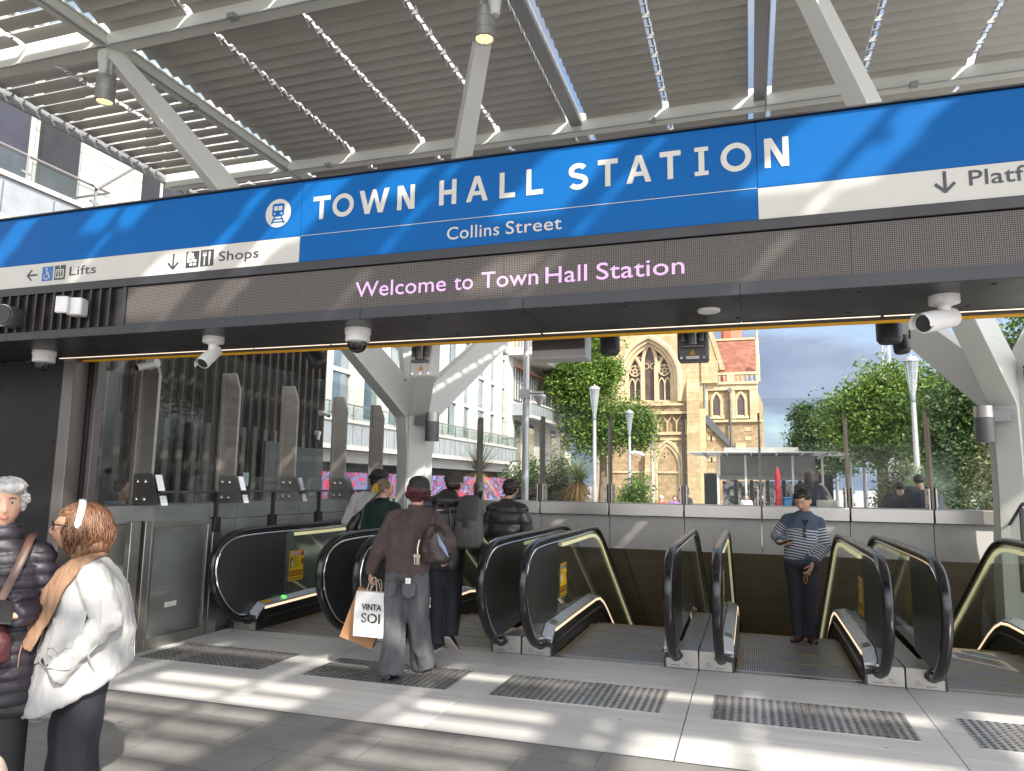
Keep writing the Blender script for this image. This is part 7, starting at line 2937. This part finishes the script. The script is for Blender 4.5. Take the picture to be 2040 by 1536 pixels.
mb.tube([(-.10, -.225, 1.15), (-.15, -.245, 1.09), (-.18, -.235, 1.03)], [.025, .038, .028], 12, ry=[.008, .012, .008], upv=(.8, 0, -.4))
finish('brown_pocket', remeshed(mb, .006, 2), mat('brown_nylon', (.10, .075, .055), .6), sb)
mb = MB()
mb.ball(V3(-.11, -.17, .98), (.085, .06, .085), 16)
finish('black_case', remeshed(mb, .008, 1), m_blackn, sb)

J = {'neck': V3(-.01, .01, 1.40), 'head': V3(.01, .035, 1.565), 'shl': V3(-.165, 0, 1.325), 'shr': V3(.165, 0, 1.325), 'ell': V3(-.215, -.02, 1.06), 'wrl': V3(-.16, .15, .93), 'elr': V3(.215, -.02, 1.06), 'wrr': V3(.16, .15, .93)}
o, J, MH, hh = make_person('person in a dark green jacket with blond hair held by a yellow claw clip', (-4.36, 8.28), 0, 1.68, J, (-52, -6, 0), None, m_skin, face=True)
mb = MB()
torso(mb, J, [(.80, .19, .14, 0, 0), (.95, .20, .145, 0, 0), (1.12, .195, .14, 0, 0), (1.25, .20, .14, 0, 0), (1.34, .17, .115, 0, 0), (1.385, .10, .09, -.005, 0), (1.435, .075, .075, -.01, .01)])
sleeve(mb, J['shl'], J['ell'], J['wrl'], .082, .074, .055)
sleeve(mb, J['shr'], J['elr'], J['wrr'], .082, .074, .055)
gj = finish('green_jacket', remeshed(mb, .011, 4), mat('bottle_green_wool', (.004, .022, .018), .8, 0, .2, 6, bump=.2, bscale=140), o, folds(.006, (7, 7, 4), seed=13))
MB().tube([V3(-.01, .005, 1.385), V3(-.01, .0, 1.42), V3(-.01, -.01, 1.40)], [.085, .088, .105], 22).build('collar', mat('bottle_green_wool', (0, 0, 0)), gj)
mb = MB()
trousers(mb, J, 1.68, (.15, .115), (.10, .085, .08), .95, .04)
finish('trousers', remeshed(mb, .012, 3), m_blackc, o)
shoe(o, J['anl'])
shoe(o, J['anr'])
hc = J['head']
hm = hair_mat('dark_blond_hair', (.17, .115, .065), (.30, .215, .13))
hair_blob('hair', [(hc + MH @ V3(0, -.020, .022), (.086, .10, .096), MH), (hc + MH @ V3(0, -.085, -.01), (.04, .045, .06), MH)], hm, o, .008, .004, (40, 12, 30))
strands('hair_locks', hc + MH @ V3(0, -.02, .022), MH, (.090, .104, .099), 6, 96, (60, 300), 200, .004, hm, o, 0, 0, .003, .1)
p = MB()
cc = hc + MH @ V3(-.0, -.125, -.005)
for k in range(6):
    for sg in (-1, 1):
        a = MH @ V3(sg * .012, -.01, .045 - k * .018)
        b = MH @ V3(sg * .045, -.0, .045 - k * .018)
        c = MH @ V3(sg * .05, .05, .04 - k * .016)
        p.tube([cc + a, cc + b, cc + c], [.008, .009, .004], 6)
p.tube([cc + MH @ V3(0, -.012, .055), cc + MH @ V3(0, -.016, 0), cc + MH @ V3(0, -.012, -.055)], .012, 8)
p.build('claw_clip', mat('yellow_resin', (.62, .45, .03), .25, 0, .2, 20), o)

# ---- the striped sweater, riding up towards the viewer
J = {'neck': V3(-.045, .06, 1.365), 'head': V3(-.035, .125, 1.505), 'che': V3(-.02, .03, 1.18), 'shl': V3(-.195, .03, 1.265), 'shr': V3(.13, .01, 1.29), 'ell': V3(-.245, .05, 1.01), 'wrl': V3(-.10, .20, .845),
     'elr': V3(.245, -.02, 1.11), 'wrr': V3(.215, .17, 1.06), 'hipl': V3(-.09, 0, .83), 'hipr': V3(.09, 0, .83), 'knl': V3(-.085, .02, .46), 'knr': V3(.07, .02, .46), 'anl': V3(-.075, 0, .06), 'anr': V3(.055, .01, .06), 'pel': V3(0, 0, .84), 'wai': V3(-.005, .01, .99)}
hl = hand_mb(V3(-.10, .20, .84), V3(.35, .25, -.9), V3(.6, .2, .3), 1, .75, 1.0)
hr = hand_mb(V3(.215, .17, 1.058), V3(-.75, .5, -.25), V3(-.2, .4, .85), -1, .9, 1.0)
o, J, MH, hh = make_person('person in a blue and white striped sweater looking down, holding a phone', (.52, 8.86), R(180), 1.66, J, (-26, -24, 0), .238, m_skin, [hl, hr], face=True, voxel=.008)
PS = o
m, t, b = nodes_of('striped_knit')
at_ = t.nodes.new('ShaderNodeAttribute')
at_.attribute_name = 't'
fr_ = t.nodes.new('ShaderNodeMath')
fr_.operation = 'FRACT'
t.links.new(at_.outputs['Fac'], fr_.inputs[0])
lt_ = t.nodes.new('ShaderNodeMath')
lt_.operation = 'LESS_THAN'
lt_.inputs[1].default_value = .34
t.links.new(fr_.outputs[0], lt_.inputs[0])
gt_ = t.nodes.new('ShaderNodeMath')
gt_.operation = 'GREATER_THAN'
gt_.inputs[1].default_value = 1.0
t.links.new(at_.outputs['Fac'], gt_.inputs[0])
mu_ = t.nodes.new('ShaderNodeMath')
mu_.operation = 'MULTIPLY'
t.links.new(lt_.outputs[0], mu_.inputs[0])
t.links.new(gt_.outputs[0], mu_.inputs[1])
mx_ = t.nodes.new('ShaderNodeMix')
mx_.data_type = 'RGBA'
mx_.inputs['A'].default_value = (.055, .078, .115, 1)
mx_.inputs['B'].default_value = (.55, .56, .56, 1)
t.links.new(mu_.outputs[0], mx_.inputs['Factor'])
t.links.new(mx_.outputs['Result'], b.inputs['Base Color'])
b.inputs['Roughness'].default_value = .9
m_stripe = m


def seg_t(p, a, b):
    d = b - a
    u = max(0, min(1, (p - a).dot(d) / d.length_squared))
    return u, (p - (a + d * u)).length


def stripe_attr(p):
    best = None
    for k in 'lr':
        for (a, b, off) in ((J['sh' + k], J['el' + k], 0.0), (J['el' + k], J['wr' + k], 1.0)):
            u, d = seg_t(p, a, b)
            if d < .105 and (best is None or d < best[0]):
                L1 = (J['el' + k] - J['sh' + k]).length
                dist = u * L1 if off == 0 else L1 + u * (b - a).length
                if off == 1 and u > .78:
                    dist = -1
                elif off == 0 and abs(p.x) < abs(a.x) - .02 and u < .35:
                    continue
                best = (d, dist)
    if best is not None and (best[1] > .06 or best[1] < 0):
        return 0.5 if best[1] < 0 else 1.0 + (best[1] - .03) / .030
    if p.z > 1.205:
        return 0.5
    if p.z < .875:
        return 0.5
    return 1.0 + (1.205 - p.z + .02 * math.sin(p.x * 9)) / .030


mb = MB()
torso(mb, J, [(.825, .155, .125, 0, .01), (.87, .175, .15, 0, .012), (.98, .182, .165, -.005, .02), (1.10, .178, .155, -.01, .025), (1.22, .178, .140, -.02, .03), (1.30, .155, .115, -.03, .035), (1.355, .115, .09, -.038, .045), (1.395, .075, .075, -.043, .055)])
sleeve(mb, J['shl'], J['ell'], J['wrl'], .072, .068, .048)
sleeve(mb, J['shr'], J['elr'], J['wrr'], .072, .068, .048)
ss = finish('striped_sweater', remeshed(mb, .009, 3), m_stripe, o, folds(.006, (8, 8, 7), seed=15), stripe_attr)
p = MB()
for sg in (-1, 1):
    p.loft([[V3(-.045 + sg * .03, .135, 1.27), V3(-.045 + sg * .085, .085, 1.335), V3(-.045 + sg * .075, .02, 1.385), V3(-.045 + sg * .055, .05, 1.395), V3(-.045 + sg * .05, .105, 1.35)],
            [V3(-.045 + sg * .032, .142, 1.272), V3(-.045 + sg * .095, .09, 1.33), V3(-.045 + sg * .085, .01, 1.38), V3(-.045 + sg * .058, .052, 1.402), V3(-.045 + sg * .055, .112, 1.352)]])
p.prism([(-.085, .150, 1.30), (-.01, .150, 1.30), (-.04, .168, 1.225)], (0, .004, 0))
p.build('collar', mat('navy_collar', (.006, .006, .014), .8), ss)
p = MB()
for dz in (0, -.055):
    p.ball(V3(-.035, .185, 1.19 + dz), (.020, .008, .026), 12)
p.tube([(-.035, .18, 1.22), (-.035, .188, 1.10)], .004, 6)
tag(p.build('sunglasses', mat('dark_lens_gloss', (.01, .01, .015), .1), None, (.52, 8.86, 0)), 'dark folded sunglasses hooked on the striped sweater', 'sunglasses').rotation_euler = (0, 0, R(180))
mb = MB()
trousers(mb, J, 1.66, (.150, .122), (.094, .080, .070), .88, .03)
finish('trousers', remeshed(mb, .010, 3), m_navy, o, folds(.009, (9, 9, 4), seed=16, zfade=lambda p: 1.4 - p.z))
m_bshoe = mat('brown_leather_shoe', (.075, .028, .018), .35, 0, .2, 9)
shoe(o, J['anl'], 2, 0, .28, m_bshoe)
shoe(o, J['anr'], -20, 0, .28, m_bshoe)
hc = J['head']
hm = hair_mat('near_black_hair', (.010, .008, .007), (.024, .018, .015))
hair_blob('hair', [(hc + MH @ V3(0, -.022, .034), (.084, .100, .094), MH), (hc + MH @ V3(.015, .045, .088), (.066, .058, .036), MH), (hc + MH @ V3(0, -.055, -.03), (.074, .045, .05), MH)], hm, o, .007, .004, (40, 14, 30))
strands('hair_locks', hc + MH @ V3(0, -.02, .034), MH, (.087, .104, .097), 4, 86, (50, 310), 180, .004, hm, o, 0, 0, .003, .2)
brows(o, J, MH, hh, hm)
tag(MB().box((-.036, -.006, -.075), (.036, .006, .075)).build('phone', M_BLACK, None, (.52 - .16, 8.86 - .265, 1.065), bev=.004), 'black phone held by the striped sweater', 'phone').rotation_euler = (R(70), R(10), R(60))
p = MB()
p.ball(V3(0, 0, 0), (.019, .016, .017), 12)
p.tube([V3(-.02 + .016 * math.cos(R(a)) - .012, 0, -.055 + .045 * math.sin(R(a))) for a in range(0, 361, 30)], .004, 6)
tag(p.build('key_tag', mat('tan_cord', (.38, .20, .05), .7), None, (.52 + .055, 8.86 - .27, .735)), 'tan tassel dangling from the hand of the striped sweater', 'tassel')

# ---- the two women talking at the left edge
RZ = R(139)
J = {'neck': V3(.0, .025, 1.245), 'head': V3(.0, .085, 1.40), 'che': V3(0, .0, 1.10), 'wai': V3(0, 0, .92), 'pel': V3(0, -.01, .80), 'shl': V3(-.15, -.005, 1.17), 'shr': V3(.15, .0, 1.17), 'ell': V3(-.225, -.075, .965), 'wrl': V3(-.205, .12, .765),
     'elr': V3(.23, -.05, .98), 'wrr': V3(.20, .11, .88), 'hipl': V3(-.085, -.01, .77), 'hipr': V3(.085, -.01, .77), 'knl': V3(-.085, .0, .43), 'knr': V3(.085, .03, .43), 'anl': V3(-.085, -.02, .06), 'anr': V3(.085, .03, .06)}
o, J, MH, hh = make_person('person in a white jacket and tan scarf with auburn hair and a headband', (-3.155, 2.93), RZ, 1.51, J, (4, 4, 0), .228, m_skin2, None, face=True, voxel=.006)
PW = o
m_wjk = mat('white_cotton_drill', (.375, .375, .37), .85, 0, .06, 6, bump=.25, bscale=150)
mb = MB()
torso(mb, J, [(.635, .232, .226, 0, .015), (.66, .240, .235, 0, .015), (.76, .225, .22, 0, .008), (.88, .212, .205, 0, -.012), (1.00, .20, .178, 0, -.015), (1.12, .185, .150, 0, -.012), (1.195, .15, .115, 0, -.004), (1.245, .10, .085, 0, .006), (1.275, .075, .072, 0, .018)], 30, 2.3)
sleeve(mb, J['shl'], J['ell'], J['wrl'], .078, .074, .058)
sleeve(mb, J['shr'], J['elr'], J['wrr'], .078, .074, .058)
me = remeshed(mb, .009, 3)
fda = folds(.006, (6, 6, 4), seed=21)
fdb = folds(.006, (20, 20, 8), seed=3)
fd = lambda p: fda(p) + fdb(p)


def coat_d(p):
    r = fd(p)
    for k in 'l':                                          # gathers round the inside of the elbow
        u, d = seg_t(p, J['ell'], J['wrl'])
        if d < .12 and u < .95:
            r += .008 * math.sin((p - J['ell']).length * 85) * (1 - u) * max(0, 1 - d / .12) * 2
    return r


for v in me.vertices:                                   # the hem falls lower in front than behind
    if v.co.z < .95:
        v.co.z += -v.co.y * .45 * (0.95 - v.co.z) / .30
wj = finish('jacket', me, m_wjk, o, coat_d)
# patch pocket, waistband tab with eyelets, hem tab
decal('chest_pocket', [(-.25, .06, 1.02), (-.16, .24, 1.02), (-.17, .24, .87), (-.26, .06, .87)], m_wjk, wj, wj, 8, 8, .006)
wt = decal('waist_tab', [(-.30, .06, .83), (-.12, .30, .85), (-.12, .30, .80), (-.30, .06, .775)], m_wjk, wj, wj, 10, 3, .010)
for q in ((-.24, .20, .815), (-.20, .25, .82)):
    e_ = decal('eyelet', [V3(*q) + V3(-.006, -.006, .008), V3(*q) + V3(.006, .006, .008), V3(*q) + V3(.006, .006, -.008), V3(*q) + V3(-.006, -.006, -.008)], M_STEEL_DK, wt, wj, 2, 2, .014)
decal('placket', [(-.06, .40, 1.15), (-.03, .40, 1.15), (-.02, .40, .62), (-.05, .40, .62)], m_wjk, wj, wj, 3, 16, .006)
decal('back_seam', [(-.004, -.40, 1.20), (.004, -.40, 1.20), (.004, -.40, .75), (-.004, -.40, .75)], m_wjk, wj, wj, 2, 16, .004)
decal('side_seam', [(-.30, -.02, 1.12), (-.30, -.026, 1.12), (-.30, -.06, .70), (-.30, -.052, .70)], m_wjk, wj, wj, 2, 16, .004)
p = MB()
p.prism([(-.07, .245, .80), (-.03, .275, .80), (.0, .325, .64), (-.03, .335, .60), (-.075, .30, .62)], (-.008, -.004, 0))
for q in ((-.045, .315, .655), (-.043, .305, .685)):
    p.cyl(V3(*q) + V3(-.012, .0, 0), V3(*q) + V3(-.003, 0, 0), .011, n=12, mi=1)
p.build('hem_tab', [m_wjk, M_STEEL_DK], wj, bev=.004)
mb = MB()
trousers(mb, J, 1.53, (.155, .13), (.105, .095, .10), .85, .03)
finish('trousers', remeshed(mb, .010, 3), m_navy, o, folds(.012, (8, 8, 4), seed=22))
shoe(o, J['anl'], 0, 0, .24)
shoe(o, J['anr'], 0, 0, .24)
hc = J['head']
s_ = hh / .236
hm = hair_mat('auburn_hair', (.085, .036, .016), (.20, .092, .042), 55)
parts = [(hc + MH @ V3(0, -.028, .026), (.088, .098, .096), MH), (hc + MH @ V3(0, -.085, -.02), (.098, .085, .09), MH), (hc + MH @ V3(-.03, -.085, -.085), (.075, .08, .06), MH), (hc + MH @ V3(.03, -.085, -.085), (.075, .08, .06), MH),
         (hc + MH @ V3(-.072, -.035, -.085), (.03, .04, .065), MH), (hc + MH @ V3(.072, -.035, -.085), (.03, .04, .065), MH), (hc + MH @ V3(-.062, -.02, -.13), (.026, .032, .04), MH), (hc + MH @ V3(.0, -.12, -.11), (.06, .045, .05), MH), (hc + MH @ V3(0, .04, .072), (.066, .045, .032), MH)]
hair_blob('hair', parts, hm, o, .006, .004, (40, 40, 12), 2)
strands('hair_locks', hc + MH @ V3(0, -.035, .02), MH, (.100, .118, .108), 12, 96, (48, 312), 520, .0048, hm, o, .125, .035, .010, .12)
strands('hair_front', hc + MH @ V3(0, -.012, .018), MH, (.088, .104, .104), 8, 62, (-75, 75), 160, .004, hm, o, 0, 0, .003, 0)
p = MB()
p.tube([hc + MH @ (V3(.103 * math.cos(R(a)), .006 - .012 * math.sin(R(a)), .022 + .118 * math.sin(R(a))) * s_ * 1.03) for a in range(-12, 193, 10)], .0165, 8, ry=.006, upv=MH @ V3(0, 1, 0))
p.build('headband', mat('glitter_white', (.62, .62, .64), .35, .3, .25, 120, bump=.5, bscale=220), o)
p = MB()
for sg in (-1, 1):
    p.tube([hc + MH @ (V3(sg * .034 + .026 * math.cos(R(a)), .112 - .008 * abs(math.cos(R(a))), .008 + .021 * math.sin(R(a))) * s_) for a in range(0, 361, 24)], .0032, 6)
    p.tube([hc + MH @ (V3(sg * x, y, z) * s_) for x, y, z in ((.060, .104, .016), (.080, .06, .014), (.086, -.005, .008))], .0035, 6)
p.tube([hc + MH @ (V3(x, .116, .012) * s_) for x in (-.008, .008)], .0032, 6)
p.build('glasses', M_BLACK, o)
MB().ball(hc + MH @ (V3(-.083, -.012, -.045) * s_), .006, 10).build('earring', M_CHROME, o)
m_scarf = mat('tan_scarf', (.24, .140, .085), .9, 0, .30, 22, (1, 1, .25), bump=.3, bscale=120)
mb = MB()
mb.tube(spline([(.05, -.030, 1.262), (-.02, -.045, 1.270), (-.085, -.01, 1.270), (-.105, .07, 1.235), (-.10, .145, 1.14), (-.095, .19, 1.02), (-.085, .235, .92), (-.08, .262, .86)], 5), [.022] * 11 + [.036, .046, .054] + [.060] * 22, 16, ry=[.014] * 12 + [.017] * 24, upv=(.7, .7, 0))
mb.tube(spline([(.05, -.035, 1.262), (.07, -.03, 1.265), (.085, -.01, 1.262), (.09, .08, 1.22), (.05, .16, 1.12), (.0, .21, 1.0), (-.03, .25, .92)], 5), .030, 14, ry=.017, upv=(.6, -.4, .2))
sc = finish('scarf', remeshed(mb, .007, 1), m_scarf, o, folds(.006, (30, 30, 5), seed=23))
p = MB()
for k in range(22):
    x = -.125 + k * .0046
    p.tube([(x, .262 + .001 * (k % 3), .875), (x + .003 * math.sin(k * 2.1), .268, .84), (x + .006 * math.sin(k * 1.3), .270, .80 - .008 * (k % 4))], [.0035, .003, .002], 5)
p.build('fringe', m_scarf, sc)
hb_ = thing('handbag', 'small black handbag just under the front hem of the white jacket', 'bag', (-3.155, 2.93, 0), RZ)
mb = MB()
torso(mb, None, [(.52, .05, .07, 0, 0), (.54, .06, .09, 0, 0), (.60, .055, .085, 0, 0), (.64, .03, .05, 0, 0)], 18, 2.8)
finish('pouch', remeshed(mb, .008, 2), m_blackn, hb_).location = (-.05, .27, .03)

RZ2 = R(222)
J = {'neck': V3(.01, .015, 1.345), 'head': V3(.01, .05, 1.515), 'che': V3(0, 0, 1.17), 'shl': V3(-.155, 0, 1.26), 'shr': V3(.155, 0, 1.26), 'ell': V3(-.20, -.02, 1.02), 'wrl': V3(-.10, .20, 1.02), 'elr': V3(.20, -.02, 1.02), 'wrr': V3(.15, .2, 1.0)}
hl = hand_mb(V3(-.10, .20, 1.02), V3(.75, .45, .0), V3(.2, .3, .9), 1, .8, .95)
o, J, MH, hh = make_person('person with short silver hair in a dark quilted coat at the left edge', (-3.435, 2.665), RZ2, 1.62, J, (16, 0, 4), .232, m_skin, [hl], face=True, voxel=.006)
m_quilt = mat('plum_black_quilt', (.017, .014, .022), .5, 0, .25, 4, bump=.15, bscale=60)
mb = MB()
torso(mb, J, [(.60, .22, .175, 0, 0), (.75, .205, .17, 0, 0), (.95, .185, .155, 0, 0), (1.10, .185, .15, 0, 0), (1.22, .175, .135, 0, 0), (1.29, .14, .11, .005, .005), (1.335, .105, .095, .008, .01), (1.37, .092, .09, .01, .02), (1.425, .088, .088, .01, .028)], 28, 2.3)
sleeve(mb, J['shl'], J['ell'], J['wrl'], .075, .072, .054)
sleeve(mb, J['shr'], J['elr'], J['wrr'], .075, .072, .054)
finish('quilted_coat', remeshed(mb, .009, 2), m_quilt, o, quilt(.013, .058, .60, 3.0))
mb = MB()
trousers(mb, J, 1.62, (.15, .12), (.10, .09, .085), .85, .03)
finish('trousers', remeshed(mb, .012, 2), m_blackc, o)
shoe(o, J['anl'])
shoe(o, J['anr'])
hc = J['head']
hm = hair_mat('silver_hair', (.42, .41, .40), (.60, .59, .58), 60)
hair_blob('hair', [(hc + MH @ V3(0, -.022, .036), (.092, .100, .094), MH), (hc + MH @ V3(-.03, .055, .082), (.060, .045, .036), MH), (hc + MH @ V3(.045, .035, .075), (.045, .055, .045), MH), (hc + MH @ V3(-.078, .012, .015), (.020, .040, .055), MH), (hc + MH @ V3(.078, .012, .015), (.020, .040, .055), MH)], hm, o, .0045, .003, (60, 24, 50), 2)
strands('hair_locks', hc + MH @ V3(0, -.020, .030), MH, (.094, .104, .100), 4, 92, (62, 298), 260, .0042, hm, o, .02, .01, .003, .25)
strands('hair_fringe', hc + MH @ V3(-.02, .0, .030), MH, (.090, .104, .098), 2, 52, (-62, 62), 110, .0042, hm, o, 0, 0, .003, -.8, .02)
brows(o, J, MH, hh, mat('brow_brown', (.06, .035, .025), .8))
hb_ = thing('handbag', 'maroon shoulder bag with a brown strap on the quilted coat', 'bag', (-3.435, 2.665, 0), RZ2)
straps('strap', [(-.13, -.05, 1.365), (-.125, .06, 1.37), (-.10, .15, 1.25), (-.05, .185, 1.10), (.0, .20, .98)], .018, .004, mat('strap_brown', (.075, .035, .025), .45), hb_)
mb = MB()
torso(mb, None, [(.80, .08, .04, .02, .22), (.83, .13, .06, .02, .22), (.92, .13, .06, .02, .22), (.99, .09, .04, .02, .21)], 22, 2.8)
finish('pouch', remeshed(mb, .008, 2), mat('maroon_leather', (.06, .012, .015), .4, 0, .25, 6), hb_, folds(.006, (10, 10, 9), seed=25))
ph = MB().box((-.036, -.075, -.005), (.036, .075, .005)).build('phone', M_BLACK, None, (-3.215, 2.53, 1.045), bev=.004)
ph.rotation_euler = (R(35), R(12), R(60))
tag(ph, 'black phone held in front of the quilted coat', 'phone')

# cream tub chair whose back just enters the corner
tc_ = thing('chair', 'smooth cream rounded chair back in the bottom left corner', 'chair', (-2.16, 1.36, 0))
mb = MB()
mb.tube([(-.30 * math.cos(R(a)), .30 * math.sin(R(a)) * .9, .70) for a in range(-40, 221, 20)], [.05] * 14, 14, ry=.28, upv=(0, 0, 1)) if False else mb.tube([(.30 * math.cos(R(a)), .28 * math.sin(R(a)), .65) for a in range(-40, 221, 20)], .24, 16, ry=.055, upv=(0, 0, 1))
finish('backrest', remeshed(mb, .012, 4), mat('cream_leather', (.62, .50, .40), .5, 0, .04, 3), tc_)
MB().lathe([(.001, .42), (.27, .42), (.29, .46), (.27, .50), (.001, .50)], (0, 0, 0), 24).build('seat', mat('cream_leather', (0, 0, 0)), tc_)
for k in range(4):
    a = PI / 4 + k * PI / 2
    MB().cyl((.2 * math.cos(a), .2 * math.sin(a), .42), (.26 * math.cos(a), .26 * math.sin(a), 0), .018, .012, 10).build('leg', M_BLACK, tc_)


# ---- people beyond the glass
def simple_person(label, loc, rotz, H, top_c, leg_c, hair_c, z0=0.3, lean=0.0, sit=False, hairp=None, build=1.0, skin=None, head=(0, 0, 0), group=None, cap=None, vox=.016, topname='jacket'):
    J = default_J(H)
    for k in ('che', 'neck', 'head', 'shl', 'shr', 'ell', 'elr', 'wrl', 'wrr'):
        J[k] = J[k] + V3(0, lean * (J[k].z - .5 * H), -abs(lean) * .25 * (J[k].z - .5 * H))
    for k in ('wrl', 'wrr'):
        J[k] = V3(J[k].x * .7, J[k].y + .22, J[k].z + .10)
    if sit:
        dz = -.24 * H
        for k in J:
            if k[:2] not in ('kn', 'an'):
                J[k] = J[k] + V3(0, 0, dz)
        for s, k in ((-1, 'l'), (1, 'r')):
            J['kn' + k] = V3(s * .06 * H, .25 * H, .27 * H)
            J['an' + k] = V3(s * .06 * H, .26 * H, .045 * H)
    o, J, MH, hh = make_person(label, loc, rotz, H, J, head, None, skin or m_skin, None, vox, 1.0, group, z0=z0)
    b = build
    mb = MB()
    q = lambda k: J[k]
    rings = []
    for f, rx, ry in ((-.10, .115, .09), (0, .118, .092), (.3, .115, .09), (.62, .125, .092), (.9, .115, .078), (1.0, .06, .052)):
        a = J['pel'] + (J['neck'] - J['pel']) * f if f > 0 else J['pel'] + V3(0, 0, f * .4 * H)
        rings.append((a.z, rx * H * b, ry * H * b, a.x, a.y))
    torso(mb, J, rings, 20)
    sleeve(mb, J['shl'], J['ell'], J['wrl'], .05 * H * b, .045 * H * b, .034 * H, n=10)
    sleeve(mb, J['shr'], J['elr'], J['wrr'], .05 * H * b, .045 * H * b, .034 * H, n=10)
    finish(topname, remeshed(mb, vox, 2), top_c, o, folds(.008, (8, 8, 5), seed=loc[0]))
    mb = MB()
    trousers(mb, J, H, (.095 * H, .07 * H), (.058 * H, .05 * H, .045 * H), J['wai'].z, .03)
    finish('trousers', remeshed(mb, vox, 2), leg_c, o)
    for k in 'lr':
        shoe(o, J['an' + k])
    hc = J['head']
    hair_blob('hair', [(hc + MH @ V3(0, -.022, .03), (.088, .10, .096), MH)] + [(hc + MH @ Vector(c), r, MH) for c, r in (hairp or [])], hair_c, o, .010, .004)
    if cap:
        p = MB()
        p.ball(hc + MH @ V3(0, -.005, .05), (.098, .112, .08), 18, 0, MH)
        p.prism([hc + MH @ V3(x, y, .035) for x, y in ((-.08, .07), (.08, .07), (.06, .18), (-.06, .18))], MH @ V3(0, 0, .012))
        p.build('cap', cap, o)
    return o, J, MH


hb1 = hair_mat('brown_hair', (.05, .026, .014), (.11, .06, .032))
hb2 = hair_mat('black_wavy_hair', (.010, .008, .008), (.03, .022, .02), 40)
m_dnavy = mat('navy_jacket', (.010, .014, .03), .7, 0, .2, 5)
m_dblack = mat('black_jacket', (.010, .010, .013), .7, 0, .2, 5)
m_tee = mat('faded_blue_shirt', (.10, .16, .24), .85, 0, .15, 6)
simple_person('person with long dark curly hair in profile behind the left glass', (-6.80, 6.62), R(-82), 1.64, m_tee, m_blackc, hb2, z0=0.0, hairp=[((0, -.09, -.06), (.10, .085, .12)), ((-.05, -.06, -.16), (.07, .07, .10)), ((.05, -.09, -.17), (.07, .07, .10))], topname='shirt')
o, Jt, Mt = simple_person('person with long brown hair and a cream tote beyond the far ledge', (.98, 13.7), R(-8), 1.66, m_dnavy, m_blackc, hb1, hairp=[((0, -.07, -.06), (.085, .06, .12)), ((0, -.075, -.20), (.085, .05, .14)), ((0, -.07, -.33), (.075, .045, .10))])
tt = thing('tote_bag', 'cream tote bag on the shoulder of the long brown hair', 'bag', (1.24, 13.55, .3))
p = MB()
p.loft([[V3(-.17, -d_, z), V3(.17, -d_, z), V3(.17, d_, z), V3(-.17, d_, z)] for z, d_ in ((.72, .04), (.78, .07), (1.05, .06), (1.15, .02))])
p.build('pouch', mat('cream_canvas', (.52, .48, .40), .8, 0, .1, 5), tt, bev=.02)
straps('strap', [(.08, 0, 1.14), (-.02, -.06, 1.34), (-.10, .02, 1.43), (-.06, .1, 1.3), (.06, .05, 1.14)], .016, .004, mat('cream_canvas', (0, 0, 0)), tt)
simple_person('person in a dark jacket with lowered head, left of the pair behind the ledge', (2.42, 13.9), R(-10), 1.55, m_dblack, m_blackc, hb2, lean=.42, build=1.22, head=(0, -25, 0))
simple_person('person in a navy jacket with lowered head, right of the pair behind the ledge', (2.78, 13.8), R(12), 1.66, m_dnavy, m_blackc, hb2, lean=.30, build=1.3, head=(0, -20, 0))
simple_person('person in a black cap sitting low behind the ledge by the right column', (3.02, 13.5), R(-70), 1.60, m_dblack, m_blackc, hb2, z0=.04, sit=True, cap=m_blackc)
m_red = mat('red_cloth', (.40, .03, .03), .8, 0, .1, 5)
m_purple = mat('purple_cloth', (.22, .10, .38), .8, 0, .1, 5)
hsil = hair_mat('grey_white_hair', (.45, .43, .41), (.6, .58, .56))
gq = 'people sitting far off on the plaza'
simple_person('grey haired person in red sitting far off before the church door', (-3.5, 31), R(60), 1.66, m_red, m_blackc, hsil, z0=.0, sit=True, group=gq, vox=.022)
simple_person('person in purple sitting far off before the church door', (-3.0, 31.5), R(190), 1.64, m_purple, m_blackc, hb2, z0=.0, sit=True, group=gq, vox=.022)
simple_person('bald looking person in dark clothes sitting far off under the church buttress', (-2.0, 25), R(120), 1.72, m_dblack, m_blackc, hb1, z0=.22, sit=True, group=gq, vox=.022, build=1.15)
simple_person('person in pale grey sitting far off before the kiosk pictures', (-.15, 34), R(180), 1.68, mat('pale_grey_cloth', (.42, .42, .44), .8), m_blackc, hb1, z0=.05, sit=True, group=gq, vox=.022)
simple_person('person in black sitting far off beside the kiosk post', (.55, 34.5), R(150), 1.68, m_dblack, m_blackc, hb2, z0=.05, sit=True, group=gq, vox=.022)
